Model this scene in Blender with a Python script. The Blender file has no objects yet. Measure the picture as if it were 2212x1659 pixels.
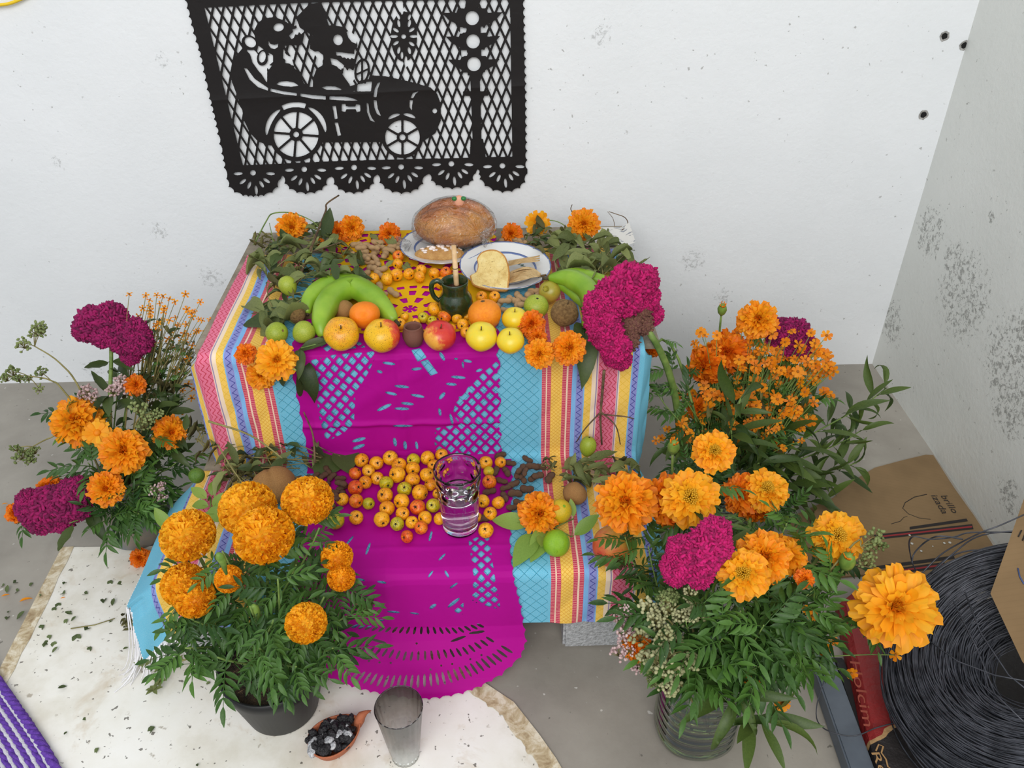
import bpy, bmesh, math, random
import numpy as np
from mathutils import Vector, Matrix, Quaternion, noise
rnd = random.Random(7)
SC = bpy.context.scene
COL = SC.collection
PI = math.pi

# ------------------------------------------------------------------ camera
PITCH, YAW, ROLL, FPX, DCAM, XR, HCAM = math.radians(35.495), math.radians(1.39), math.radians(-0.5085), 1793.5, 1.9517, 1.0864, 1.35
fw = np.array([math.sin(YAW)*math.cos(PITCH), math.cos(YAW)*math.cos(PITCH), -math.sin(PITCH)])
rt0 = np.array([math.cos(YAW), -math.sin(YAW), 0.0]); up0 = np.cross(rt0, fw)
rt = rt0*math.cos(ROLL)+up0*math.sin(ROLL); up = up0*math.cos(ROLL)-rt0*math.sin(ROLL)
CAM = np.array([0.0, -DCAM, HCAM])
cd = bpy.data.cameras.new('camera'); co = bpy.data.objects.new('camera', cd); COL.objects.link(co)
co.matrix_world = Matrix(((rt[0], up[0], -fw[0], CAM[0]), (rt[1], up[1], -fw[1], CAM[1]), (rt[2], up[2], -fw[2], CAM[2]), (0, 0, 0, 1)))
cd.sensor_width = 36; cd.sensor_fit = 'HORIZONTAL'; cd.lens = FPX*36/2212; cd.clip_start = 0.02
SC.camera = co

# ------------------------------------------------------------------ light
w = bpy.data.worlds.new('world'); SC.world = w; w.use_nodes = True
bg = w.node_tree.nodes['Background']; bg.inputs[0].default_value = (0.86, 0.93, 1.0, 1); bg.inputs[1].default_value = 0.62
def area(name, loc, aim, sx, sy, power, col):
    l = bpy.data.lights.new(name, 'AREA'); l.shape = 'RECTANGLE'; l.size = sx; l.size_y = sy; l.energy = power; l.color = col
    o = bpy.data.objects.new(name, l); COL.objects.link(o); o.location = loc
    o.rotation_euler = (Vector(aim)-Vector(loc)).to_track_quat('-Z', 'Y').to_euler()
area('open_patio_daylight', (-0.3, -3.7, 2.9), (0.0, -0.4, 0.3), 3.0, 2.2, 118, (1.0, 0.985, 0.965))
SC.view_settings.view_transform = 'Standard'; SC.view_settings.look = 'None'
SC.view_settings.gamma = 1; SC.view_settings.use_curve_mapping = False; SC.view_settings.exposure = 0.0

# ------------------------------------------------------------------ pixel <-> place
def ray(px, py): return fw*FPX + rt*(px-1106) + up*(829.5-py)
def Z(px, py, z=0.0):
    d = ray(px, py); return Vector(CAM + d*((z-CAM[2])/d[2]))
def Y(px, py, y):
    d = ray(px, py); return Vector(CAM + d*((y-CAM[1])/d[1]))
def proj(P):
    d = P-CAM; zz = d@fw
    return 1106+FPX*(d@rt)/zz, 829.5-FPX*(d@up)/zz
def depth(P): return float((np.array(P)-CAM)@fw)
Z1, Z2 = 0.2335, 0.491           # tops of the covered steps
YF, YR, YB = -0.957, -0.632, -0.085

# ------------------------------------------------------------------ materials
def S(r, g, b):
    f = lambda c: (c/255/12.92) if c/255 <= .04045 else ((c/255+.055)/1.055)**2.4
    return (f(r), f(g), f(b), 1)
class X:
    """little node-expression helper"""
    nt = None
    def __init__(s, sock): s.s = sock
    @staticmethod
    def op(kind, *a):
        n = X.nt.nodes.new('ShaderNodeMath'); n.operation = kind
        for i, v in enumerate(a):
            if isinstance(v, X): X.nt.links.new(v.s, n.inputs[i])
            else: n.inputs[i].default_value = v
        return X(n.outputs[0])
    def __add__(a, b): return X.op('ADD', a, b)
    __radd__ = __add__
    def __sub__(a, b): return X.op('SUBTRACT', a, b)
    def __rsub__(a, b): return X.op('SUBTRACT', b, a)
    def __mul__(a, b): return X.op('MULTIPLY', a, b)
    __rmul__ = __mul__
    def __truediv__(a, b): return X.op('DIVIDE', a, b)
    def lt(a, b): return X.op('LESS_THAN', a, b)
    def gt(a, b): return X.op('GREATER_THAN', a, b)
    def abs(a): return X.op('ABSOLUTE', a)
    def frac(a): return X.op('FRACT', a)
    def min(a, b): return X.op('MINIMUM', a, b)
    def max(a, b): return X.op('MAXIMUM', a, b)
    def clamp(a): return a.min(1.0).max(0.0)
    def tri(a): return ((a.frac()-0.5).abs())*2.0
class M:
    def __init__(s, name, col=(.8, .8, .8, 1), rough=.6, **kw):
        s.m = bpy.data.materials.new(name); s.m.use_nodes = True; s.nt = s.m.node_tree; X.nt = s.nt
        s.b = s.nt.nodes['Principled BSDF']; s.set('Base Color', col); s.set('Roughness', rough)
        for k, v in kw.items(): s.set(k.replace('_', ' '), v)
    def set(s, k, v):
        if isinstance(v, X): s.nt.links.new(v.s, s.b.inputs[k])
        elif hasattr(v, 'is_output'): s.nt.links.new(v, s.b.inputs[k])
        else: s.b.inputs[k].default_value = v
    def n(s, t, **kw):
        X.nt = s.nt; q = s.nt.nodes.new(t)
        for k, v in kw.items(): setattr(q, k, v)
        return q
    def coord(s, which='Object'): return s.n('ShaderNodeTexCoord').outputs[which]
    def xyz(s, sock):
        q = s.n('ShaderNodeSeparateXYZ'); s.nt.links.new(sock, q.inputs[0]); return [X(o) for o in q.outputs]
    def noise(s, scale, detail=4, rough=.6, vec=None, dist=0):
        q = s.n('ShaderNodeTexNoise'); q.inputs['Scale'].default_value = scale; q.inputs['Detail'].default_value = detail
        q.inputs['Roughness'].default_value = rough; q.inputs['Distortion'].default_value = dist
        s.nt.links.new(vec if vec is not None else s.coord(), q.inputs['Vector']); return X(q.outputs[0])
    def ramp(s, fac, stops, interp='LINEAR'):
        q = s.n('ShaderNodeValToRGB'); q.color_ramp.interpolation = interp
        e = q.color_ramp.elements
        while len(e) < len(stops): e.new(.5)
        for i, (p, c) in enumerate(stops): e[i].position = p; e[i].color = c
        s.nt.links.new(fac.s, q.inputs[0]); return q.outputs[0]
    def mix(s, fac, a, b):
        q = s.n('ShaderNodeMix', data_type='RGBA'); 
        for i, v in ((0, fac), (6, a), (7, b)):
            if isinstance(v, X): s.nt.links.new(v.s, q.inputs[i])
            elif hasattr(v, 'is_output'): s.nt.links.new(v, q.inputs[i])
            else: q.inputs[i].default_value = v
        return q.outputs[2]
    def bump(s, h, strength=.3, dist=.01):
        q = s.n('ShaderNodeBump'); q.inputs['Strength'].default_value = strength; q.inputs['Distance'].default_value = dist
        s.nt.links.new(h.s, q.inputs['Height']); s.nt.links.new(q.outputs[0], s.b.inputs['Normal'])
    def rand(s): return X(s.n('ShaderNodeObjectInfo').outputs['Random'])
    def attr(s, name): 
        q = s.n('ShaderNodeAttribute'); q.attribute_name = name; return X(q.outputs['Fac'])
def noisy(name, c1, c2, scale, rough=.6, lo=.35, hi=.65, bump=0, bscale=None, detail=4, bd=.01, **kw):
    m = M(name, rough=rough, **kw); m.set('Base Color', m.ramp(m.noise(scale, detail), [(lo, c1), (hi, c2)]))
    if bump: m.bump(m.noise(bscale or scale*4, 3), bump, bd)
    return m.m
def translucent(m, col_sock_or, fac=.35):
    """mix a translucent lobe in: thin petals, leaves and tissue paper let light through"""
    t = m.n('ShaderNodeBsdfTranslucent'); mx = m.n('ShaderNodeMixShader'); mx.inputs[0].default_value = fac
    if hasattr(col_sock_or, 'is_output'): m.nt.links.new(col_sock_or, t.inputs[0])
    else: t.inputs[0].default_value = col_sock_or
    out = m.nt.nodes['Material Output']
    m.nt.links.new(m.b.outputs[0], mx.inputs[1]); m.nt.links.new(t.outputs[0], mx.inputs[2]); m.nt.links.new(mx.outputs[0], out.inputs[0])

# ------------------------------------------------------------------ object helpers
class B:
    def __init__(s): s.v = []; s.f = []; s.mi = []; s.col = []
    def add(s, vs, fs, mi=0, c=0.0):
        o = len(s.v); s.v.extend(tuple(p) for p in vs); s.f.extend(tuple(i+o for i in f) for f in fs); s.mi.extend([mi]*len(fs)); s.col.extend([c]*len(vs))
    def box(s, x0, x1, y0, y1, z0, z1, mi=0):
        s.add([(x0, y0, z0), (x1, y0, z0), (x1, y1, z0), (x0, y1, z0), (x0, y0, z1), (x1, y0, z1), (x1, y1, z1), (x0, y1, z1)],
              [(0, 3, 2, 1), (4, 5, 6, 7), (0, 1, 5, 4), (1, 2, 6, 5), (2, 3, 7, 6), (3, 0, 4, 7)], mi)
    def tube(s, pts, r0, r1=None, ns=6, mi=0, c=0.0, rad=None, cap=True):
        pts = [Vector(p) for p in pts]; n = len(pts); r1 = r0 if r1 is None else r1
        t0 = (pts[1]-pts[0]).normalized(); a = t0.orthogonal().normalized(); vs = []
        for i, p in enumerate(pts):
            t = (pts[min(i+1, n-1)]-pts[max(i-1, 0)])
            t = t.normalized() if t.length > 1e-9 else t0
            a = (a-t*a.dot(t)); a = a.normalized() if a.length > 1e-6 else t.orthogonal().normalized(); b = t.cross(a)
            r = rad[i] if rad else r0+(r1-r0)*i/(n-1)
            for k in range(ns):
                th = 2*PI*k/ns; vs.append(p+a*(r*math.cos(th))+b*(r*math.sin(th)))
        fs = [(i*ns+k, i*ns+(k+1) % ns, (i+1)*ns+(k+1) % ns, (i+1)*ns+k) for i in range(n-1) for k in range(ns)]
        if cap: fs += [tuple(range(ns))[::-1], tuple(range((n-1)*ns, n*ns))]
        s.add(vs, fs, mi, c)
    def lathe(s, prof, n=32, mi=0, fn=None, close=False):
        vs = []
        for (r, z) in prof:
            for k in range(n):
                th = 2*PI*k/n; p = (r*math.cos(th), r*math.sin(th), z); vs.append(fn(p, th) if fn else p)
        m = len(prof); fs = []
        for i in range(m-1):
            for k in range(n):
                fs.append((i*n+k, i*n+(k+1) % n, (i+1)*n+(k+1) % n, (i+1)*n+k))
        s.add(vs, fs, mi)
    def ico(s, sub, fn, mi=0, c=0.0):
        vs, fs = ICO(sub); s.add([fn(v) for v in vs], fs, mi, c)
    def mesh(s, name, mats, smooth=True):
        me = bpy.data.meshes.new(name); me.from_pydata(s.v, [], s.f)
        for m in (mats if isinstance(mats, (list, tuple)) else [mats]): me.materials.append(m)
        if any(s.mi): me.polygons.foreach_set('material_index', s.mi)
        if any(s.col):
            at = me.attributes.new('var', 'FLOAT', 'POINT'); at.data.foreach_set('value', s.col)
        if smooth: me.polygons.foreach_set('use_smooth', [True]*len(s.f))
        me.update(); return me
    def build(s, name, mats, parent=None, smooth=True, loc=None): return obj(name, s.mesh(name, mats, smooth), parent, loc)
_ico = {}
def ICO(sub):
    if sub not in _ico:
        bm = bmesh.new(); bmesh.ops.create_icosphere(bm, subdivisions=sub, radius=1); bm.verts.index_update()
        _ico[sub] = ([v.co.copy() for v in bm.verts], [tuple(v.index for v in f.verts) for f in bm.faces]); bm.free()
    return _ico[sub]
def obj(name, me, parent=None, loc=None):
    o = bpy.data.objects.new(name, me); COL.objects.link(o)
    if parent is not None: o.parent = parent
    if loc is not None: o.location = loc
    return o
def tag(o, label=None, cat=None, group=None, kind=None):
    for k, v in (('label', label), ('category', cat), ('group', group), ('kind', kind)):
        if v: o[k] = v
    return o
def thing(name, label, cat, loc=(0, 0, 0), group=None):
    o = bpy.data.objects.new(name, None); COL.objects.link(o); o.location = loc; o.empty_display_size = .02
    return tag(o, label, cat, group)
def frame(zdir, roll=0.0, xhint=None):
    """rotation whose z axis is zdir"""
    z = Vector(zdir).normalized(); x = Vector(xhint) if xhint is not None else z.orthogonal()
    x = (x-z*x.dot(z)).normalized(); y = z.cross(x); m = Matrix((x, y, z)).transposed()
    return m @ Matrix.Rotation(roll, 3, 'Z')
def place(o, loc, rot=None, sc=1.0):
    m = Matrix.Translation(Vector(loc))
    if rot is not None: m = m @ rot.to_4x4()
    if not isinstance(sc, (tuple, list)): sc = (sc, sc, sc)
    o.matrix_local = m @ Matrix.Diagonal((*sc, 1)); return o
def randrot(): 
    return Quaternion((rnd.gauss(0, 1), rnd.gauss(0, 1), rnd.gauss(0, 1), rnd.gauss(0, 1))).normalized().to_matrix()
def bez(a, b, c, n=7):
    a, b, c = Vector(a), Vector(b), Vector(c); return [a*(1-t)**2+b*(2*t*(1-t))+c*t*t for t in (i/(n-1) for i in range(n))]
def spline(pts, n=6):
    pts = [Vector(p) for p in pts]; out = []
    for i in range(len(pts)-1):
        p0, p1, p2, p3 = pts[max(i-1, 0)], pts[i], pts[i+1], pts[min(i+2, len(pts)-1)]
        for k in range(n):
            t = k/n; out.append(.5*((2*p1)+(p2-p0)*t+(2*p0-5*p1+4*p2-p3)*t*t+(3*p1-p0-3*p2+p3)*t**3))
    return out+[pts[-1]]
def inpoly(px, py, poly):
    r = np.zeros(px.shape, bool); j = len(poly)-1
    for i in range(len(poly)):
        xi, yi = poly[i]; xj, yj = poly[j]
        if yi != yj:
            c = ((yi > py) != (yj > py)) & (px < (xj-xi)*(py-yi)/(yj-yi)+xi); r ^= c
        j = i
    return r
def sheet_mesh(name, pos, u0, u1, v0, v1, res, field, mats, ss=3, uv=False):
    """a sheet with real cut-outs: marching squares on a fine grid; pos(u,v)->3 arrays, field(u,v,px,py)->0/1"""
    nu, nv = int((u1-u0)/res)+1, int((v1-v0)/res)+1
    us = u0+(np.arange(nu*ss)-(ss-1)/2)/ss*res; vs = v0+(np.arange(nv*ss)-(ss-1)/2)/ss*res
    U, V = np.meshgrid(us, vs); P = np.stack(pos(U, V), -1); px, py = proj(P)
    F = field(U, V, px, py).astype(float).reshape(nv, ss, nu, ss).mean((1, 3))
    F[0, :] = F[-1, :] = 0; F[:, 0] = F[:, -1] = 0
    us = u0+np.arange(nu)*res; vs = v0+np.arange(nv)*res; U, V = np.meshgrid(us, vs); P = np.stack(pos(U, V), -1).reshape(-1, 3)
    I = (F > .5); s = I[:-1, :-1].astype(int)+I[:-1, 1:]+I[1:, :-1]+I[1:, 1:]
    idx = np.arange(nu*nv).reshape(nv, nu); full = s == 4
    Q = np.stack([idx[:-1, :-1][full], idx[:-1, 1:][full], idx[1:, 1:][full], idx[1:, :-1][full]], -1)
    extra = []; ekey = {}; polys = []; Ff = F.ravel(); base = nu*nv
    for r, c in np.argwhere((s > 0) & (s < 4)):
        cs = [idx[r, c], idx[r, c+1], idx[r+1, c+1], idx[r+1, c]]; p = []
        for k in range(4):
            a, b = cs[k], cs[(k+1) % 4]
            if Ff[a] > .5: p.append(int(a))
            if (Ff[a] > .5) != (Ff[b] > .5):
                key = (min(a, b), max(a, b))
                if key not in ekey:
                    t = (.5-Ff[key[0]])/(Ff[key[1]]-Ff[key[0]]); extra.append(P[key[0]]*(1-t)+P[key[1]]*t); ekey[key] = base+len(extra)-1
                p.append(ekey[key])
        if len(p) > 2: polys.append(p)
    allP = np.concatenate([P, np.array(extra).reshape(-1, 3)])
    used = np.zeros(len(allP), bool); used[Q.ravel()] = True
    for p in polys: used[p] = True
    mp = np.cumsum(used)-1; Q = mp[Q]; polys = [tuple(int(mp[i]) for i in p) for p in polys]
    me = bpy.data.meshes.new(name); me.from_pydata(allP[used].tolist(), [], Q.tolist()+polys)
    me.materials.append(mats); me.polygons.foreach_set('use_smooth', [True]*len(me.polygons)); me.update(); return me
# ------------------------------------------------------------------ setting
def spots(m, sock, lst, scale=85, th=.5):
    """stains with a place and shape of their own: noise inside small regions of the wall"""
    tot = None; nz = m.noise(scale, 6, .8, sock, .4)
    for (c, r) in lst:
        q = m.n('ShaderNodeVectorMath', operation='DISTANCE'); m.nt.links.new(sock, q.inputs[0]); q.inputs[1].default_value = c
        k = (1.0-X(q.outputs[1])/r).clamp(); k = ((k.min(.5)*0.34+nz-th-.17)*14.0).clamp()*(k*4.0).clamp()
        tot = k if tot is None else tot.max(k)
    return tot
def plaster(name, base, tint, stains, spk=.69):
    m = M(name, rough=.75); c = m.coord()
    n1 = m.noise(2.2, 5, .6, c); n2 = m.noise(14, 5, .7, c)
    col = m.mix((n1*1.6-.35).clamp(), base, tint)
    fleck = ((m.noise(75, 2, .5, c)-spk)*30.0).clamp()*((m.noise(3.1, 2, .5, c)-.45)*8.0).clamp()
    col = m.mix(fleck*.55, col, S(120, 116, 108))
    if stains: col = m.mix(spots(m, c, stains)*(.62 if base[0] < .82 else .38), col, S(92, 90, 84))
    m.set('Base Color', col); m.bump(n2*.7+m.noise(90, 3, .6, c)*.3, .22, .012); return m.m
P = lambda px, py: tuple(Y(px, py, 0))
def PXR(px, py):
    d = ray(px, py); return tuple(CAM+d*((XR-CAM[0])/d[0]))
bst = [(P(345, 500), .035), (P(122, 350), .02), (P(1300, 78), .04), (P(1500, 560), .05), (P(205, 800), .05), (P(1700, 900), .05), (P(1390, 700), .07), (P(460, 600), .05), (P(1560, 640), .04), (P(350, 130), .025)]
rst = [(PXR(2010, 500), .10), (PXR(2080, 640), .16), (PXR(2190, 780), .16), (PXR(2195, 860), .14), (PXR(2180, 1070), .06), (PXR(1925, 700), .09), (PXR(2060, 560), .07), (PXR(2140, 470), .02)]
m_wall = plaster('white_plaster', S(238, 240, 242), S(226, 229, 231), bst)
m_wallr = plaster('white_plaster_side', S(230, 231, 226), S(214, 216, 210), rst, .70)
b = B(); b.box(-4, XR+.15, 0, .15, 0, 2.7); wb = tag(b.build('wall_back', m_wall, smooth=False), kind='structure')
b = B(); b.box(XR, XR+.15, -3.2, 0, 0, 2.7); wr = tag(b.build('wall_right', m_wallr, smooth=False), kind='structure')
m = M('grey_concrete', rough=.55); c = m.coord()
col = m.ramp(m.noise(2.6, 6, .62, c), [(.3, S(130, 124, 115)), (.5, S(150, 144, 134)), (.72, S(168, 162, 152))])
col = m.mix(((m.noise(9, 6, .7, c, .8)-.55)*3.0).clamp()*.35, col, S(120, 112, 102))
col = m.mix(((m.noise(55, 2, .5, c)-.71)*30.0).clamp()*.6, col, S(215, 212, 205))
col = m.mix(((m.noise(70, 3, .5, c)-.70)*30.0).clamp()*.7, col, S(85, 80, 72))
m.set('Base Color', col); m.bump(m.noise(30, 5, .65, c), .12, .006); m_floor = m.m
b = B(); b.box(-4, XR+.15, -4.2, .15, -.05, 0); tag(b.build('floor', m_floor, smooth=False), kind='structure')
# drilled holes in the back wall
m_black = M('hole_black', S(14, 13, 13), .9).m; m_hr = noisy('hole_rim', S(120, 118, 114), S(180, 178, 174), 90)
for (px, py) in ((2040, 78), (2083, 98), (1995, 248)):
    o = Y(px, py, 0); b = B()
    vs = []; n = 18
    rim = [1+.12*rnd.uniform(-1, 1) for _ in range(n)]
    for r, y in ((.0115, -.0006), (.0088, -.0008), (.0072, -.0003)): vs += [(r*rim[k]*math.cos(2*PI*k/n), y, r*rim[k]*math.sin(2*PI*k/n)) for k in range(n)]
    b.add(vs, [(i*n+k, i*n+(k+1) % n, (i+1)*n+(k+1) % n, (i+1)*n+k) for i in range(2) for k in range(n)])
    b.add(vs[2*n:], [tuple(range(n))[::-1]], 1)
    tag(b.build('trim_1', [m_hr, m_black], loc=o), kind='structure')
# strip of yellow paper at the top corner
b = B(); pts = [Y(-60, 22, -.006), Y(-10, 12, -.012), Y(25, 6, -.012), Y(70, -14, -.006)]
b.tube(spline(pts, 6), .0035, ns=5); tag(b.build('streamer', M('yellow_paper_strip', S(238, 200, 30), .6).m), 'yellow streamer end hanging on the white wall in the top corner', 'streamer')

# ------------------------------------------------------------------ white board on the floor
m = M('white_board', rough=.5); c = m.coord()
col = m.ramp(m.noise(5, 6, .65, c), [(.32, S(214, 208, 192)), (.52, S(236, 233, 224)), (.7, S(242, 240, 234))])
col = m.mix(((m.noise(9, 5, .7, c, .4)-.565)*5.0).clamp()*.6, col, S(186, 160, 120))
col = m.mix(((m.noise(42, 3, .6, c)-.66)*16.0).clamp()*.65, col, S(140, 126, 104))
col = m.mix(((m.noise(95, 2, .5, c)-.69)*30.0).clamp()*.8, col, S(70, 62, 50))
m.set('Base Color', col); m.bump(m.noise(40, 4, .6, c), .10, .004); m_board = m.m
board_px = [(135, 1185), (330, 1182), (640, 1200), (850, 1330), (1050, 1480), (1110, 1520), (1165, 1590), (1200, 1640), (1270, 1760), (-300, 1900), (-110, 1640), (0, 1450)]
poly = [Z(x, y) for x, y in board_px]
def slab(poly, z0, z1, name, mat, parent=None):
    n = len(poly); b = B()
    vs = [(p[0], p[1], z1) for p in poly]+[(p[0], p[1], z0) for p in poly]
    b.add(vs, [tuple(range(n))[::-1] if sum((poly[i][0]*poly[(i+1) % n][1]-poly[(i+1) % n][0]*poly[i][1]) for i in range(n)) < 0 else tuple(range(n))]+[(i, (i+1) % n, n+(i+1) % n, n+i) for i in range(n)])
    return b.build(name, mat, parent, smooth=False)
wbd = tag(slab(poly, 0.0005, .004, 'floor_board', m_board), 'large stained white board lying flat on the concrete floor', 'board')
m = M('worn_brown_edge', rough=.6); c = m.coord()
col = m.ramp(m.noise(38, 6, .7, c, .6), [(.34, S(150, 126, 92)), (.47, S(190, 172, 138)), (.6, S(222, 212, 190))]); m.set('Base Color', col); m_edge = m.m
def band(px_out, wd, name):
    pts = [Z(x, y) for x, y in px_out]; b = B(); vs = []
    cen = sum(poly, Vector())/len(poly)
    for i, p in enumerate(pts):
        t = (pts[min(i+1, len(pts)-1)]-pts[max(i-1, 0)]).normalized(); nrm = Vector((-t.y, t.x, 0))
        if nrm.dot(cen-p) < 0: nrm = -nrm
        k = wd*(1+.10*rnd.uniform(-1, 1)); vs += [(p.x, p.y, .0046+wd*.02), (p.x+nrm.x*k, p.y+nrm.y*k, .0046+wd*.02)]
    b.add(vs, [(2*i, 2*i+1, 2*i+3, 2*i+2) for i in range(len(pts)-1)]); return b.build(name, m_edge, wbd, False)
def dens(p, n=8): return [tuple(np.array(p[i])*(1-k/n)+np.array(p[i+1])*k/n) for i in range(len(p)-1) for k in range(n)]+[p[-1]]
band(dens([(135, 1185), (0, 1450), (-110, 1640)]), .028, 'worn_edge')
band(dens([(850, 1330), (1050, 1480), (1110, 1520), (1165, 1590), (1200, 1640), (1270, 1760)]), .034, 'worn_edge')

# ------------------------------------------------------------------ the two steps under the cloth
m_blk = noisy('grey_block', S(150, 151, 152), S(196, 197, 198), 140, .9, .3, .7, .9, 160, 3, .006)
m_plank = noisy('old_plank', S(118, 108, 92), S(160, 150, 132), 22, .8, .3, .7, .3)
def block(x0, x1, y0, y1, z0, z1, label):
    bm = bmesh.new(); bmesh.ops.create_cube(bm, size=1)
    for v in bm.verts: v.co = Vector(((x1-x0)*v.co.x, (y1-y0)*v.co.y, (z1-z0)*(v.co.z+.5)))
    bmesh.ops.bevel(bm, geom=bm.edges[:], offset=.005, segments=2, affect='EDGES')
    me = bpy.data.meshes.new('concrete_block'); bm.to_mesh(me); bm.free(); me.materials.append(m_blk)
    return tag(obj('concrete_block', me, None, ((x0+x1)/2, (y0+y1)/2, z0)), label, 'block', 'concrete blocks under the steps')
block(.118, .262, -.943, -.60, 0, .2, 'grey concrete block standing under the lower step beside the ribbed bottle')
block(-.60, -.455, -.943, -.60, 0.0045, .2, 'grey concrete block showing under the fringed cloth corner')
block(-.56, -.42, -.55, -.15, 0, .227, 'grey concrete block under the upper step behind the herbs, bottom of its stack')
block(-.56, -.42, -.55, -.15, .227, .462, 'grey concrete block under the upper step behind the herbs, top of its stack')
block(.15, .29, -.55, -.15, 0, .227, 'grey concrete block under the upper step by the willow leaves, bottom of its stack')
block(.15, .29, -.55, -.15, .227, .462, 'grey concrete block under the upper step by the willow leaves, top of its stack')
def plank(x0, x1, y0, y1, z0, z1, label):
    b = B(); b.box(x0, x1, y0, y1, z0, z1); return tag(b.build('plank_shelf', m_plank, smooth=False), label, 'shelf')
plank(-.575, .318, -.60, YB, .462, Z2-.006, 'weathered board of the upper step against the wall, its corner bare')
plank(-.60, .285, -.943, -.60, .201, Z1-.006, 'board of the lower step hidden under the striped cloth')
# printed paper sheet peeking out at the back corner of the upper step
m = M('newsprint', rough=.8); c = m.coord(); v = m.xyz(c)
col = m.mix(((m.noise(60, 3, .6, c)-.52)*20.0).clamp()*(v[1]*90.0).frac().gt(.45)*.7, S(222, 220, 214), S(90, 100, 120)); m.set('Base Color', col)
b = B(); 
for i in range(9):
    for j in range(2): b.v.append((.19+i*.0178, -.20+j*.103, Z2-.003+.004*math.sin(i*1.3)*(1-j)+(.012 if i == 8 else 0)))
b.f = [(2*i, 2*i+2, 2*i+3, 2*i+1) for i in range(8)]; b.mi = [0]*8; b.col = [0.0]*18
tag(b.build('newspaper', m.m), 'sheet of printed newspaper curling at the back corner of the upper step', 'newspaper')

# ------------------------------------------------------------------ striped cloth
def path(poly):
    p = np.array(poly, float); d = np.r_[0, np.cumsum(np.hypot(*np.diff(p, axis=0).T))]
    return lambda v: (np.interp(v, d, p[:, 0]), np.interp(v, d, p[:, 1])), d
cl_prof = [(-.215, Z2), (-.617, Z2), (-.626, Z2-.002), (-.632, Z2-.007), (-.635, Z2-.016), (-.640, Z1+.022), (-.643, Z1+.008), (-.650, Z1+.002), (-.660, Z1), (YF+.014, Z1), (YF+.005, Z1-.002), (YF, Z1-.007), (YF-.003, Z1-.016), (YF-.006, .104)]
cl_path, cl_d = path(cl_prof); VL = cl_d[-1]; UC = -.17
def cloth_pos(u, v):
    y, z = cl_path(v); e = 1e-3; y2, z2 = cl_path(v+e); flat = np.clip(np.abs(y2-y)/e, 0, 1)
    x = u.copy(); lower = 1/(1+np.exp(-(v-.685)/.006))
    eL = np.where(lower > .5, -.600, -.562); eR = .286-.004*lower
    exL = np.maximum(eL-u, 0); exR = np.maximum(u-eR, 0); ex = exL+exR
    front = np.clip((v-(VL-.14))/.05, 0, 1)*lower
    out = .22*flat+.5*(1-flat)+.35*flat*lower
    x = np.where(exL > 0, eL-exL*(out+.22*lower), x); x = np.where(exR > 0, eR+exR*(out-.12), x)
    z = z-ex*(.82*flat+.35*(1-flat)*(1-lower)+.75*(1-flat)*lower); y = y+exL*.35*(1-flat)*(1-front)+exR*.5*(1-flat)
    wr = (.0014*np.sin(u*61+np.sin(v*23)*1.5)+.0010*np.sin(v*40+u*17))*np.clip((np.abs(u-UC)-.215)/.06, 0, 1)
    z = z+wr*flat+.0; y = y-np.abs(wr)*(1-flat)*2
    y = y-.012*np.clip(ex*6, 0, 1)*np.sin(u*45+v*30)*.5
    z = np.maximum(z, .007+.003*np.sin(u*80))
    return x, y, z
m = M('striped_cloth', rough=.85)
uvn = m.n('ShaderNodeUVMap'); U_, V_, _ = m.xyz(uvn.outputs[0]); a = (U_-UC).abs()
cy, re, ye, lb, pu, gr, pk, wh = S(104, 184, 212), S(196, 40, 82), S(240, 196, 84), S(120, 176, 226), S(130, 136, 200), S(150, 132, 170), S(222, 108, 140), S(238, 214, 186)
st = [(0, cy), (.26, re), (.2675, wh), (.2700, re), (.2775, ye), (.2995, re), (.3070, wh), (.3105, re), (.3180, lb), (.3270, pu), (.3410, lb), (.3430, ye), (.3570, wh), (.3595, gr), (.3620, wh), (.3650, gr), (.3670, wh), (.3690, pk), (.4060, wh), (.4070, gr), (.4095, wh), (.4115, ye), (.4330, lb), (.4350, pu), (.4470, cy)]
col = None
def band_ramp(part):
    lo = part[0][0]; hi = .2
    return m.ramp((a-lo)/.2, [((p-lo)/.2, c_) for p, c_ in part], 'CONSTANT')
c1 = band_ramp(st[1:15]); c2 = band_ramp(st[14:])
col = m.mix(a.gt(.357), c1, c2); col = m.mix(a.lt(.26), col, cy)
def diam(s, wd, k=1.0):
    f1 = ((U_*k+V_)/s).frac()-.5; f2 = ((U_*k-V_)/s).frac()-.5; return f1.abs().min(f2.abs()).lt(wd)
inn = lambda lo, hi: a.gt(lo)*a.lt(hi)
col = m.mix(diam(.0225, .036, 1.05)*a.lt(.255), col, S(30, 134, 160))
col = m.mix(diam(.0085, .085)*inn(.2775, .2995), col, S(222, 160, 30))
col = m.mix(diam(.016, .045)*inn(.343, .357).max(inn(.4115, .433)), col, S(226, 178, 30))
zz = lambda amp, per, off, wd: ((a-off-(V_/per).tri()*amp).abs()).lt(wd)
col = m.mix(zz(.009, .015, .3295, .0011)*inn(.327, .341), col, S(40, 40, 140))
col = m.mix(zz(.008, .015, .4370, .0011)*inn(.435, .447), col, S(40, 40, 140))
pz = None
for off in (.3705, .380, .389, .3975): 
    q = zz(.0075, .017, off, .0010); pz = q if pz is None else pz.max(q)
col = m.mix(pz*inn(.369, .406), col, S(186, 26, 60))
rd = ((V_/.0042).frac()).lt(.28)
col = m.mix(rd*(inn(.26, .2775).max(inn(.2995, .318)))*.7, col, S(236, 170, 150))
nz = m.n('ShaderNodeTexNoise'); nz.inputs['Scale'].default_value = 900; nz.inputs['Detail'].default_value = 1; m.nt.links.new(uvn.outputs[0], nz.inputs['Vector'])
col = m.mix(((X(nz.outputs[0])-.55)*6.0).clamp()*.28, col, S(250, 246, 238))
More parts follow.
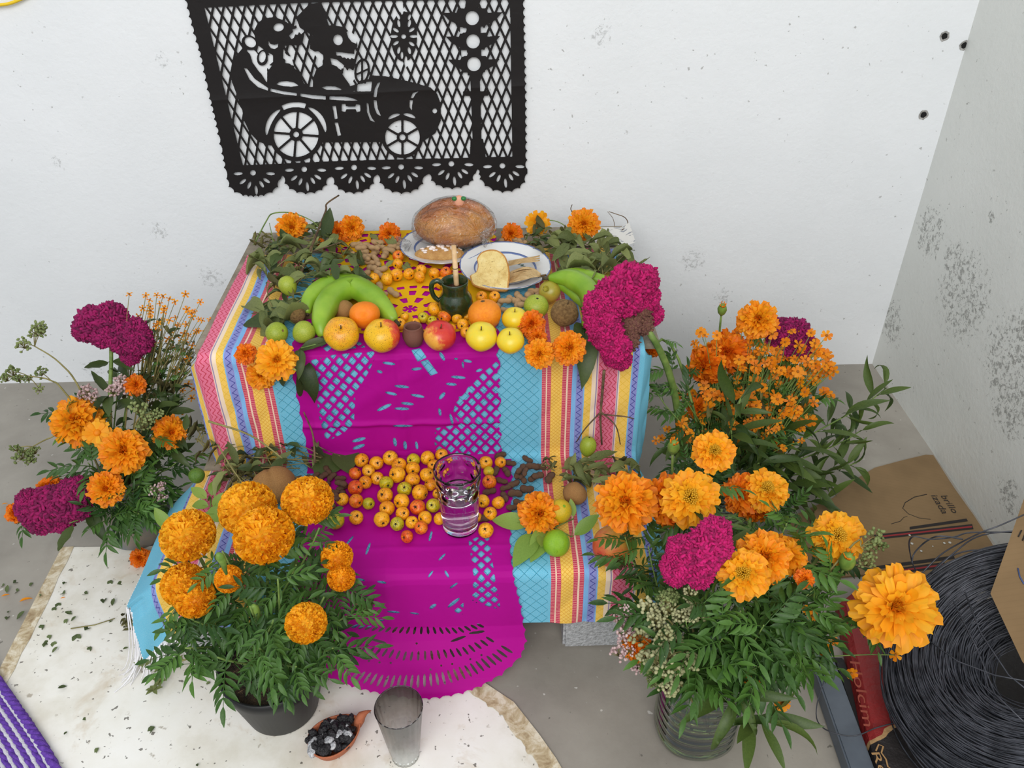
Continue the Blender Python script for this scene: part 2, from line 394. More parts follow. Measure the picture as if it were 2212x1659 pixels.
m.set('Base Color', col)
weave = ((U_*900.0).frac()-.5).abs()+((V_*900.0).frac()-.5).abs(); m.bump(weave, .25, .001)
m_cloth = m.m
us = np.linspace(-.695, .345, 250); vs = np.concatenate([np.linspace(0, VL, 300)])
U, V = np.meshgrid(us, vs); Pc = np.stack(cloth_pos(U, V), -1)
# keep the cloth's outer border only where it hangs: upper part is narrower
nu, nv = len(us), len(vs); idx = np.arange(nu*nv).reshape(nv, nu)
keep = np.ones((nv-1, nu-1), bool); uc_ = U[:-1, :-1]; vc_ = V[:-1, :-1]
keep &= ~((vc_ < .67) & (uc_ < -.612)); keep &= ~((vc_ < .5) & (uc_ > .34))
F_ = np.stack([idx[:-1, :-1][keep], idx[1:, :-1][keep], idx[1:, 1:][keep], idx[:-1, 1:][keep]], -1)
me = bpy.data.meshes.new('cloth'); me.from_pydata(Pc.reshape(-1, 3).tolist(), [], F_.tolist()); me.materials.append(m_cloth)
uvl = me.uv_layers.new(name='UVMap'); li = np.empty(len(me.loops), np.int32); me.loops.foreach_get('vertex_index', li)
uvl.data.foreach_set('uv', np.stack([U.ravel()[li], V.ravel()[li]], -1).ravel()); me.polygons.foreach_set('use_smooth', [True]*len(me.polygons)); me.update()
cloth = tag(obj('striped_cloth', me), 'bright woven cloth of turquoise, yellow, pink and purple stripes covering both steps', 'cloth')
m_fr = M('white_thread', S(236, 234, 236), .9).m
b = B()
for k in range(30):
    v = VL-.005-k*.0075; p = Vector([float(q) for q in np.array(cloth_pos(np.array([-.694]), np.array([v]))).ravel()])
    q = p+Vector((-.012+rnd.uniform(-.01, .01), -.006+rnd.uniform(-.02, .02), 0)); q.z = .008
    r = q+Vector((-.016+rnd.uniform(-.015, .015), -.016+rnd.uniform(-.015, .015), -.001)); b.tube(bez(p, q, r, 6), .0014, .0007, 4)
for k in range(26):
    p = Vector([float(q) for q in np.array(cloth_pos(np.array([-.694+k*.0045]), np.array([VL]))).ravel()])
    q = p+Vector((rnd.uniform(-.012, .012), -.012, -.02)); q.z = max(q.z, .008); r = q+Vector((rnd.uniform(-.012, .006), -.012, -.02)); r.z = max(r.z, .007); b.tube(bez(p, q, r, 6), .0014, .0007, 4)
b.build('fringe', m_fr, cloth)

# ------------------------------------------------------------------ cut papers
def scal(pts, step, amp, closed=False):
    """scalloped polyline: round bumps pushed outwards (to the left of travel when amp > 0)"""
    out = []
    for i in range(len(pts)-1):
        p, q = np.array(pts[i], float), np.array(pts[i+1], float); L = np.hypot(*(q-p)); n = max(1, round(L/step)); t = (q-p)/L; nr = np.array([t[1], -t[0]])
        for k in range(n):
            for j in range(6):
                s = j/6; out.append(tuple(p+(q-p)*(k+s)/n+nr*amp*math.sin(PI*s)**.6))
    return out+[tuple(pts[-1])]
def ell(px, py, cx, cy, rx, ry, ang=0):
    c, s = math.cos(math.radians(ang)), math.sin(math.radians(ang)); dx, dy = px-cx, py-cy
    return ((dx*c+dy*s)/rx)**2+((-dx*s+dy*c)/ry)**2 < 1
def tissue(name, c, fac=.25, rough=.7):
    m = M(name, c, rough); m.set('Specular IOR Level', .2); n = m.noise(14, 4, .6); m.set('Base Color', m.mix((n*1.4-.3).clamp()*.22, c, tuple(min(1, q*.72) for q in c[:3])+(1,)))
    m.bump(m.noise(26, 3, .5, None, .5), .22, .006); translucent(m, c, fac); return m.m
m_blackp = tissue('black_tissue', S(34, 31, 31), .05, .6)
m_mag = tissue('magenta_tissue', S(190, 2, 150), .22)
m_yelp = tissue('yellow_tissue', S(238, 184, 16), .12)

# black banner on the wall, drawn in the frame of a 2.765x close-up of it
def black_field(u, v, px, py):
    x, y = (px-380)*2.765, py*2.765; F = np.zeros(x.shape, bool)
    left = [(300, 1070), (285, 1000), (270, 920), (245, 800), (215, 670), (195, 590), (170, 480), (150, 380), (130, 300), (100, 200), (75, 100), (50, 0), (25, -110)]
    right = [(2080, -110), (2085, 0), (2092, 300), (2098, 600), (2100, 900), (2100, 1010)]
    outer = scal(left, 50, -13)+scal(right, 50, -13)
    tips = [((300, 1070), (495, 1180), (625, 1068)), ((635, 1060), (790, 1162), (915, 1048)), ((930, 1048), (1095, 1160), (1195, 1055)), ((1203, 1050), (1355, 1160), (1490, 1042)), ((1510, 1036), (1645, 1132), (1790, 1038)), ((1800, 1036), (1950, 1152), (2100, 1010))]
    bot = []
    for a, t, c in tips[::-1]:
        seg = []
        for k in range(9):
            s = k/8; th = PI*s; cx = (a[0]+c[0])/2; yy = a[1]*(1-s)+c[1]*s
            seg.append((c[0]+(a[0]-c[0])*(.5-.5*math.cos(th)), yy+(t[1]-(a[1]+c[1])/2)*math.sin(th)**.85))
        bot += scal(seg, 40, -11)
    F |= inpoly(x, y, outer+bot)
    # lattice inside the frame
    TL, TR, BL, BR = (170, 45), (1995, -8), (400, 988), (2010, 935)
    inner = inpoly(x, y, [TL, (800, 15), TR, BR, (1000, 960), BL])
    t = np.clip((y-20)/945, -.2, 1.2); xl = 170+230*np.clip((y-45)/943, 0, 1.1); xr = 1995+15*t; s = (x-xl)/(xr-xl)
    A, Bq = s*29.0, t*6.6
    d1 = np.abs((A+Bq) % 1-.5); d2 = np.abs((A-Bq) % 1-.5); F &= ~(inner & (d1 < .5-.118) & (d2 < .5-.118))
    def add(*polys): 
        for p in polys: F[...] |= inpoly(x, y, p)
    def cut(*polys):
        for p in polys: F[...] &= ~inpoly(x, y, p)
    E = lambda *a: ell(x, y, *a)
    def ring(cx, cy, r, a0, a1, wd, n=14, cutit=True, tap=True):
        o, i = [], []
        for k in range(n+1):
            th = math.radians(a0+(a1-a0)*k/n); w2 = wd*(math.sin(PI*k/n)**.6 if tap else 1)+1
            o.append((cx+(r+w2)*math.cos(th), cy-(r+w2)*math.sin(th))); i.append((cx+(r-w2)*math.cos(th), cy-(r-w2)*math.sin(th)))
        (cut if cutit else add)(o+i[::-1])
    # car body
    add([(400, 285), (345, 350), (330, 420), (335, 490), (365, 570), (395, 650), (405, 715), (440, 790), (490, 845), (560, 868), (640, 870), (880, 850), (1250, 848), (1330, 840), (1490, 835), (1550, 795), (1582, 720), (1582, 620), (1560, 560), (1520, 522), (1400, 488), (1250, 455), (1175, 450), (1165, 545), (1080, 548), (820, 520), (560, 505), (520, 470), (480, 420), (440, 320)])
    cut([(440, 300), (455, 320), (470, 300), (545, 390), (543, 480), (490, 420), (455, 370)])
    cut([(405, 405), (425, 410), (470, 470), (550, 525), (550, 542), (490, 520), (440, 475)])
    cut([(565, 528), (640, 545), (722, 556), (722, 572), (640, 563), (565, 546)], [(742, 558), (820, 568), (895, 574), (895, 595), (820, 590), (745, 575)], [(917, 575), (1010, 577), (1060, 588), (1090, 602), (1000, 600), (917, 594)])
    # first skull, bun and ear ring
    add([(470, 215), (468, 180), (490, 135), (530, 108), (590, 102), (640, 120), (665, 135), (700, 160), (720, 150), (770, 165), (768, 200), (755, 262), (735, 272), (700, 268), (650, 272), (640, 300), (640, 350), (660, 400), (550, 390), (580, 330), (530, 300), (490, 270)])
    cut([(675, 212), (700, 190), (695, 175), (722, 168), (718, 143), (742, 142), (768, 158), (764, 190), (748, 205), (735, 190), (728, 208), (712, 205), (705, 225), (690, 235)])
    F[...] &= ~E(613, 163, 31, 24, -10); cut([(552, 238), (563, 262), (588, 268), (612, 260), (608, 282), (590, 293), (568, 288), (553, 268)])
    F[...] |= E(440, 255, 50, 42, 35); F[...] &= ~E(444, 252, 36, 28, 35)
    F[...] |= E(518, 345, 34, 48, 10); F[...] &= ~E(516, 340, 20, 34, 10); cut([(548, 330), (580, 330), (580, 370), (550, 395)])
    cut([(640, 300), (662, 330), (690, 340), (705, 395), (665, 370), (645, 350)])
    # first body
    add([(545, 500), (545, 430), (575, 390), (620, 372), (680, 380), (730, 430), (765, 500), (800, 530), (560, 510)])
    cut([(598, 503), (620, 488), (660, 484), (705, 492), (735, 512), (690, 518), (640, 514)])
    # second skull with its tall hat
    add([(718, 105), (795, 25), (860, 15), (875, 60), (895, 100), (915, 155), (870, 175), (820, 215), (740, 165)])
    add([(800, 290), (805, 235), (830, 190), (870, 160), (930, 150), (1000, 160), (1035, 190), (1080, 232), (1085, 275), (1065, 300), (1065, 380), (1060, 415), (1020, 405), (980, 395), (930, 395), (880, 390), (880, 330), (840, 315)])
    cut([(1018, 190), (1042, 184), (1060, 205), (1080, 232), (1078, 262), (1050, 250), (1030, 225)]); F[...] &= ~E(968, 238, 28, 32, -15)
    cut([(955, 310), (985, 312), (1030, 318), (1064, 322), (1066, 352), (1048, 346), (1040, 356), (1028, 344), (1018, 352), (1008, 342), (995, 346), (985, 332), (960, 332)])
    cut([(922, 346), (960, 355), (1005, 390), (1000, 410), (960, 396), (930, 385)], [(820, 310), (850, 305), (880, 330), (875, 380), (845, 350)])
    # second body and the wheel it holds
    add([(818, 530), (818, 470), (840, 410), (880, 388), (940, 388), (990, 420), (1020, 470), (1040, 515), (1085, 500), (1080, 540), (1000, 552), (820, 545)])
    cut([(992, 440), (1020, 432), (1030, 412), (1062, 420), (1065, 470), (1045, 515), (1018, 478)], [(868, 522), (900, 514), (950, 516), (990, 532), (985, 538), (900, 536)])
    cut([(1085, 505), (1130, 500), (1165, 475), (1165, 545), (1080, 545)])
    F[...] |= E(1112, 425, 46, 76, 8); F[...] &= ~E(1112, 425, 33, 62, 8)
    add([(1106, 360), (1118, 360), (1118, 490), (1106, 490)], [(1075, 440), (1150, 405), (1153, 416), (1078, 452)], [(1100, 480), (1175, 470), (1175, 485), (1100, 495)])
    # wheels
    for cx, cy, R0, R1, h, k, hr in ((718, 803, 168, 134, 40, 8, 17), (1353, 820, 132, 103, 34, 6, 18)):
        F[...] |= E(cx, cy, R0-8, R0-8); disc = E(cx, cy, R1, R1); F[...] &= ~disc
        for q in range(k):
            th = 2*PI*q/k+(.08 if k == 8 else .52); ux, uy = math.cos(th), math.sin(th)
            dl = np.abs((x-cx)*uy-(y-cy)*ux); al = (x-cx)*ux+(y-cy)*uy; F[...] |= disc & (dl < 7) & (al > 0)
        F[...] |= E(cx, cy, h, h); F[...] &= ~E(cx, cy, hr, hr)
    ring(718, 803, 176, 182, 122, 14); ring(718, 803, 178, 117, 72, 14, tap=False); ring(718, 803, 176, 66, 4, 14)
    ring(1353, 820, 138, 128, 96, 9); ring(1353, 820, 138, 88, 56, 9)
    cut([(990, 622), (1012, 620), (1016, 636), (1072, 636), (1076, 622), (1100, 626), (1102, 664), (1080, 670), (1074, 652), (1018, 652), (1012, 668), (990, 664)])
    cut([(935, 632), (955, 632), (966, 708), (948, 712)], [(948, 732), (968, 732), (986, 808), (966, 812)])
    cut([(1222, 490), (1205, 530), (1198, 580), (1180, 580), (1188, 530), (1205, 495)], [(1180, 598), (1198, 598), (1206, 650), (1226, 695), (1200, 680), (1185, 640)], [(1138, 612), (1150, 620), (1155, 670), (1170, 705), (1192, 732), (1160, 718), (1142, 670)])
    cut([(1456, 542), (1430, 562), (1418, 585), (1402, 585), (1415, 555)], [(1396, 598), (1416, 598), (1410, 632), (1410, 664), (1396, 640)]); F[...] &= ~E(1546, 662, 14, 15)
    # flower and lamp post
    F[...] |= E(1362, 218, 78, 150)
    F[...] &= ~E(1360, 218, 14, 14)
    for (cx, cy, rx, ry, an) in ((1302, 217, 24, 9, 0), (1420, 217, 24, 9, 0), (1314, 180, 20, 9, 35), (1408, 178, 20, 9, -35), (1314, 257, 20, 9, -35), (1408, 262, 20, 9, 35), (1331, 300, 9, 22, 12), (1394, 302, 9, 22, -12), (1331, 140, 9, 22, -12), (1394, 140, 9, 22, 12), (1329, 100, 8, 18, -18), (1394, 102, 8, 18, 18), (1350, 55, 9, 34, 0), (1374, 368, 9, 34, 0), (1350, 330, 8, 22, 0)): F[...] &= ~E(cx, cy, rx, ry, an)
    add([(1735, -20), (1795, -20), (1810, 60), (1725, 60)], [(1735, 150), (1815, 150), (1822, 450), (1742, 450)], [(1758, 430), (1815, 430), (1828, 940), (1775, 940)], [(1760, 830), (1835, 830), (1850, 940), (1755, 940)], [(1715, 545), (1865, 545), (1865, 572), (1715, 572)])
    for cx, cy, k in ((1770, 108, 1.0), (1775, 247, .9), (1780, 383, .85)):
        q = lambda a, b_: (cx+a*k, cy+b_*k)
        add([q(-182, -32), q(-95, -30), q(-85, -58), q(85, -58), q(92, -32), q(182, -36), q(140, 10), q(80, 42), q(75, 58), q(-75, 58), q(-80, 42), q(-140, 12)])
        F[...] &= ~E(cx, cy, 40, 42)
    for cx, cy in ((1715, 182), (1838, 178), (1722, 320), (1842, 316)):
        cut([(cx-18, cy-20), (cx-2, cy-20), (cx-2, cy-6), (cx+20, cy-6), (cx+20, cy+6), (cx-2, cy+6), (cx-2, cy+18), (cx-18, cy+18)])
    # petal holes in the six lobes
    for cx, cy in ((460, 1032), (766, 1011), (1064, 1000), (1345, 997), (1645, 978), (1950, 990)):
        F[...] &= ~E(cx, cy, 17, 16)
        for ang, R_, rx in ((177, 95, 27), (142, 85, 24), (112, 80, 23), (84, 104, 28), (58, 80, 23), (33, 85, 24), (3, 95, 27)):
            th = math.radians(ang); F[...] &= ~E(cx+R_*math.cos(th)*1.02+8, cy+R_*math.sin(th), rx, 9, ang)
    return F
def black_pos(u, v):
    z = .525+v; y = -.006-.0035*np.sin(u*9+v*5)**2-.003*np.exp(-np.abs(v-.255-u*.03)/.014)-.002*np.exp(-np.abs(u-.40)/.014)-.004*np.exp(-(v/.05)**2)*np.sin(u*50)**2
    return -.672+u, y, z
me = sheet_mesh('paper_banner', black_pos, 0, .79, 0, .50, .0014, black_field, m_blackp)
tag(obj('cut_paper_banner', me), 'black cut-paper banner of two skeletons in an open car hanging on the wall', 'banner')

# magenta sheet over the upper step and its riser
pa_prof = [(-.098, Z2+.003)]+[(y-(.0035 if z < Z2-.004 and z > Z1+.003 else 0), z+.003) for y, z in cl_prof[1:9]]+[(-.685, Z1+.003)]
pa_path, pa_d = path(pa_prof)
def pa_pos(u, v):
    y, z = pa_path(v); e = 1e-3; y2, z2 = pa_path(v+e); flat = np.clip(np.abs(y2-y)/e, 0, 1)
    wv = .0016*np.sin(u*40+v*13)**2+.002*np.exp(-((u+.185)/.008)**2)+.003*np.exp(-((v-.70)/.006)**2)+.0015*np.exp(-(((u+.185)*.6+(v-.6))/.02)**2)
    return u, y-wv*(1-flat)*1.6, z+wv*flat*.5
vr0 = pa_d[3]
SL = [((840, 785), 26, 4, 8), ((900, 797), 22, 4, -6), ((868, 835), 30, 4, 6), ((902, 855), 28, 4, 10), ((845, 850), 24, 4, 12), ((880, 872), 26, 4, 6), ((830, 880), 32, 5, -25), ((868, 883), 30, 4, 2), ((990, 815), 30, 4, 4), ((975, 830), 22, 4, 5), ((955, 855), 18, 5, -50), ((1000, 860), 18, 5, 10), ((950, 890), 16, 4, 80), ((975, 905), 22, 4, 75), ((1010, 845), 20, 4, -70), ((775, 950), 28, 5, -15), ((775, 965), 26, 5, -20), ((853, 955), 18, 5, 80), ((875, 962), 18, 5, 85), ((900, 962), 16, 4, 80), ((870, 920), 40, 3, 0), ((820, 803), 12, 4, 20), ((955, 770), 20, 5, 60), ((1010, 780), 18, 4, 10), ((1035, 800), 14, 4, -20), ((1000, 788), 14, 3, 80), ((985, 775), 8, 3, 0)]
def pa_field(u, v, px, py):
    F = (u > -.388+.004*np.abs(np.sin(v*75))) & (u < .002+.008*np.abs(np.sin(v*75))) & (v > .01)
    A, Bq = u/.0235, v/.029
    d1 = np.abs((A+Bq) % 1-.5); d2 = np.abs((A-Bq) % 1-.5); hole = (d1 < .5-.155) & (d2 < .5-.155)
    reg = inpoly(px, py, [(672, 778), (720, 766), (818, 758), (795, 806), (768, 850), (765, 905), (762, 925), (705, 955), (690, 905), (680, 840)]) | inpoly(px, py, [(1082, 772), (1086, 980), (945, 982), (938, 955), (940, 925), (992, 916), (978, 895), (985, 862), (1015, 832), (1050, 800)]) | inpoly(px, py, [(690, 745), (775, 735), (790, 750), (700, 760)])
    reg &= (v > vr0-.035); F &= ~(hole & reg)
    for (c, rx, ry, an) in SL: F &= ~(ell(px, py, c[0], c[1], rx*.55, ry*.8, an) & (v > vr0-.02))
    for q in ([(888, 756), (908, 752), (922, 772), (902, 782)], [(908, 782), (924, 776), (946, 806), (930, 812)]): F &= ~(inpoly(px, py, q) & (v > vr0-.03))
    return F
me = sheet_mesh('magenta_paper', pa_pos, -.41, .03, 0, pa_d[-1], .0018, pa_field, m_mag)
tag(obj('magenta_cut_paper', me), 'magenta cut-paper sheet hanging down the riser of the upper step', 'cut paper')

# yellow sheet on the upper step
def yp_pos(u, v): return -.36+u, -.115-v, Z2+.0055+.0012*np.sin(u*31)*np.sin(v*27)
def yp_field(u, v, px, py):
    F = (u > .006*np.abs(np.sin(v*80))) & (u < .37-.006*np.abs(np.sin(v*80))) & (v < .465-.006*np.abs(np.sin(u*80)))
    for c in ((.19, .37), (.11, .13), (.29, .12)):
        r = np.hypot((u-c[0]), (v-c[1])*1.1); th = np.arctan2(v-c[1], u-c[0])
        F &= ~((r > .03) & (r < .052) & (np.abs((th*8/(2*PI)) % 1-.5) < .22)); F &= ~((r < .016) & (np.abs(np.sin(th*3)) > .35))
        F &= ~((r > .064) & (r < .084) & (np.abs((th*14/(2*PI)) % 1-.5) < .24)); F &= ~((r > .096) & (r < .108) & (np.abs((th*22/(2*PI)) % 1-.5) < .3))
    F &= ~((v > .435) & (v < .45) & ((u/.02) % 1 < .6)); F &= ~((v > .012) & (v < .03) & ((u/.026) % 1 < .55))
    return F
me = sheet_mesh('yellow_paper', yp_pos, -.005, .38, -.005, .475, .0022, yp_field, m_yelp)
tag(obj('yellow_cut_paper', me), 'yellow cut-paper sheet lying on the upper step under the mug and fruit', 'cut paper')

# magenta sheet over the lower step, down its front and out onto the floor
pb_prof = [(-.655, Z1+.0035), (YF+.014, Z1+.0035), (YF+.002, Z1+.001), (YF-.005, Z1-.006), (YF-.008, Z1-.016), (YF-.0105, .105), (-.976, .080), (-.996, .046), (-1.018, .018), (-1.04, .0085), (-1.10, .0062), (-1.2, .0062)]
pb_path, pb_d = path(pb_prof)
def pb_pos(u, v):
    y, z = pb_path(v); e = 1e-3; y2, z2 = pb_path(v+e); flat = np.clip(np.abs(y2-y)/e, 0, 1)
    wv = .0012*np.sin(u*23+v*11)**2+.0022*np.exp(-((u+.2)/.008)**2)+.0022*np.exp(-((v-.24)/.006)**2)
    lift = np.clip((v-pb_d[5])/.05, 0, 1); bil = .012*np.sin(np.clip((v-pb_d[5])/.12, 0, 1)*PI)*np.cos((u+.16)*7)**2
    return u, y-wv*(1-flat)-bil*.6, z+wv*flat*.6+bil*.8*lift
B_out = [(1110, 960), (1108, 1100), (1105, 1180), (1113, 1250), (1128, 1310), (1140, 1385), (1128, 1420), (1085, 1460), (1040, 1485), (1000, 1500), (950, 1510), (905, 1514), (860, 1508), (800, 1497), (740, 1480), (698, 1465), (640, 1440)]
B_poly = scal(B_out, 24, -5)+[(640, 1250), (650, 1150), (690, 1050), (735, 960)]
SB = [((795, 1185), 5, 24, 20), ((930, 1158), 5, 20, 15), ((755, 1168), 26, 4, -50), ((955, 1203), 20, 4, -45), ((930, 1240), 18, 4, -55), ((965, 1240), 5, 16, -30), ((825, 1258), 20, 4, 10), ((780, 1252), 18, 4, 15), ((980, 1265), 20, 4, -35), ((935, 1310), 16, 6, -35), ((980, 1302), 30, 6, -38), ((850, 1322), 26, 4, 5), ((895, 1325), 20, 3, 8), ((823, 1340), 14, 3, 0), ((760, 1315), 16, 3, 5)]
def pb_field(u, v, px, py):
    F = inpoly(px, py, B_poly)
    A, Bq = u/.022, v/.026; d1 = np.abs((A+Bq) % 1-.5); d2 = np.abs((A-Bq) % 1-.5); hole = (d1 < .5-.17) & (d2 < .5-.17)
    reg = inpoly(px, py, [(1012, 1168), (1055, 1150), (1068, 1240), (1082, 1318), (1020, 1300), (1022, 1240)]) | inpoly(px, py, [(970, 1322), (1002, 1300), (1000, 1328)])
    F &= ~(hole & reg)
    for (c, rx, ry, an) in SB: F &= ~ell(px, py, c[0], c[1], rx*.55, ry*.6, an)
    # rows of slits in the half-round end
    for n, pts, L, wd, ln in ((30, [(715, 1425), (760, 1458), (830, 1472), (900, 1472), (960, 1465), (1020, 1447), (1075, 1420), (1100, 1398)], 0, 3, 15), (22, [(755, 1385), (800, 1405), (880, 1418), (940, 1415), (1000, 1408), (1040, 1392), (1065, 1378)], 0, 2.8, 11), (20, [(760, 1352), (830, 1360), (900, 1362), (990, 1362), (1045, 1350)], 0, 2.8, 9)):
        pa = np.array(pts, float); d = np.r_[0, np.cumsum(np.hypot(*np.diff(pa, axis=0).T))]
        for k in range(n):
            s = d[-1]*(k+.5)/n; cx, cy = np.interp(s, d, pa[:, 0]), np.interp(s, d, pa[:, 1]); an = 90+math.degrees(math.atan2(cy-1290, cx-915))-90
            F &= ~ell(px, py, cx, cy, ln, wd, an)
    for cx, cy in ((797, 1428), (820, 1431), (844, 1432), (953, 1438), (977, 1434), (930, 1446), (1016, 1424), (1040, 1415), (900, 1390)): F &= ~ell(px, py, cx, cy, 2.6, 2.6)
    for cx, cy, an in ((818, 1385, 14), (990, 1380, -20), (1030, 1366, -8)): F &= ~ell(px, py, cx, cy, 18, 3, an)
    return F
me = sheet_mesh('magenta_paper_lower', pb_pos, -.42, .08, 0, pb_d[-1], .0018, pb_field, m_mag)
tag(obj('magenta_cut_paper', me), 'magenta cut-paper sheet spilling from the lower step onto the floor, end scalloped', 'cut paper')
# ------------------------------------------------------------------ leaves, petals and blooms
def leafmat(name, c1, c2, fac=.3, rough=.5):
    m = M(name, rough=rough); r = m.rand(); n = m.noise(30, 3, .6)
    col = m.ramp((r*.6+n*.5-.05).clamp(), [(.15, c1), (.8, c2)]); m.set('Base Color', col); translucent(m, col, fac); return m.m
m_leaf = leafmat('marigold_leaf', S(36, 70, 24), S(88, 130, 52))
m_leafd = leafmat('dark_leaf', S(42, 60, 28), S(86, 104, 52))
m_leafl = leafmat('pale_leaf', S(110, 146, 52), S(150, 178, 80))
m_wilt = leafmat('wilted_leaf', S(78, 90, 44), S(142, 150, 90), .25, .7)
m_dry = leafmat('dried_herb', S(70, 66, 34), S(116, 112, 62), .2, .8)
m_willow = leafmat('willow_leaf', S(46, 70, 28), S(96, 118, 52))
m_scrap = leafmat('leaf_scrap', S(60, 74, 40), S(106, 120, 74), .1, .8)
m_stem = noisy('green_stem', S(84, 112, 48), S(128, 152, 76), 30, .6)
m_twig = noisy('brown_twig', S(70, 54, 38), S(120, 96, 68), 60, .8)
m_dstem = noisy('dry_stem', S(112, 104, 56), S(150, 142, 88), 40, .8)
def petmat(name, a, b_, c_, fac=.35):
    m = M(name, rough=.6); v = m.attr('var'); col = m.ramp((v+m.rand()*.25).clamp(), [(0, a), (.5, b_), (1, c_)]); m.set('Base Color', col); translucent(m, col, fac); return m.m
m_or = petmat('orange_petal', S(244, 126, 2), S(253, 152, 6), S(255, 176, 20))
m_ord = petmat('deep_orange_petal', S(232, 100, 2), S(246, 126, 4), S(252, 148, 12))
m_oy = petmat('amber_petal', S(248, 146, 2), S(254, 172, 10), S(255, 192, 34))
m_yc = petmat('yellow_floret', S(206, 150, 16), S(224, 172, 26), S(236, 190, 50))
m_small = petmat('small_orange_petal', S(220, 104, 0), S(244, 142, 0), S(252, 166, 8))
m_bc = noisy('brown_flower_center', S(128, 74, 8), S(176, 104, 10), 400, .8)
m_pink = petmat('pale_pink_floret', S(196, 164, 164), S(216, 186, 186), S(228, 204, 200))
m_calyx = noisy('green_calyx', S(96, 130, 50), S(132, 160, 70), 60, .6)
def leaf_geo(b, L, W, mat=Matrix(), curl=.3, fold=.25, n=6, twist=0.0, mi=0, tipw=.08, c=0.0, ruf=0.0):
    """a leaf with a folded midrib growing along +x"""
    vs = []
    for i in range(n+1):
        t = i/n; w = W*(math.sin(PI*t**.8)**.8*.5 if 0 < t < 1 else (.06 if t == 0 else .01))
        a = curl*t*1.6; x = L*(math.sin(a)/curl/1.6 if abs(curl) > .01 else t); z = -L*((1-math.cos(a))/curl/1.6 if abs(curl) > .01 else 0)
        tw = twist*t
        for s in (-1, 0, 1):
            yy = s*w; zz = abs(s)*w*fold*1.6+ruf*W*math.sin(t*17+s*2)*abs(s); vs.append(mat @ Vector((x, yy*math.cos(tw)-zz*math.sin(tw), z+yy*math.sin(tw)+zz*math.cos(tw))))
    fs = [(i*3+k, (i+1)*3+k, (i+1)*3+k+1, i*3+k+1) for i in range(n) for k in (0, 1)]
    b.add(vs, fs, mi, c)
def leaf_mesh(L, W, mats, stalk=.12, **kw):
    b = B(); leaf_geo(b, L, W, Matrix.Translation((L*stalk, 0, 0)), **kw)
    b.tube([(0, 0, 0), (L*stalk, 0, 0), (L*(stalk+.3), 0, -.002)], L*.012, L*.006, 4); return b.mesh('leaf', mats)
def compound(L, mats, pairs=5, droop=.5, lw=.2):
    b = B(); pts = []
    for i in range(7):
        t = i/6; a = droop*t; pts.append(Vector((L*.8*t*math.cos(a*.5), 0, -L*.8*t*math.sin(a*.5))))
    b.tube(pts, L*.012, L*.006, 4)
    for k in range(pairs):
        t = .28+.68*k/pairs; i = t*6; p = pts[int(i)].lerp(pts[min(int(i)+1, 6)], i-int(i)); l = L*(.36-.10*abs(k/pairs-.4))
        for s in (-1, 1):
            R = Matrix.Rotation(s*rnd.uniform(.75, 1.05), 4, 'Z') @ Matrix.Rotation(rnd.uniform(0, .5)+droop*.3, 4, 'Y')
            leaf_geo(b, l, l*lw, Matrix.Translation(p) @ R, curl=rnd.uniform(.05, .5), fold=rnd.uniform(.15, .45), n=4)
    leaf_geo(b, L*.34, L*.34*lw, Matrix.Translation(pts[-1]) @ Matrix.Rotation(droop*.6, 4, 'Y'), curl=.4, n=4)
    return b.mesh('leaf', mats)
CL = [compound(1, [m_leaf], rnd.choice((4, 5, 5)), d, lw) for d, lw in ((.2, .26), (.5, .28), (.8, .24), (1.1, .28), (.6, .32))]
WL = [leaf_mesh(1, rnd.uniform(.30, .44), [m_wilt], curl=c, fold=f, twist=tw, n=8, ruf=.06) for c, f, tw in ((.5, .5, .4), (1.1, .7, -.6), (-.4, .3, .3), (.9, .9, .8), (1.5, .5, 0), (.2, .25, -.3), (.7, 1.1, .2))]
WLD = [leaf_mesh(1, rnd.uniform(.26, .4), [m_leafd], curl=c, fold=f, twist=tw, n=8, ruf=.05) for c, f, tw in ((.5, .4, .4), (.9, .6, -.5), (-.3, .3, .3), (.4, .25, 0))]
WI = [leaf_mesh(1, w_, [m_willow], curl=c, fold=f, twist=tw, n=8) for w_, c, f, tw in ((.21, .5, .3, .6), (.19, 1.0, .4, -.8), (.23, .2, .2, .3), (.20, 1.4, .5, 1.4), (.20, -.5, .6, -1.2))]
PL = [leaf_mesh(1, w_, [m_leafl], curl=c, fold=f, twist=tw, n=8) for w_, c, f, tw in ((.5, .3, .2, 0), (.55, .7, .3, .2), (.45, -.3, .25, -.2))]
DL = [leaf_mesh(1, w_, [m_dry], curl=c, fold=f, twist=tw, n=6, ruf=.1) for w_, c, f, tw in ((.3, 1.2, .8, .8), (.36, -.9, .9, -.7), (.28, .5, .5, 1.2))]

def petal(b, mat, L, W, curl, ruf, mi, c, nx=4):
    vs = []
    for i in range(nx+1):
        t = i/nx; w = W*.5*(.30+.70*min(1, t*1.5)**.8)*(1 if i < nx else .98)
        a = curl*t; x = L*t*math.cos(a*.55); z = L*t*math.sin(a*.55)
        ph = rnd.uniform(0, 6)
        for s in (-1, -.33, .33, 1):
            vs.append(mat @ Vector((x-(abs(s)**3*.07*L if i == nx else 0)+rnd.uniform(-.05, .05)*L*t, s*w, z+ruf*L*t*math.sin(s*4+ph)+rnd.uniform(-.3, .3)*ruf*L*t)))
    b.add(vs, [(i*4+k, (i+1)*4+k, (i+1)*4+k+1, i*4+k+1) for i in range(nx) for k in range(3)], mi, c)
def under(b, r, mi):
    b.lathe([(.03, -.62), (.10, -.56), (.16, -.42), (.20, -.25), (.22, -.12), (.10, -.05)], 10, mi)
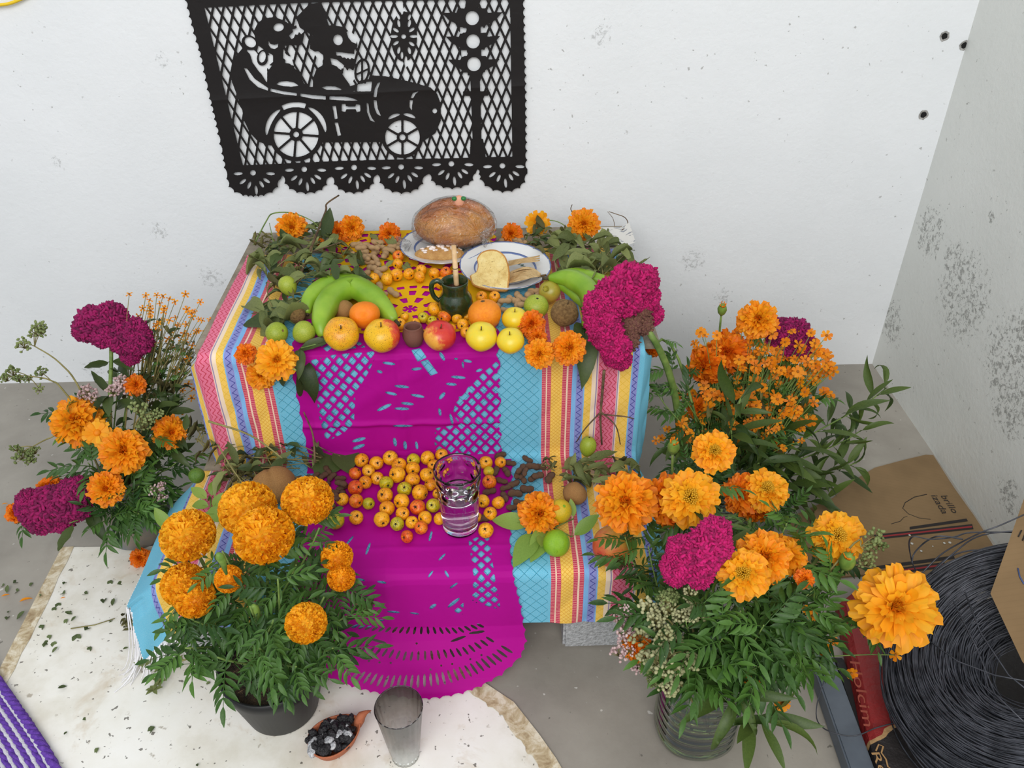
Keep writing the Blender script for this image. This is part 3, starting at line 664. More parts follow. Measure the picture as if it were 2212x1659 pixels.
def bloom_pompon(seed, flat=.72):
    """dense pompon: hundreds of short frilled florets over a dome; unit radius, facing +z"""
    st = rnd.getstate(); rnd.seed(seed); b = B(); N = 430; ga = PI*(3-5**.5)
    for i in range(N):
        u = (i+.5)/N; ph = math.acos(1-u*1.42); th = ga*i+rnd.uniform(-.15, .15)
        n = Vector((math.sin(ph)*math.cos(th), math.sin(ph)*math.sin(th), math.cos(ph))); p = Vector((n.x*.74, n.y*.74, n.z*.74*flat))
        d = (n+Vector((n.x, n.y, 0))*.25+Vector((rnd.uniform(-.3, .3), rnd.uniform(-.3, .3), rnd.uniform(-.2, .2)))).normalized()
        sc = .9+.55*u
        m = Matrix.Translation(p) @ frame(Vector((-d.y, d.x, .3)), 0, d).to_4x4() @ Matrix.Rotation(rnd.uniform(-.9, .9), 4, 'X')
        petal(b, m, .25*sc, .21*sc, rnd.uniform(-.5, .9), .22, 0, min(1, max(0, .7-.45*u+rnd.uniform(-.15, .25))), 2)
    b.ico(2, lambda v: Vector((v.x*.76, v.y*.76, v.z*.72*flat)), 0, .35); under(b, 1, 1)
    rnd.setstate(st); return b
PET_SPLIT = None
def bloom_double(seed, center=True, rings=((21, 1.0, 97, .33), (20, .95, 80, .32), (19, .86, 62, .30), (16, .72, 46, .27), (12, .56, 31, .24)), ruf=.14, cr=.30):
    """open double bloom: rings of broad frilled petals around short yellow florets"""
    st = rnd.getstate(); rnd.seed(seed); b = B()
    for ri, (n, L, el, W) in enumerate(rings):
        for k in range(n):
            th = 2*PI*(k+.5*(ri % 2))/n+rnd.uniform(-.14, .14); e = math.radians(90-el+rnd.uniform(-10, 10))
            m = Matrix.Translation((0, 0, .04*ri-.05)) @ Matrix.Rotation(th, 4, 'Z') @ Matrix.Translation((.08, 0, 0)) @ Matrix.Rotation(-e, 4, 'Y') @ Matrix.Rotation(rnd.uniform(-.35, .35), 4, 'X')
            pb__ = b
            if PET_SPLIT is not None: pb__ = B(); PET_SPLIT.append(pb__)
            petal(pb__, m, L*.94*rnd.uniform(.86, 1.06), W*rnd.uniform(.85, 1.15), rnd.uniform(-.7, .1), ruf, 0, min(1, max(0, .38+.08*ri+rnd.uniform(-.25, .3))))
    if center:
        ga = PI*(3-5**.5)
        for i in range(70):
            u = (i+.5)/70; r = cr*u**.5; th = ga*i; d = Vector((math.cos(th)*r*1.2, math.sin(th)*r*1.2, 1)).normalized()
            p = Vector((math.cos(th)*r*.8, math.sin(th)*r*.8, .28-.1*u)); b.tube([p-d*.2, p+d*.06, p+d*.17+Vector((math.cos(th), math.sin(th), 0))*.03], .022, .034, 4, 2, rnd.uniform(.1, .9))
    else:
        for k in range(12):
            th = rnd.uniform(0, 6.28); m = Matrix.Rotation(th, 4, 'Z') @ Matrix.Rotation(-rnd.uniform(.9, 1.5), 4, 'Y'); petal(b, m, .5, .22, .3, .16, 0, rnd.uniform(.2, .9))
    under(b, 1, 1); rnd.setstate(st); return b
def bloom_single(n=8, W=.42, seed=3, layers=1, cz=.16):
    st = rnd.getstate(); rnd.seed(seed); b = B()
    for l in range(layers):
        for k in range(n):
            th = 2*PI*(k+.5*l)/n+rnd.uniform(-.1, .1); m = Matrix.Rotation(th, 4, 'Z') @ Matrix.Translation((.1, 0, 0)) @ Matrix.Rotation(-rnd.uniform(-.05, .4)-.25*l, 4, 'Y') @ Matrix.Rotation(rnd.uniform(-.2, .2), 4, 'X')
            petal(b, m, .9-.2*l, W*rnd.uniform(.85, 1.1), rnd.uniform(-.5, .1), .05, 0, rnd.uniform(.1, .9), 3)
    b.ico(2, lambda v: Vector((v.x*.25, v.y*.25, v.z*cz+.05)), 1); b.lathe([(.03, -.34), (.12, -.26), (.15, -.08), (.1, 0)], 8, 2)
    rnd.setstate(st); return b
MT = lambda c: [c, m_calyx, m_yc]
m_pom = petmat('golden_petal', S(250, 156, 0), S(255, 184, 12), S(255, 204, 50), .4)
POM = [bloom_pompon(s, .6).mesh('bloom', MT(m_pom)) for s in (1, 2, 3)]
POMS = [bloom_pompon(s, .7).mesh('bloom', MT(m_oy)) for s in (4, 5)]
DBL = [bloom_double(s).mesh('bloom', MT(m_oy)) for s in (11, 12, 13)]
FUL = [bloom_double(s, False, ((24, 1.0, 100, .30), (23, .98, 84, .30), (22, .92, 67, .29), (20, .83, 50, .28), (16, .70, 33, .26), (11, .56, 17, .24)), .17).mesh('bloom', MT(m_or)) for s in (21, 22, 23)]
FULD = [bloom_double(s, False, ((24, 1.0, 100, .29), (22, .95, 82, .29), (20, .86, 62, .28), (17, .72, 44, .26), (12, .6, 26, .24)), .18).mesh('bloom', MT(m_ord)) for s in (31, 32)]
BIGK = dict(center=False, rings=((19, 1.0, 100, .27), (18, 1.0, 84, .27), (17, .95, 68, .26), (14, .84, 52, .25), (11, .7, 38, .22), (8, .5, 24, .18)), ruf=.09)
BIGP = bloom_double(41, **BIGK).mesh('bloom', MT(m_oy))
DAISY = [bloom_single(13, .34, 51, 2).mesh('bloom', [m_oy, m_oy, m_calyx])]
SM = [bloom_single(n, .60, s, 1, .16).mesh('floret', [m_small, m_bc, m_calyx]) for n, s in ((5, 61), (6, 62), (7, 63))]
SMW = [bloom_single(n, .5, s, 1, .42).mesh('floret', [m_small, m_bc, m_calyx]) for n, s in ((4, 64), (5, 65))]

def home(base): return 'the clay vase' if base[0] < -.5 else 'the front bottle' if base[1] < -.9 else 'the bottle behind'
def to_cam(p, up_=.25, tw=(0, 0, 0)):
    d = Vector(CAM)-Vector(p); d.normalize(); return (d+Vector((0, 0, up_))+Vector(tw)).normalized()
def stem_curve(base, head, nrm, n=9, sag=.5):
    base, head, nrm = Vector(base), Vector(head), Vector(nrm); L = (head-base).length
    c1 = base+(head-base)*.35+Vector((0, 0, L*.22)); c2 = head-nrm*L*.28
    out = []
    for i in range(n):
        t = i/(n-1); out.append(base*(1-t)**3+c1*(3*t*(1-t)**2)+c2*(3*t*t*(1-t))+head*t**3)
    return out
def put_bloom(root, me, p, nrm, r, name='bloom', roll=None, sq=(1, 1, 1), base=Vector((0, 0, 0))):
    o = obj(name, me, root); return place(o, Vector(p)-base, frame(nrm, rnd.uniform(0, 6.28) if roll is None else roll), (r*sq[0], r*sq[1], r*sq[2]))
def put_leaf(root, meshes, p, d, L, base=Vector((0, 0, 0)), name='leaf', upd=None):
    o = obj(name, rnd.choice(meshes), root); d = Vector(d).normalized(); zz = Vector(upd) if upd is not None else Vector((rnd.uniform(-.4, .4), rnd.uniform(-.6, .2), 1))
    z = zz-d*zz.dot(d); z.normalize(); y = z.cross(d)
    return place(o, Vector(p)-base, Matrix((d, y, z)).transposed(), L*rnd.uniform(.9, 1.1))
def cut_flower(label, px, py, wpx, yy, base, me, up_=.25, tw=(0, 0, 0), leaves=3, lm=None, name='marigold', cat='marigold', group=None, L=.07, sq=(1, 1, 1), srad=.0028, sm=None, leafend=.9):
    head = Y(px, py, yy); nrm = to_cam(head, up_, tw); r = wpx/2*depth(head)/FPX
    base = Vector(base); t = thing(name, label, cat, base, group or 'marigolds in '+home(base))
    neck = head-nrm*r*.55; pts = stem_curve(base, neck, nrm)
    b = B(); b.tube([p-base for p in pts], srad*1.25, srad, 6); b.build('stem', sm or m_stem, t)
    bo = put_bloom(t, me, head, nrm, r, sq=sq, base=base)
    if me is BIGP:      # the largest bloom: every strap petal an object of its own
        global PET_SPLIT
        PET_SPLIT = []; core = bloom_double(41, **BIGK); bo.data = core.mesh('bloom', MT(m_oy))
        for q in PET_SPLIT: obj('petal', q.mesh('petal', [m_oy]), bo)
        PET_SPLIT = None
    for k in range(leaves):
        f = rnd.uniform(.42, leafend); i = f*(len(pts)-1); p = pts[int(i)].lerp(pts[min(int(i)+1, len(pts)-1)], i-int(i))
        a = rnd.uniform(0, 6.28); d = Vector((math.cos(a), math.sin(a)-.3, rnd.uniform(-.1, .7)))
        put_leaf(t, lm or CL, p, d, L*rnd.uniform(.7, 1.2), base)
    return t
def leafy(label, px, py, yy, base, meshes, n=9, L=.06, name='leafy_stem', cat='foliage', group=None, r=.0022, spread=.7, f0=.3, sm=None):
    head = Y(px, py, yy); base = Vector(base); t = thing(name, label, cat, base, group or 'leafy stems in '+home(base))
    dn = (head-base).normalized(); pts = stem_curve(base, head, (dn+Vector((0, 0, .2))).normalized()); b = B(); b.tube([p-base for p in pts], r, r*.5, 5); so = b.build('stem', sm or m_stem, t)
    for k in range(n):
        f = f0+(1-f0)*(k+.6)/n; i = min(f, .999)*(len(pts)-1); p = pts[int(i)].lerp(pts[int(i)+1], i-int(i)); tg = (pts[min(int(i)+1, len(pts)-1)]-pts[int(i)]).normalized()
        a = k*2.4+rnd.uniform(-.4, .4); o1 = tg.orthogonal().normalized(); o2 = tg.cross(o1); d = o1*math.cos(a)+o2*math.sin(a)
        put_leaf(so, meshes, p, d*spread+tg*.55+Vector((0, -.15, .1)), L*rnd.uniform(.75, 1.25), base)
    return t
def sprig(label, tips, base, meshes, rpx, name='flower_sprig', cat='flower', group=None, sm=None, leaves=5, lm=None, L=.03, sr=.0016, fname=None, upr=.5):
    """a branching sprig: one stem, a branchlet and a small flower at each tip (px, py, y)"""
    base = Vector(base); heads = [Y(*q) for q in tips]; cen = sum(heads, Vector())/len(heads); fork = base.lerp(cen, .62)+Vector((0, 0, .01))
    t = thing(name, label, cat, base, group or 'small-flowered sprigs in '+home(base)); b = B(); b.tube([p-base for p in bez(base, base.lerp(fork, .5)+Vector((0, 0, .03)), fork, 6)], sr*1.3, sr, 5)
    for h in heads: b.tube([p-base for p in bez(fork, fork.lerp(h, .55)+Vector((rnd.uniform(-.01, .01), 0, .012)), h, 5)], sr*.8, sr*.45, 4)
    b.build('stem', sm or m_stem, t)
    for h in heads:
        n = to_cam(h, upr, (rnd.uniform(-.7, .7), rnd.uniform(-.3, .5), rnd.uniform(-.3, .5))); r = rpx*rnd.uniform(.8, 1.2)*depth(h)/FPX
        put_bloom(t, rnd.choice(meshes), h, n, r, 'floret', base=base)
    for k in range(leaves):
        h = rnd.choice(heads); p = fork.lerp(h, rnd.uniform(-.2, .8)); a = rnd.uniform(0, 6.28); put_leaf(t, lm or CL, p, (math.cos(a), math.sin(a), rnd.uniform(0, .8)), L*rnd.uniform(.7, 1.3), base)
    return t
# cockscomb crest: displaced velvet lumps carrying hundreds of small curled ruffles
def celosia_mat(name, c0, c1, c2):
    m = M(name, rough=.75); v = m.attr('var'); col = m.ramp((v*.8+m.noise(220, 3, .7)*.5-.15).clamp(), [(.1, c0), (.5, c1), (1, c2)]); m.set('Base Color', col); m.bump(m.noise(500, 3, .7), .7, .004); return m.m
m_cel = celosia_mat('magenta_cockscomb', S(128, 0, 70), S(186, 4, 98), S(216, 14, 118))
m_celd = celosia_mat('purple_cockscomb', S(92, 2, 56), S(144, 4, 86), S(176, 12, 102))
m_celb = noisy('cockscomb_seed_fluff', S(120, 60, 70), S(160, 120, 90), 300, .9, .3, .7, .8, 600)
def crest(root, lumps, mat, base, name='crest', curls=330, cr=.125):
    """lumps: (world centre, radius, axis squash direction or None)"""
    b = B(); ga = PI*(3-5**.5)
    for li, (c, r, nd) in enumerate(lumps):
        c = Vector(c)-base; off = Vector((li*3.1, li*1.7, 0)); nd = Vector(nd).normalized() if nd is not None else None
        def sq(v, k=1.0): 
            return v-nd*v.dot(nd)*.38 if nd is not None else v
        def core(v):
            n = noise.turbulence(v*2.6+off, 4, True)
            return c+sq(v)*r*(.86+.16*n)
        b.ico(4, core, 0, .15)
        for i in range(curls):
            u = 1-2*(i+.5)/curls; s = math.sqrt(1-u*u); th = ga*i; n = Vector((s*math.cos(th), s*math.sin(th), u))
            f = noise.turbulence(n*2.6+off, 4, True); p = c+sq(n)*r*(.90+.16*f); k = cr*r*rnd.uniform(.75, 1.3); R = randrot(); e = rnd.uniform(.1, 1.0)
            b.ico(1, lambda v: p+R @ Vector((v.x*k*1.9, v.y*k*.55, v.z*k*1.0)), 0, e)
    return b.build(name, mat, root)
def cockscomb(label, lumps_px, base, mat, stem_from=None, sm=None, leaves=0, curls=330, fluff=None, srad=.005, sag=None):
    base = Vector(base); t = thing('cockscomb', label, 'flower', base, 'cockscombs'); L = []
    for (px, py, rp, yy) in lumps_px:
        p = Y(px, py, yy); L.append((p, rp*depth(p)/FPX, to_cam(p, .2)))
    crest(t, L, mat, base, curls=curls); cen = sum((l[0] for l in L), Vector())/len(L) if stem_from is None else Y(*stem_from)
    b = B(); pts = stem_curve(base, cen, (cen-base).normalized()) if sag is None else bez(base, sag, cen, 10)
    b.tube([p-base for p in pts], srad, srad*.8, 8); b.build('stem', sm or m_stem, t)
    for k in range(leaves):
        p = pts[int(len(pts)*rnd.uniform(.55, .9))]; a = rnd.uniform(0, 6.28); put_leaf(t, WLD, p, (math.cos(a), math.sin(a)-.4, .2), .06, base)
    if fluff: crest(t, [(Y(px, py, yy), rp*1.6/FPX, None) for px, py, rp, yy in fluff], m_celb, base, 'seed_head', 90, .12)
    return t

# ------------------------------------------------------------------ potted marigold
m_pot = noisy('black_plastic', S(8, 8, 9), S(15, 16, 18), 12, .5, .3, .7)
m_soil = noisy('dark_soil', S(34, 26, 20), S(84, 66, 48), 60, .95, .3, .72, 1, 120, 4, .02)
pb_ = Z(612, 1522, .0045); pt = thing('potted_marigold', 'potted marigold plant with pompon blooms in a black plastic pot on the white board', 'potted plant', pb_)
b = B(); PH, PR, PB = .128, .089, .064
b.lathe([(.0, 0), (PB-.004, 0), (PB, .004), (PB+.022, PH-.03), (PR-.002, PH-.028), (PR, PH-.02), (PR+.002, PH), (PR-.003, PH+.001), (PR-.005, PH-.006), (PR-.008, PH-.03), (.0, PH-.031)], 48); b.build('pot', m_pot, pt)
b = B(); b.lathe([(0, PH-.012), (.03, PH-.014), (.055, PH-.02), (PR-.0075, PH-.022)], 40, 0, lambda p, th: (p[0], p[1], p[2]+.006*noise.noise(Vector((p[0]*60, p[1]*60, 1))))); b.build('soil', m_soil, pt)
b = B()
for k in range(60):
    a = rnd.uniform(0, 6.28); r = (PR-.014)*rnd.random()**.5; p = Vector((r*math.cos(a), r*math.sin(a), PH-.014)); d = Vector((rnd.uniform(-1, 1), rnd.uniform(-1, 1), .3))*.012
    b.tube([p-d*.5, p, p+d*.6], .0007, .0005, 3)
o = b.build('straw_bits', m_twig, pt); o['kind'] = 'stuff'
heads = [(570, 1155, 124, -1.025, POM[0], .55), (535, 1097, 118, -.955, POM[1], .6), (664, 1080, 106, -.955, POM[2], .7), (405, 1155, 112, -.99, POM[0], .45), (396, 1262, 92, -1.04, POM[1], .2), (420, 1290, 84, -1.06, POMS[0], .1), (661, 1345, 86, -1.13, POM[2], .1), (494, 1250, 58, -1.06, POMS[1], .0), (728, 1202, 66, -1.02, POMS[0], .1), (737, 1247, 58, -1.045, POMS[1], 0)]
soil = pb_+Vector((0, 0, PH-.02)); allp = []
for i, (px, py, wpx, yy, me_, u_) in enumerate(heads):
    h = Y(px, py, yy); n = to_cam(h, u_+.65, ((px-600)*.0008, 0, 0)); r = wpx/2*depth(h)/FPX; a = rnd.uniform(0, 6.28); s0 = soil+Vector((math.cos(a)*.03, math.sin(a)*.03, 0))
    pts = stem_curve(s0, h-n*r*.55, n); allp.append(pts); b = B(); b.tube([p-pb_ for p in pts], .0042, .0026, 6); b.build('stem', m_stem, pt)
    put_bloom(pt, me_, h, n, r, base=pb_)
for (px, py, yy) in ((400, 1330, -1.08), (400, 1400, -1.12), (470, 1420, -1.14), (560, 1400, -1.16), (640, 1440, -1.165), (720, 1400, -1.12), (750, 1330, -1.07), (700, 1290, -1.08), (600, 1250, -1.08), (540, 1310, -1.12), (480, 1190, -1.02), (640, 1220, -1.05), (690, 1140, -1.0), (590, 1340, -1.14)):
    h = Y(px, py, yy); s0 = soil+Vector((rnd.uniform(-.03, .03), rnd.uniform(-.03, .03), 0)); pts = stem_curve(s0, h, (h-s0).normalized()); allp.append(pts); b = B(); b.tube([p-pb_ for p in pts], .003, .0015, 5); b.build('stem', m_stem, pt)
for k in range(185):
    pts = allp[k % len(allp)]; f = rnd.uniform(.38, .93) if k % len(allp) < len(heads) else rnd.uniform(.4, 1.0); i = f*(len(pts)-1); p = pts[int(i)].lerp(pts[min(int(i)+1, len(pts)-1)], i-int(i))
    out = Vector((p.x-soil.x, p.y-soil.y, 0)); a = rnd.uniform(0, 6.28); d = out*5+Vector((math.cos(a)*.8, math.sin(a)*.8-.35, rnd.uniform(-.15, .55)))
    put_leaf(pt, CL, p, d, rnd.uniform(.058, .088), pb_, upd=(rnd.uniform(-.3, .3), -.6, 1))
for (px, py) in ((554, 1320), (480, 1210)):
    h = Y(px, py, -1.1); b = B(); q = h-pb_; b.tube([q+Vector((0, 0, -.03)), q, q+Vector((0, -.004, .012)), q+Vector((0, -.006, .02))], .003, ns=8, rad=[.002, .006, .0065, .003]); b.build('bud', m_calyx, pt)
def weed(px_pts, z0, name='weed_sprig'):
    pts = [Z(x, y, z) for x, y, z in px_pts]; b = B(); b.tube([p-pb_ for p in pts], .0016, .0012, 5)
    for p in pts[1:]:
        for k in range(6):
            a = k*1.05+rnd.uniform(-.3, .3); leaf_geo(b, rnd.uniform(.012, .02), .008, Matrix.Translation(p-pb_) @ Matrix.Rotation(a, 4, 'Z') @ Matrix.Rotation(-rnd.uniform(.1, .9), 4, 'Y'), n=3, mi=1)
    b.build(name, [m_dstem, m_wilt], pt)
weed([(440, 1412, .10), (385, 1430, .06), (350, 1445, .035), (330, 1425, .035), (310, 1432, .035)], 0); weed([(360, 1440, .04), (345, 1470, .02), (332, 1490, .015)], 0)
weed([(690, 1410, .13), (740, 1350, .16), (785, 1320, .18), (800, 1305, .19)], 0); weed([(775, 1325, .18), (768, 1295, .2)], 0); weed([(640, 1490, .125), (655, 1478, .13), (668, 1470, .13)], 0)

# ------------------------------------------------------------------ vase at the left with its bouquet
m_vase = noisy('weathered_clay', S(120, 128, 134), S(150, 140, 124), 18, .8)
vb = Z(305, 1150, 0.0); b = B()
b.lathe([(0, 0), (.055, 0), (.062, .008), (.078, .07), (.076, .12), (.058, .16), (.060, .175), (.054, .175), (.052, .15), (.068, .11), (.06, .02), (0, .015)], 36)
vz = thing('clay_vase', 'weathered clay vase on the concrete floor, nearly hidden by its flowers', 'vase', vb); b.build('body', m_vase, vz)
b = B(); b.lathe([(.0605, .164), (.0635, .168), (.0635, .176), (.0605, .179), (.0535, .179)], 36); b.build('rim', m_vase, vz)
def vbase(): a = rnd.uniform(0, 6.28); return vb+Vector((math.cos(a)*.03, math.sin(a)*.03, .10))
LF = [('big orange marigold with a spread edge above a small daisy-like one, in the clay vase', 165, 910, 112, -.60, FUL[0], .5, (-.3, 0, 0)), ('small loose daisy-like marigold beside the big orange one in the clay vase', 210, 935, 62, -.63, DAISY[0], .2, (0, 0, 0)),
      ('full round orange marigold at the middle of the clay vase bouquet', 268, 975, 104, -.68, FUL[1], .3, (0, 0, 0)), ('medium marigold with a torn greenish centre nearest the striped cloth in the clay vase', 368, 934, 76, -.60, FUL[2], .1, (.3, 0, 0)),
      ('bright round marigold low in the clay vase next to the dark cockscomb', 229, 1056, 80, -.74, FUL[2], .2, (0, -.2, 0)), ('half-hidden marigold peeking out behind the low dark cockscomb', 108, 1052, 60, -.66, FULD[0], .6, (-.4, .4, 0)), ('marigold seen from the side at the far edge of the low dark cockscomb', 32, 1108, 48, -.68, FULD[1], -.1, (-.8, 0, 0)),
      ('small orange marigold tucked under the tall purple cockscomb', 293, 832, 50, -.55, FULD[0], .0, (.3, 0, .2))]
for lab, px, py, wp, yy, me_, u_, tw in LF: cut_flower(lab, px, py, wp, yy, vbase(), me_, u_, tw, 4, CL, L=.065)
cockscomb('tall purple cockscomb with two lobes rising above the clay vase', [(205, 700, 38, -.50), (240, 690, 36, -.49), (185, 712, 26, -.50), (268, 730, 34, -.51), (298, 735, 30, -.51), (290, 715, 28, -.50), (282, 768, 20, -.52), (225, 720, 30, -.51)], vbase(), m_celd, (240, 742, -.50), leaves=5)
cockscomb('wide dark cockscomb drooping low over the concrete floor', [(75, 1095, 36, -.72), (110, 1092, 42, -.72), (150, 1085, 40, -.72), (170, 1060, 30, -.71), (90, 1120, 32, -.73), (130, 1120, 30, -.73), (62, 1080, 24, -.72), (172, 1100, 24, -.72), (150, 1058, 24, -.71)], vbase(), m_celd, (190, 1095, -.70), leaves=3)
LS = ['upright twiggy sprig of wilting small orange flowers against the wall, {} the tall cockscomb', ]
wh = ['just beside', 'second from', 'third from', 'fourth from', 'fifth from', 'sixth from', 'farthest from', 'lowest beside', 'second lowest beside']
for k in range(9):
    x0 = 300+k*23 if k < 7 else 330+(k-7)*70; tips = []
    for q in range(10):
        yv = (632 if k in (0, 2, 4, 6) else 660)+q*(12 if k < 7 else 13)+(110 if k >= 7 else 0)+rnd.uniform(-8, 8)+ (40 if k == 6 else 0); tips.append((x0+rnd.uniform(-26, 26), yv, -.45+rnd.uniform(-.05, .05)))
    sprig('twiggy sprig of wilting small orange flowers, %s the tall purple cockscomb' % wh[k], tips, vbase(), SMW, 8, leaves=26, lm=DL+CL[:1]+WLD[:1], L=.026, sm=m_dstem, group='wilting orange sprigs in the clay vase', upr=.9)
for i, (px, py, yy, lab) in enumerate([(150, 880, -.58, 'leafy marigold stem behind the big orange marigold in the clay vase'), (330, 880, -.55, 'leafy stem with grey-green leaves below the wilting sprigs in the clay vase'), (380, 1000, -.62, 'leafy marigold stem leaning towards the cloth under the torn marigold'), (300, 1050, -.72, 'leafy marigold stem at the front of the clay vase'), (360, 1090, -.68, 'leafy marigold stem drooping beside the blue cloth edge'), (240, 1120, -.74, 'leafy marigold stem hanging below the bright round marigold'), (330, 940, -.62, 'leafy marigold stem between the full and the torn marigolds'), (190, 1000, -.68, 'leafy marigold stem under the small daisy-like marigold'), (300, 1110, -.76, 'short leafy stem hanging over the clay vase rim')]):
    leafy(lab, px, py, yy, vbase(), CL if i != 1 else WLD, 11, .07 if i != 1 else .06)
for i, (px, py, yy, lab, n) in enumerate([(255, 800, -.50, 'stem of dull broad leaves right below the tall cockscomb', 8), (380, 850, -.52, 'stem of dull broad leaves below the wilting sprigs', 9), (400, 940, -.60, 'dark leafy stem pressed against the striped cloth', 9), (150, 1130, -.76, 'stem with a pale leaf hanging under the low cockscomb', 4)]):
    leafy(lab, px, py, yy, vbase(), WLD, n, .06, f0=.45)
m_seed = leafmat('seed_cluster', S(104, 120, 66), S(146, 158, 100), .2, .8)
m_seedp = leafmat('pale_seed_cluster', S(150, 152, 104), S(192, 190, 146), .2, .8)
def umbel(b, p, r, n=26, mi=1):
    for k in range(n):
        d = Vector((rnd.gauss(0, 1), rnd.gauss(0, 1), rnd.gauss(0, .7)+.4)).normalized(); q = p+d*r*rnd.uniform(.5, 1); b.tube([p-Vector((0, 0, r*.5)), q], .0005, .0004, 3, 0); s = r*.17
        R = randrot(); b.ico(1, lambda v: q+R @ Vector((v.x*s, v.y*s, v.z*s*1.4)), mi, rnd.random())
def seedsprig(label, base, pts, clusters, mats, group=None, rr=.014):
    base = Vector(base); t = thing('seed_sprig', label, 'flower', base, group or 'seed and pink cluster sprigs in '+home(base)); P_ = [Y(*q) for q in pts]; b = B(); b.tube([p-base for p in spline([base]+P_, 5)], .0024, .0012, 5); b.build('stem', mats[0], t)
    for (px, py, yy, k) in clusters:
        c = Y(px, py, yy); b = B(); near = min(P_, key=lambda q: (q-c).length); b.tube([p-base for p in bez(near, near.lerp(c, .6)+Vector((0, 0, .008)), c, 5)], .001, .0007, 4); umbel(b, c-base, rr*k); b.build('seed_cluster', mats, t)
seedsprig('long bare sprig with dull green seed clusters reaching towards the white wall', vbase(), [(180, 855, -.56), (130, 785, -.54), (75, 748, -.53)], [(85, 708, -.53, 1.1), (50, 745, -.53, 1.2), (75, 720, -.53, 1), (92, 715, -.53, .9)], [m_dstem, m_seed])
seedsprig('thin sprig with dull green seed clusters low over the floor-wall corner', vbase(), [(150, 860, -.58), (110, 822, -.56), (60, 812, -.56)], [(28, 805, -.56, 1.1), (15, 818, -.56, .9), (62, 818, -.56, .7), (88, 806, -.56, 1.0), (85, 840, -.56, .8), (40, 820, -.56, .8)], [m_dstem, m_seed])
seedsprig('sprig of dull green seed clusters sticking out over the grey floor', vbase(), [(170, 930, -.62), (110, 945, -.63), (70, 965, -.64)], [(45, 985, -.65, 1.3), (65, 992, -.65, 1.1), (35, 970, -.65, .9), (75, 975, -.65, .9)], [m_dstem, m_seed])
seedsprig('sprig of greenish seed clusters in the middle of the clay vase bouquet', vbase(), [(290, 930, -.62), (305, 900, -.62)], [(300, 885, -.62, 1.4), (320, 905, -.62, 1.2), (340, 895, -.62, 1.0), (310, 920, -.62, 1.1)], [m_dstem, m_seed])
seedsprig('pale pink flower cluster sprig beneath the tall purple cockscomb', vbase(), [(240, 880, -.56), (255, 850, -.55)], [(255, 832, -.55, 1.3), (270, 838, -.55, 1.2), (245, 845, -.55, 1.1), (262, 822, -.55, 1.0)], [m_dstem, m_pink])
seedsprig('pale pink flower cluster sprig above the big orange marigold', vbase(), [(215, 880, -.57), (195, 860, -.56)], [(190, 846, -.56, 1.2), (205, 858, -.56, 1.0), (178, 855, -.56, .9)], [m_dstem, m_pink])
seedsprig('small white flower cluster sprig low beside the blue cloth edge', vbase(), [(330, 1090, -.72)], [(335, 1060, -.72, 1.1), (352, 1075, -.72, 1.0), (350, 1052, -.72, .9)], [m_dstem, m_pink], rr=.012)

# ------------------------------------------------------------------ bottles and bouquets at the right
bb = Z(1497, 1574, 0); RB, HB = .074, .205
def rsq(p, th, k=.10): 
    f = 1+k*(abs(math.cos(2*th))**1.5)*-.55+.0; return (p[0]*f, p[1]*f, p[2])
m = M('clear_plastic', S(250, 255, 252), .04); m.set('IOR', 1.30); gl = m.n('ShaderNodeBsdfGlossy'); gl.inputs['Roughness'].default_value = .07; tr = m.n('ShaderNodeBsdfTransparent'); tr.inputs[0].default_value = (.93, .96, .93, 1); lw = m.n('ShaderNodeLayerWeight'); lw.inputs[0].default_value = .32; mx = m.n('ShaderNodeMixShader'); m.nt.links.new((X(lw.outputs['Facing'])*.75+.07).s, mx.inputs[0]); m.nt.links.new(tr.outputs[0], mx.inputs[1]); m.nt.links.new(gl.outputs[0], mx.inputs[2]); m.nt.links.new(mx.outputs[0], m.nt.nodes['Material Output'].inputs[0]); m_pet = m.m
m = M('green_water', S(120, 140, 78), .02); m.set('IOR', 1.33); m.set('Transmission Weight', 1.0); m_gwater = m.m
def bottle(loc, R_, H, water, label, ribs=9):
    t = thing('plastic_bottle', label, 'bottle', loc, 'ribbed plastic bottles'); b = B(); prof = [(0, .008), (R_*.5, .006), (R_*.86, 0), (R_*.97, .012)]
    n = ribs*6
    for i in range(n+1): prof.append((R_*(1-.075*(0.5-.5*math.cos(2*PI*i/6))**2), .018+(H-.03)*i/n))
    prof += [(R_*.99, H-.008), (R_*1.0, H)]
    b.lathe(prof, 48, 0, rsq); b.build('body', m_pet, t)
    b = B(); k = [q for q in prof if q[1] < water]; b.lathe([(0, .0095)]+[(r*.965, z+.0012) for r, z in k[1:]]+[(k[-1][0]*.965, water), (0, water)], 48, 0, rsq); b.build('water', m_gwater, t)
    return t
bottle(bb, RB, HB, .15, 'clear ribbed plastic bottle of greenish water on the floor, holding the front bouquet')
b2 = Vector((.50, -.60, 0)); bottle(b2, .07, .20, .12, 'clear ribbed plastic bottle behind, holding the bouquet of small orange flowers')
def rb(): a = rnd.uniform(0, 6.28); return bb+Vector((math.cos(a)*.035, math.sin(a)*.035, .05+rnd.uniform(0, .05)))
def rb2(): a = rnd.uniform(0, 6.28); return b2+Vector((math.cos(a)*.03, math.sin(a)*.03, .05))
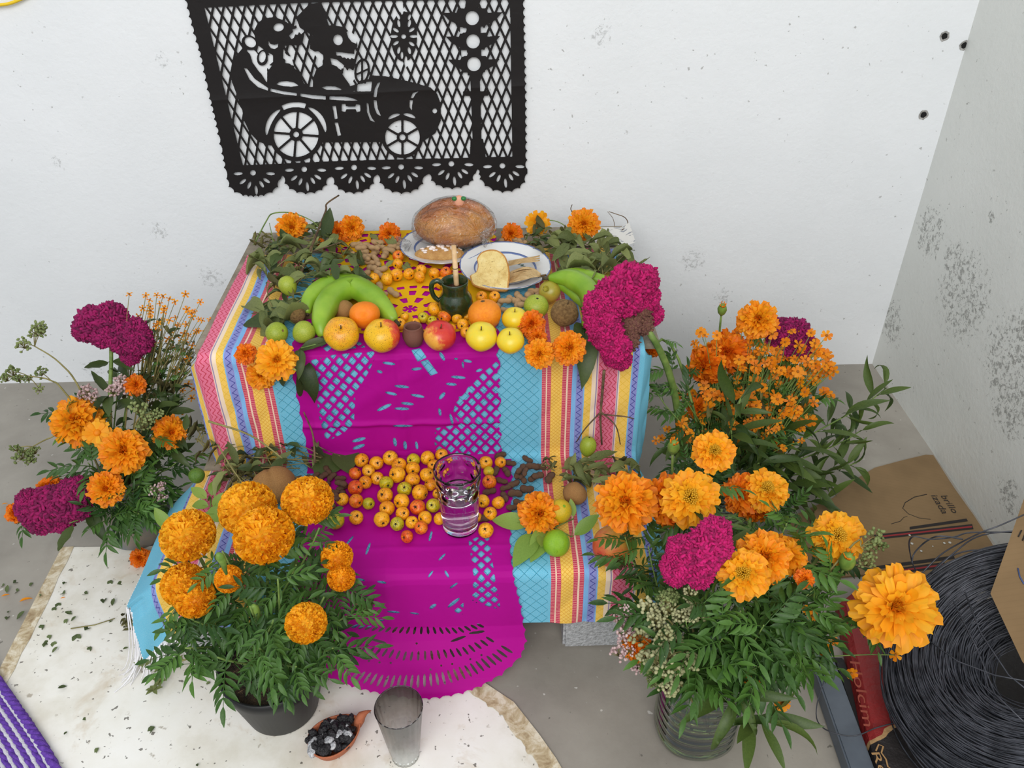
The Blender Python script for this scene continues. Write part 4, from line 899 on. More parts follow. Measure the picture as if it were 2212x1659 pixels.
RF = [('big round deep-ruffled orange marigold leaning over the pomegranate', 1352, 1085, 140, -.94, FUL[0], .3, (-.2, 0, 0)), ('marigold with a yellow centre standing alone above the front bouquet', 1542, 975, 96, -.94, DBL[0], .35, (.1, 0, 0)), ('marigold with a small yellow centre beside the big ruffled one', 1491, 1075, 132, -.98, DBL[1], .25, (0, 0, 0)), ('side-facing marigold tucked behind the yellow-centred one next to the big ruffled one', 1440, 1078, 120, -.93, FULD[0], -.1, (-.7, .3, 0)),
      ('orange marigold facing up with a flat yellow centre under a long leaf', 1655, 1058, 100, -.90, DBL[2], .7, (.2, 0, 0)), ('dull orange marigold half hidden behind the long leaf', 1602, 1068, 96, -.89, FULD[1], .1, (-.5, 0, 0)), ('upside-down orange marigold below the long leaf', 1628, 1102, 74, -.90, FULD[0], -.5, (0, 0, -.6)),
      ('marigold with a round yellow centre beside the printed cardboard', 1808, 1160, 122, -.98, DBL[1], .4, (.2, 0, 0)), ('yellow-centred marigold lowest of the three clustered by the pink cockscomb', 1607, 1240, 116, -1.12, DBL[0], .3, (-.1, -.1, 0)), ('full ruffled marigold in the middle of the three clustered by the pink cockscomb', 1648, 1205, 124, -1.07, FUL[1], .3, (.1, 0, 0)), ('partly hidden marigold, outer one of the three clustered by the pink cockscomb', 1698, 1200, 96, -1.04, FUL[2], .1, (.5, .2, 0)),
      ('largest marigold with long strap petals hanging in front of the wire coil', 1936, 1312, 184, -1.10, BIGP, .15, (.1, 0, 0)), ('small half-open marigold below the three clustered ones', 1738, 1250, 46, -1.10, FULD[1], .2, (.3, 0, 0)), ('orange marigold low over the bottle rim beside the pale pink flowers', 1372, 1398, 70, -1.16, FULD[0], 0, (-.6, -.2, -.2))]
for lab, px, py, wp, yy, me_, u_, tw in RF: cut_flower(lab, px, py, wp, yy, rb(), me_, u_, tw, 5, CL, L=.075, leafend=.85)
cockscomb('bright pink velvety cockscomb in the front bouquet beside the clustered marigolds', [(1465, 1225, 36, -1.11), (1500, 1215, 42, -1.11), (1475, 1190, 34, -1.10), (1530, 1175, 42, -1.10), (1545, 1150, 34, -1.09), (1520, 1200, 40, -1.11), (1552, 1180, 30, -1.10), (1460, 1240, 26, -1.115), (1510, 1240, 30, -1.12)], rb(), m_cel, (1510, 1240, -1.10), leaves=3)
cockscomb('huge bright magenta cockscomb lying over the front corner of the upper step', [(1325, 640, 40, -.62), (1360, 610, 42, -.60), (1390, 605, 32, -.59), (1300, 680, 38, -.64), (1310, 720, 36, -.65), (1330, 750, 32, -.66), (1290, 655, 28, -.64), (1395, 640, 30, -.59), (1408, 680, 24, -.58), (1340, 775, 24, -.66), (1300, 700, 34, -.65), (1350, 650, 34, -.615), (1325, 770, 22, -.66), (1375, 645, 28, -.60)], (.40, -.55, .20), m_cel, (1400, 715, -.615), fluff=[(1360, 700, 30, -.615), (1385, 700, 26, -.605), (1355, 735, 26, -.63), (1385, 670, 22, -.60)], srad=.008, sag=tuple(Y(1462, 800, -.60)))
cockscomb('deep magenta cockscomb behind the small orange flowers near the corner', [(1690, 715, 28, -.44), (1715, 720, 32, -.44), (1700, 745, 32, -.44), (1725, 755, 26, -.45), (1738, 735, 20, -.45), (1680, 735, 24, -.44)], rb2(), m_celd, (1700, 770, -.45))
for lab, px, py, wp, yy, me_, u_, tw in [('topmost orange marigold of the bouquet behind, over the small orange flowers', 1637, 690, 88, -.47, FUL[0], .3, (.1, 0, 0)), ('side-facing deep orange marigold behind the small orange flowers', 1572, 760, 96, -.46, FULD[0], 0, (-.4, .1, -.1)), ('deep orange marigold turned towards the altar behind the small orange flowers', 1522, 790, 90, -.48, FULD[1], -.2, (-.9, .2, -.1)), ('orange marigold hanging below the huge magenta cockscomb', 1405, 755, 44, -.52, FULD[1], -.3, (-.4, 0, -.5)), ('deep orange marigold low in the bouquet behind, under the thick stem', 1510, 880, 60, -.52, FULD[0], -.1, (-.4, 0, 0))]:
    cut_flower(lab, px, py, wp, yy, rb2(), me_, u_, tw, 3, CL, L=.05)
side = ['nearest the altar', 'second from the altar', 'third from the altar', 'fourth from the altar', 'fifth from the altar', 'sixth from the altar', 'nearest the room corner']
k = 0
for row, (yp, dy, yy, txt) in enumerate(((745, 42, -.44, 'top row'), (815, 40, -.47, 'second row'), (880, 38, -.52, 'third row'), (940, 34, -.56, 'bottom row'))):
    ncol = 7 if row < 2 else 6
    for q in range(ncol):
        xc = (1530+q*40) if row == 0 else (1545+q*38) if row == 1 else (1500+q*46) if row == 2 else (1450+q*50)
        ye = yp + (abs(q-3.0)*5 if row == 0 else 0)
        tips = [(xc+rnd.uniform(-34, 34), ye+rnd.uniform(-dy, dy), yy+rnd.uniform(-.05, .04)) for _ in range(14)]
        sprig('sprig of small orange flowers in the bouquet behind, %s, %s' % (txt, side[q]), tips, rb2(), SM, 12.5 if row < 3 else 10, leaves=11, L=.04, lm=CL[:3]+DL[:1])
for px, py, yy, lab in ((1560, 850, -.50, 'nearest the thick cockscomb stem'), (1610, 880, -.50, 'second from the thick cockscomb stem'), (1660, 840, -.48, 'in the middle of the bunch'), (1700, 890, -.50, 'second from the willow-like branches'), (1740, 850, -.47, 'nearest the willow-like branches'), (1640, 930, -.56, 'lowest, over the lone marigold'), (1530, 920, -.56, 'lowest, by the hanging cloth')):
    leafy('feathery leafy stem among the small orange flowers, '+lab, px, py, yy, rb2(), CL, 16, .062, f0=.4)
# long-leaved branches by the right wall
for i, (px, py, yy, lab, n, L) in enumerate([(1915, 838, -.40, 'longest willow-like branch with curled leaves reaching for the right wall', 14, .075), (1860, 930, -.46, 'willow-like branch of twisted leaves below the longest one', 12, .075), (1850, 1000, -.50, 'willow-like branch bending down over the concrete floor', 11, .07), (1760, 860, -.50, 'upright willow-like branch beside the small orange flowers', 9, .07), (1600, 860, -.62, 'willow-like branch with one tall leaf in front of the small orange flowers', 6, .08), (1700, 980, -.58, 'willow-like branch in the middle of the bouquet behind', 12, .075), (1640, 1000, -.64, 'willow-like branch over the lone marigold', 11, .07), (1760, 1040, -.58, 'willow-like branch hanging beside the cardboard', 12, .07), (1790, 1080, -.60, 'lowest willow-like branch touching the cardboard', 10, .065), (1580, 930, -.64, 'willow-like branch beside the thick cockscomb stem', 9, .07), (1450, 960, -.62, 'willow-like branch close to the striped cloth', 8, .06)]):
    leafy(lab, px, py, yy, rb2(), WI, n+8, L*1.1, 'willow_branch', 'branch', r=.0026, f0=.3)
for i, (px, py, yy, lab) in enumerate([(1440, 790, -.55, 'feathery leafy stem beside the thick cockscomb stem'), (1420, 850, -.58, 'feathery leafy stem along the hanging cloth edge'), (1480, 1000, -.68, 'leafy marigold stem behind the big ruffled marigold'), (1720, 1100, -.66, 'leafy marigold stem behind the marigold by the cardboard'), (1560, 1030, -.70, 'leafy marigold stem under the lone marigold')]):
    leafy(lab, px, py, yy, rb2(), CL, 10, .065)
pos_l = [(1400, 1180, -1.0, 'between the pomegranate and the pink cockscomb'), (1350, 1160, -.97, 'over the pomegranate'), (1420, 1320, -1.13, 'under the pink cockscomb'), (1480, 1340, -1.17, 'at the front under the pink cockscomb'), (1560, 1380, -1.19, 'hanging at the front of the ribbed bottle'), (1650, 1350, -1.16, 'under the clustered marigolds'), (1700, 1300, -1.12, 'below the half-open marigold'), (1760, 1270, -1.08, 'towards the wire coil'), (1780, 1340, -1.10, 'beside the red bag'), (1720, 1380, -1.14, 'over the grey rail'), (1740, 1180, -1.02, 'behind the clustered marigolds'), (1700, 1130, -.98, 'below the upside-down marigold'), (1600, 1320, -1.15, 'in the middle under the clustered marigolds'), (1640, 1440, -1.20, 'lowest over the floor beside the bottle'), (1540, 1300, -1.14, 'just below the pink cockscomb'), (1500, 1420, -1.2, 'over the bottle rim'), (1800, 1240, -1.04, 'beside the yellow-centred marigold near the cardboard'), (1680, 1410, -1.17, 'drooping past the bottle shoulder')]
for i, (px, py, yy, lab) in enumerate(pos_l): leafy('leafy marigold stem '+lab, px, py, yy, rb(), CL, 10, .085, f0=.4)
for (px, py, yy, lab) in [(1660, 1560, -1.22, 'long-leaved stem hanging lowest beside the ribbed bottle'), (1590, 1500, -1.22, 'long-leaved stem hanging in front of the ribbed bottle'), (1530, 1130, -1.02, 'long-leaved stem crossing the dull orange marigold')]: leafy(lab, px, py, yy, rb(), WI, 7, .085, f0=.55)
sprig('sprig of small orange flowers over the red bag', [(1790, 1400, -1.12), (1800, 1385, -1.12), (1780, 1410, -1.12), (1840, 1455, -1.14), (1935, 1415, -1.12)], rb(), SM, 12, leaves=4)
sprig('sprig of small orange flowers behind the bottle shoulder', [(1620, 1465, -1.14), (1635, 1475, -1.14), (1605, 1462, -1.14), (1665, 1418, -1.12)], rb(), SM, 12, leaves=2)
sprig('single small orange flower hanging on a thin stem beside the bottle', [(1690, 1520, -1.21)], rb(), SM, 17, leaves=2)
sprig('two small orange flowers beside the half-open marigold', [(1755, 1330, -1.10), (1745, 1318, -1.10)], rb(), SM, 12, leaves=2)
for i, (px, py, yy, lab) in enumerate([(1350, 1330, -1.12, 'uppermost'), (1345, 1375, -1.14, 'second'), (1360, 1420, -1.16, 'third'), (1400, 1450, -1.18, 'lowest'), (1440, 1310, -1.14, 'innermost')]):
    seedsprig('pale pink flower cluster sprig over the concrete block, %s of its bunch' % lab, rb(), [(px+50, py+20, yy), (px+15, py+5, yy)], [(px+rnd.uniform(-28, 28), py+rnd.uniform(-28, 28), yy+rnd.uniform(-.02, .02), rnd.uniform(.8, 1.2)) for _ in range(5)], [m_dstem, m_pink if i < 3 else m_seed], rr=.012)
for px, py, yy, lab in ((1430, 1330, -1.15, 'just under the pink cockscomb'), (1410, 1400, -1.18, 'over the bottle rim nearest the block'), (1470, 1400, -1.20, 'hanging over the front of the bottle rim'), (1450, 1460, -1.21, 'lowest on the bottle shoulder'), (1500, 1310, -1.15, 'between the cockscomb and the clustered marigolds')):
    seedsprig('wilted pale green seed cluster sprig '+lab, rb(), [(px+30, py+30, yy), (px+8, py+8, yy)], [(px+rnd.uniform(-34, 34), py+rnd.uniform(-34, 34), yy+rnd.uniform(-.02, .02), rnd.uniform(.9, 1.4)) for _ in range(6)], [m_dstem, m_seedp], rr=.013)
seedsprig('dull green seed cluster sprig beside the yellow-centred marigold near the cardboard', rb(), [(1820, 1200, -1.02), (1860, 1180, -1.02)], [(1890, 1160, -1.02, 1.2), (1900, 1175, -1.02, 1.0), (1880, 1190, -1.02, 1.1), (1872, 1215, -1.02, 1.1)], [m_dstem, m_seed])
def bud(label, px, py, yy, base, r=.011, tipc=None):
    h = Y(px, py, yy); base = Vector(base); t = thing('marigold_bud', label, 'bud', base, 'marigold buds'); n = (to_cam(h, 1.2)); b = B(); pts = stem_curve(base, h-n*r*2, n); b.tube([p-base for p in pts], .0028, .0022, 6); b.build('stem', m_stem, t)
    b = B(); b.tube([h-n*r*2.2-base, h-n*r-base, h-base, h+n*r*1.2-base, h+n*r*1.7-base], r, ns=10, rad=[r*.3, r*.85, r, r*.75, r*.3]); b.build('bud', m_calyx, t)
    b = B()
    for k in range(14):
        a = rnd.uniform(0, 6.28); q = Vector((math.cos(a), math.sin(a), 0))*r*.45; f = frame(n); p = h+n*r*1.3+f @ q-base; b.tube([p, p+n*r*.8+f @ q*.4], .0016, .001, 4)
    b.build('petal_tip', m_oy, t)
bud('closed green bud standing above the lone marigold', 1455, 965, -.86, rb(), .011); bud('tall closed bud rising against the wall behind the cockscomb', 1560, 668, -.46, rb2(), .010); bud('opening bud with a yellow tuft beside the marigold near the cardboard', 1830, 1212, -1.03, rb(), .014)
# ------------------------------------------------------------------ fruit
ZU, ZL = Z2+.007, Z1+.0045
def at(px, py, wpx, z, k=1.0):
    """centre and radius of a round thing whose middle shows at (px, py), lying on height z; k = half height / half width"""
    r = .03
    for _ in range(6): c = Z(px, py, z+r*k); r = wpx/2*depth(c)/FPX
    return c, r
def fruitmat(name, stops, scale=18, spot=None, rough=.4, bump=.08, bsc=220, spd=.64, big=None):
    m = M(name, rough=rough); c = m.coord(); off = m.rand()*37.0
    q = m.n('ShaderNodeVectorMath', operation='ADD'); m.nt.links.new(c, q.inputs[0]); m.nt.links.new(off.s, q.inputs[1]); v = q.outputs[0]
    col = m.ramp((m.noise(scale, 4, .6, v)+(m.rand()-.5)*.22).clamp(), stops)
    if spot: col = m.mix(((m.noise(4.5 if scale < 2 else 170, 4, .7, v)-spd)*22.0).clamp()*.8, col, spot)
    if big: col = m.mix(((m.noise(1.7, 5, .75, v)-.585)*12.0).clamp()*.85, col, big)
    m.set('Base Color', col); m.bump(m.noise(bsc if scale > 2 else 8, 3, .6, v), bump, .004 if scale > 2 else .05); return m.m
BR = S(60, 34, 14)
TEJ = {'o': fruitmat('tejocote_orange', [(.3, S(224, 134, 6)), (.5, S(240, 160, 14)), (.7, S(244, 178, 30))], 1.3, BR, spd=.575, big=S(110, 60, 14)), 'g': fruitmat('tejocote_green', [(.3, S(160, 154, 18)), (.55, S(200, 180, 22)), (.75, S(226, 178, 24))], 1.3, BR, spd=.575, big=S(100, 70, 16)), 'r': fruitmat('tejocote_red', [(.3, S(232, 144, 16)), (.5, S(232, 112, 20)), (.68, S(210, 66, 22))], 1.3, BR, spd=.575, big=S(90, 40, 14))}
m_cal = noisy('dark_calyx', S(26, 18, 12), S(62, 44, 26), 300, .9)
def tej_mesh(seed):
    st = rnd.getstate(); rnd.seed(seed); b = B(); off = Vector((seed, seed*2, 0)); a = rnd.uniform(.9, 1.0)
    def f(v):
        k = 1+.04*noise.noise(v*1.6+off); d = max(0, v.z-.86)/.14; return Vector((v.x*k, v.y*k, v.z*k*a-.16*d))
    b.ico(4, f); me = b.mesh('tejocote', [m_cal]); 
    c = B(); c.ico(1, lambda v: Vector((v.x*.17, v.y*.17, .86*a+v.z*.05)))
    for k in range(5):
        t = 2*PI*k/5+rnd.uniform(-.2, .2); c.add([Vector((math.cos(t-.35)*.10, math.sin(t-.35)*.10, .86*a)), Vector((math.cos(t+.35)*.10, math.sin(t+.35)*.10, .86*a)), Vector((math.cos(t)*rnd.uniform(.30, .44), math.sin(t)*rnd.uniform(.30, .44), a*.97)), Vector((math.cos(t)*.1, math.sin(t)*.1, .92*a))], [(0, 1, 2), (1, 3, 2), (3, 0, 2)])
    cm = c.mesh('calyx', [m_cal]); rnd.setstate(st); return me, cm
TM = {}
for k in 'ogr':
    TM[k] = []
    for s in (1, 2, 3):
        me, cm = tej_mesh(s+ord(k)); me.materials.clear(); me.materials.append(TEJ[k]); TM[k].append((me, cm))
cname = {'o': 'orange', 'g': 'greenish yellow', 'r': 'reddish orange'}
def tejocote(px, py, wpx, z, k, where, group):
    c, r = at(px, py, wpx, z); me, cm = rnd.choice(TM[k]); o = obj('tejocote', me)
    d = Vector((rnd.uniform(-1, 1), rnd.uniform(-1, .5), rnd.uniform(-.3, 1))).normalized() if rnd.random() < .6 else (to_cam(c)+Vector((rnd.uniform(-.6, .6), 0, rnd.uniform(-.6, .6)))).normalized()
    place(o, c, frame(d, rnd.uniform(0, 6.28)), r); tag(o, 'small speckled %s tejocote %s' % (cname[k], where), 'fruit', group+', '+cname[k]+', '+where)
    obj('calyx', cm, o); return o
TL_ = [(572,172,100),(673,190,98),(768,155,105),(828,203,105),(925,170,95,'g'),(1022,155,100),(1118,135,90),(620,243,90),(528,262,90,'r'),(815,268,118),(922,230,100),(680,295,92),(740,328,100,'g'),(597,322,92),(920,305,105),(1017,272,100),(1065,210,90),(865,368,103,'g'),(970,392,115),(1042,340,88),(530,358,105,'r'),(732,412,112),(845,452,112),(535,450,100,'r'),(620,467,85,'g'),(745,500,108),(955,492,110,'r'),(1060,480,100,'g'),(440,438,90),(852,535,98),(815,605,98,'g'),(710,575,112),(915,595,90),(1005,565,100),(978,632,95,'r'),(882,692,90,'r'),(1105,570,90),(535,562,100),(395,583,122,'g'),(1420,188,95),(1440,248,75,'g'),(1445,318,100,'r'),(1520,185,80),(1400,450,95),(1505,460,92),(1450,535,95),(1420,650,108),(1090,400,70),(1360,560,70)]
for q in TL_:
    px, py = 600+q[0]*.3165, 940+q[1]*.3165; k = q[3] if len(q) > 3 else 'o'
    wh_ = 'right of the water glass on the lower step' if q[0] > 1300 else 'along the riser on the lower step' if q[1] < 260 else 'by the shiny dark peanuts on the lower step' if q[0] < 640 else 'in the front rows on the lower step' if q[1] > 440 else 'in the middle of the pile on the lower step'
    tejocote(px, py, q[2]*.3165*.98, ZL, k, wh_, 'tejocotes on the lower step')
TU = [(500+x*.2411, 400+y*.2411, w_*.2411) for x, y, w_ in ((1495,635,105),(1490,705,95),(1395,840,115),(1480,803,115),(1590,795,105),(1685,820,108),(1700,760,100),(1280,835,100),(1365,1050,80),(1550,1180,85),(1720,1185,100),(1890,1165,90),(1800,1215,90),(1510,1245,110),(1650,1230,80))]+[(840+x*.2803, 400+y*.2803, w_*.2803) for x, y, w_ in ((350,680,90),(440,675,95),(405,755,100),(715,860,90),(815,860,90),(525,1025,85),(570,1075,95),(595,1135,90),(600,1010,60),(430,1015,100),(350,955,110),(490,1100,60),(390,880,70))]
for i, (px, py, w_) in enumerate(TU):
    wh_ = 'between the plates and the yellow paper' if py < 620 else 'behind the red apple and clay cup' if px < 975 else 'by the big orange and the green mug'
    tejocote(px, py, w_, ZU, 'g' if i in (10, 12) else 'o' if i % 4 else 'r' if i % 8 == 0 else 'o', wh_, 'tejocotes on the upper step')
# peanuts in the shell
m_pn = noisy('pale_peanut_shell', S(168, 130, 88), S(212, 176, 130), 90, .85, .3, .7, .5, 420)
m_pd = noisy('dark_peanut_shell', S(60, 40, 28), S(128, 92, 66), 60, .5, .3, .7, .5, 420)
def peanut_mesh(seed, mat):
    off = Vector((seed*3.3, 0, 0)); b = B(); n = 18; prof = []; R1, R2 = .36+.05*math.sin(seed*3), .33+.04*math.cos(seed*5)
    for i in range(n+1):
        t = i/n; x = -1+2*t; env = max(0, 1-abs(x)**3.2)**.5; rr = env*(.44-.10*math.exp(-x*x/.06)+.03*math.sin(x*3+seed)); prof.append((max(rr, .004), x))
    def fn(p, th):
        x, y, z = p; k = 1+.05*math.cos(th*9)+.05*math.sin(z*26+seed)+.08*noise.noise(Vector((x*4, y*4, z*4))+off); return (x*k+.10*math.sin(z*2+seed), y*k, z)
    b.lathe(prof, 22, 0, fn); return b.mesh('peanut', [mat])
PNM = [peanut_mesh(s, m_pn) for s in (1, 2, 3, 4)]; PDM = [peanut_mesh(s, m_pd) for s in (1, 2, 3, 4)]
PNP = []
def peanut(px, py, z, L, meshes, label, group, lift=0.0, ang=None):
    L *= .84; c = Z(px, py, z+.007); near = sum(1 for q in PNP if (q-c).length < .0165); c = Z(px, py, z+.007+.0085*min(near, 2)); PNP.append(Z(px, py, z+.007)); o = obj('peanut', rnd.choice(meshes)); a = rnd.uniform(0, 6.28) if ang is None else ang; k = L/2*rnd.uniform(.85, 1.12)
    place(o, c, frame((math.cos(a), math.sin(a), rnd.uniform(-.15, .15)), rnd.uniform(0, 6)), (k*rnd.uniform(.95, 1.15), k, k)); tag(o, label, 'peanut', group)
for i, (x, y) in enumerate([(1120,530),(1185,545),(1255,560),(1310,510),(1335,555),(1410,585),(1450,550),(1375,625),(1290,605),(1240,640),(1305,700),(1340,755),(1260,740),(1195,790),(1230,855),(1320,795),(1330,905),(1355,965),(1450,960),(1075,605),(1180,600),(1290,660),(1500,545),(1240,690),(1160,560),(1210,650),(1150,640),(1280,560)]):
    peanut(500+x*.2411, 400+y*.2411, ZU, .036, PNM, 'pale unshelled peanut in the heap between the herbs and the plate of bread', 'pale peanuts by the herbs', .012*rnd.random() if i < 13 else 0)
for x, y in [(870,440),(925,450),(990,430),(1070,455),(1105,480),(960,465),(1020,470)]: peanut(840+x*.2803, 400+y*.2803, ZU, .036, PNM, 'pale unshelled peanut behind the plate with the heart-shaped bread', 'pale peanuts behind the plates')
for x, y in [(1000,855),(1085,840),(950,880),(895,890),(1050,880),(1120,815),(990,910),(850,920),(1140,860),(900,960),(1040,920)]: peanut(840+x*.2803, 400+y*.2803, ZU, .036, PNM, 'pale unshelled peanut between the big orange and the bread plate', 'pale peanuts before the plate', .006*rnd.random())
for i, (x, y) in enumerate([(255,278),(340,240),(312,280),(370,285),(428,295),(340,340),(440,355),(385,385),(455,408),(195,300),(375,470),(430,330),(280,320),(400,420)]): peanut(600+x*.3165, 940+y*.3165, ZL, .031, PDM, 'dark shiny peanut heaped beside the big brown root on the lower step', 'dark peanuts by the root', .008 if i in (4, 7, 11) else 0)
for i, (x, y) in enumerate([(1520,140),(1590,190),(1705,165),(1640,265),(1485,245),(1530,310),(1555,360),(1610,330),(1670,300),(1740,290),(1790,220),(1735,215),(1860,290),(1775,275),(1445,385),(1545,420),(1620,400),(1600,490),(1700,365),(1650,460),(1560,250),(1660,230),(1400,570),(1690,250)]): peanut(600+x*.3165, 940+y*.3165, ZL, .033 if i else .036, PDM, 'dark roasted-looking peanut in the heap right of the water glass', 'dark peanuts by the water glass', .012 if i in (1, 3, 8, 20, 21) else 0)

def apple_geo(sub=40, dim=.22, sq=.9, lob=.02):
    b = B(); prof = []; n = 22
    for i in range(n+1):
        t = PI*i/n; r = math.sin(t)*(1+.10*math.cos(t)); z = math.cos(t)*sq; d = max(0, 1-r/.42); z -= (dim if z > 0 else -dim*.6)*d*d; prof.append((max(r, .002), z))
    b.lathe(prof[::-1], sub, 0, lambda p, th: (p[0]*(1+lob*math.cos(5*th)), p[1]*(1+lob*math.cos(5*th)), p[2])); return b
m_ast = noisy('fruit_stem', S(60, 44, 24), S(110, 86, 50), 200, .8)
def fruit(name, label, cat, px, py, wpx, z, mat, tilt=(0, 0, 1), sq=.9, dim=.22, stalk=True, lob=.02, group=None, navel=None, dz=0, sc=(1, 1, 1)):
    c, r = at(px, py, wpx, z+dz, sq*sc[2] if tilt[2] > .6 else .95); o = apple_geo(40, dim, sq, lob).build(name, mat); place(o, c, frame(tilt), (r*sc[0], r*sc[1], r*sc[2])); tag(o, label, cat, group or name+'s on the '+('upper' if z > .4 else 'lower')+' step')
    if stalk:
        b = B(); b.tube([(0, 0, sq-dim-.02), (.02, 0, sq-dim+.14), (.06, .03, sq-dim+.30)], .045, .035, 6); b.build('stalk', m_ast, o)
    if navel:
        b = B(); b.lathe([(.002, -.03), (.09, -.02), (.13, .01), (.10, .03), (.04, .015), (.002, .01)], 14, 0, lambda p, th: (p[0]*(1+.2*math.cos(5*th)), p[1]*(1+.2*math.cos(5*th)), p[2]+sq-dim)); b.build('navel', navel, o)
    return o
def apple_mat(name, a, b_, stops, axis=(1, 0, 0), k=.5, spot=BR, spd=.595, big=None):
    m = M(name, rough=.32); c = m.coord(); q = m.n('ShaderNodeVectorMath', operation='DOT_PRODUCT'); m.nt.links.new(c, q.inputs[0]); q.inputs[1].default_value = axis
    nz = m.noise(3.2, 5, .7, c); f = (X(q.outputs[1])*k+.5+(nz-.5)*.9).clamp(); col = m.ramp(f, stops)
    col = m.mix(((m.noise(22, 3, .6, c)-spd)*20.0).clamp()*.85, col, spot)
    if big: col = m.mix(((m.noise(4.2, 5, .75, c)-.60)*10.0).clamp()*.8, col, big)
    m.set('Base Color', col); m.bump(m.noise(14, 3, .6, c), .05, .02); return m.m
m_ar = apple_mat('red_apple_skin', 0, 0, [(.05, S(226, 160, 60)), (.3, S(206, 60, 44)), (.7, S(196, 34, 40)), (1, S(214, 74, 60))], spot=S(232, 150, 110), spd=.68)
m_ayr = apple_mat('yellow_red_apple_skin', 0, 0, [(.1, S(228, 178, 24)), (.5, S(234, 172, 26)), (.66, S(220, 96, 40)), (.9, S(206, 40, 42))], (1, -.3, -.25), .55)
m_ay = apple_mat('yellow_apple_skin', 0, 0, [(.1, S(226, 178, 20)), (.5, S(238, 200, 28)), (.9, S(222, 200, 60))], (0, 0, 1), .4, S(120, 84, 30), .69)
m_ayb = apple_mat('blotched_yellow_skin', 0, 0, [(.1, S(226, 168, 20)), (.5, S(234, 186, 26)), (.9, S(226, 150, 30))], (0, 0, 1), .4, S(70, 44, 20), .58, S(150, 100, 30))
m_ora = fruitmat('orange_peel', [(.3, S(238, 130, 8)), (.5, S(246, 146, 14)), (.72, S(240, 150, 24))], 8, S(150, 90, 20), .4, .35, 420, .73)
m_man = fruitmat('mandarin_peel', [(.3, S(246, 122, 4)), (.6, S(252, 138, 10))], 8, None, .33, .35, 420)
m_gua = fruitmat('green_guava_skin', [(.3, S(124, 142, 30)), (.5, S(146, 164, 44)), (.72, S(174, 178, 62))], 14, S(90, 90, 36), .45, .12, 200, .68)
m_lime = fruitmat('lime_skin', [(.3, S(98, 150, 20)), (.6, S(134, 178, 30))], 10, None, .35, .3, 380)
m_limd = fruitmat('dark_lime_skin', [(.3, S(64, 100, 22)), (.6, S(96, 132, 36))], 10, None, .4, .3, 380)
m_pom = apple_mat('pomegranate_skin', 0, 0, [(.1, S(200, 150, 60)), (.45, S(204, 110, 56)), (.7, S(190, 66, 50)), (1, S(200, 90, 60))], (1, .2, .2), .45, S(96, 60, 36), .64)
m_pomg = apple_mat('green_pomegranate_skin', 0, 0, [(.1, S(160, 150, 50)), (.5, S(190, 150, 60)), (.8, S(206, 110, 60))], (-.3, 0, -1), .45, S(110, 70, 36), .64)
m_root = noisy('brown_root_skin', S(136, 94, 48), S(180, 134, 78), 30, .75, .3, .7, .35, 160)
m_mamey = noisy('rough_brown_rind', S(136, 98, 52), S(206, 164, 100), 5, .85, .3, .7, .8, 200)
fruit('apple', 'blotched yellow apple with brown specks, first of the front row beside the bananas', 'fruit', 738, 722, 76, ZU, m_ayb, (.1, -.5, .8))
fruit('apple', 'yellow apple with a red cheek next to the small clay cup', 'fruit', 826, 726, 78, ZU, m_ayr, (0, -.2, 1))
fruit('apple', 'bright red apple next to the small clay cup', 'fruit', 950, 726, 70, ZU, m_ar, (.15, -.25, 1))
fruit('apple', 'yellow apple with a brown stalk hollow beside the red apple', 'fruit', 1040, 728, 68, ZU, m_ay, (0, -.35, 1))
fruit('apple', 'clear yellow apple beside the orange flowers at the front edge', 'fruit', 1103, 737, 60, ZU, m_ay, (-.1, -.3, 1))
fruit('apple', 'yellow apple behind the front row, beside the big orange', 'fruit', 1112, 690, 56, ZU, m_ay, (0, -.1, 1))
fruit('orange', 'smooth bright mandarin resting on the yellow fruit beside the bananas', 'fruit', 788, 681, 66, ZU, m_man, (0, .3, 1), .9, .05, False, 0, dz=.012)
fruit('orange', 'large orange with a rough peel in front of the bread plate', 'fruit', 1047, 681, 72, ZU, m_ora, (-.1, .1, 1), .95, .04, False, 0, navel=m_ast)
fruit('guava', 'green guava with a scarred end nearest the cloth edge', 'fruit', 597, 720, 48, ZU, m_gua, (.6, -.3, .4), 1.0, .05, False, .01, navel=m_mamey)
fruit('guava', 'pale green guava between the scarred guava and the banana tip', 'fruit', 656, 718, 48, ZU, m_gua, (.5, .2, .4), 1.05, .03, False, .01, navel=m_cal)
fruit('guava', 'light green guava half buried in the herbs above the bananas', 'fruit', 622, 618, 38, ZU, m_gua, (-.3, .2, .9), 1.2, .02, True, .01, dz=.01)
fruit('guava', 'round green fruit beside the brown rind fruit', 'fruit', 1158, 663, 54, ZU, m_gua, (.1, -.2, 1), .95, .08, False, .01, navel=m_cal)
po = fruit('pomegranate', 'small greenish pomegranate beside the bananas and the bread plate', 'fruit', 1188, 630, 48, ZU, m_pomg, (-.3, -.5, .5), .95, .05, False, .01)
fruit('mamey', 'rough brown fruit with a dark patch beside the huge cockscomb', 'fruit', 1219, 677, 60, ZU, m_mamey, (.2, -.3, 1), 1.0, .04, True, .03)
fruit('root', 'brown woody fruit in the shade of the bananas', 'fruit', 640, 680, 40, ZU, m_mamey, (.2, .1, 1), .9, .04, False, .03)
po2 = fruit('pomegranate', 'large red pomegranate at the front edge of the lower step', 'fruit', 1325, 1178, 94, ZL, m_pom, (.1, -.85, -.1), .95, .05, False, .02)
for o in (po, po2):
    b = B(); n = 30
    b.lathe([(.26, .86), (.20, .96), (.19, 1.04), (.26, 1.16), (.21, 1.13), (.15, 1.0), (.02, .93)], n, 0, lambda p, th: (p[0], p[1], p[2]+(.08*math.cos(6*th) if p[2] > 1.1 else 0))); b.build('crown', m_pomg if o is po else m_ast, o)
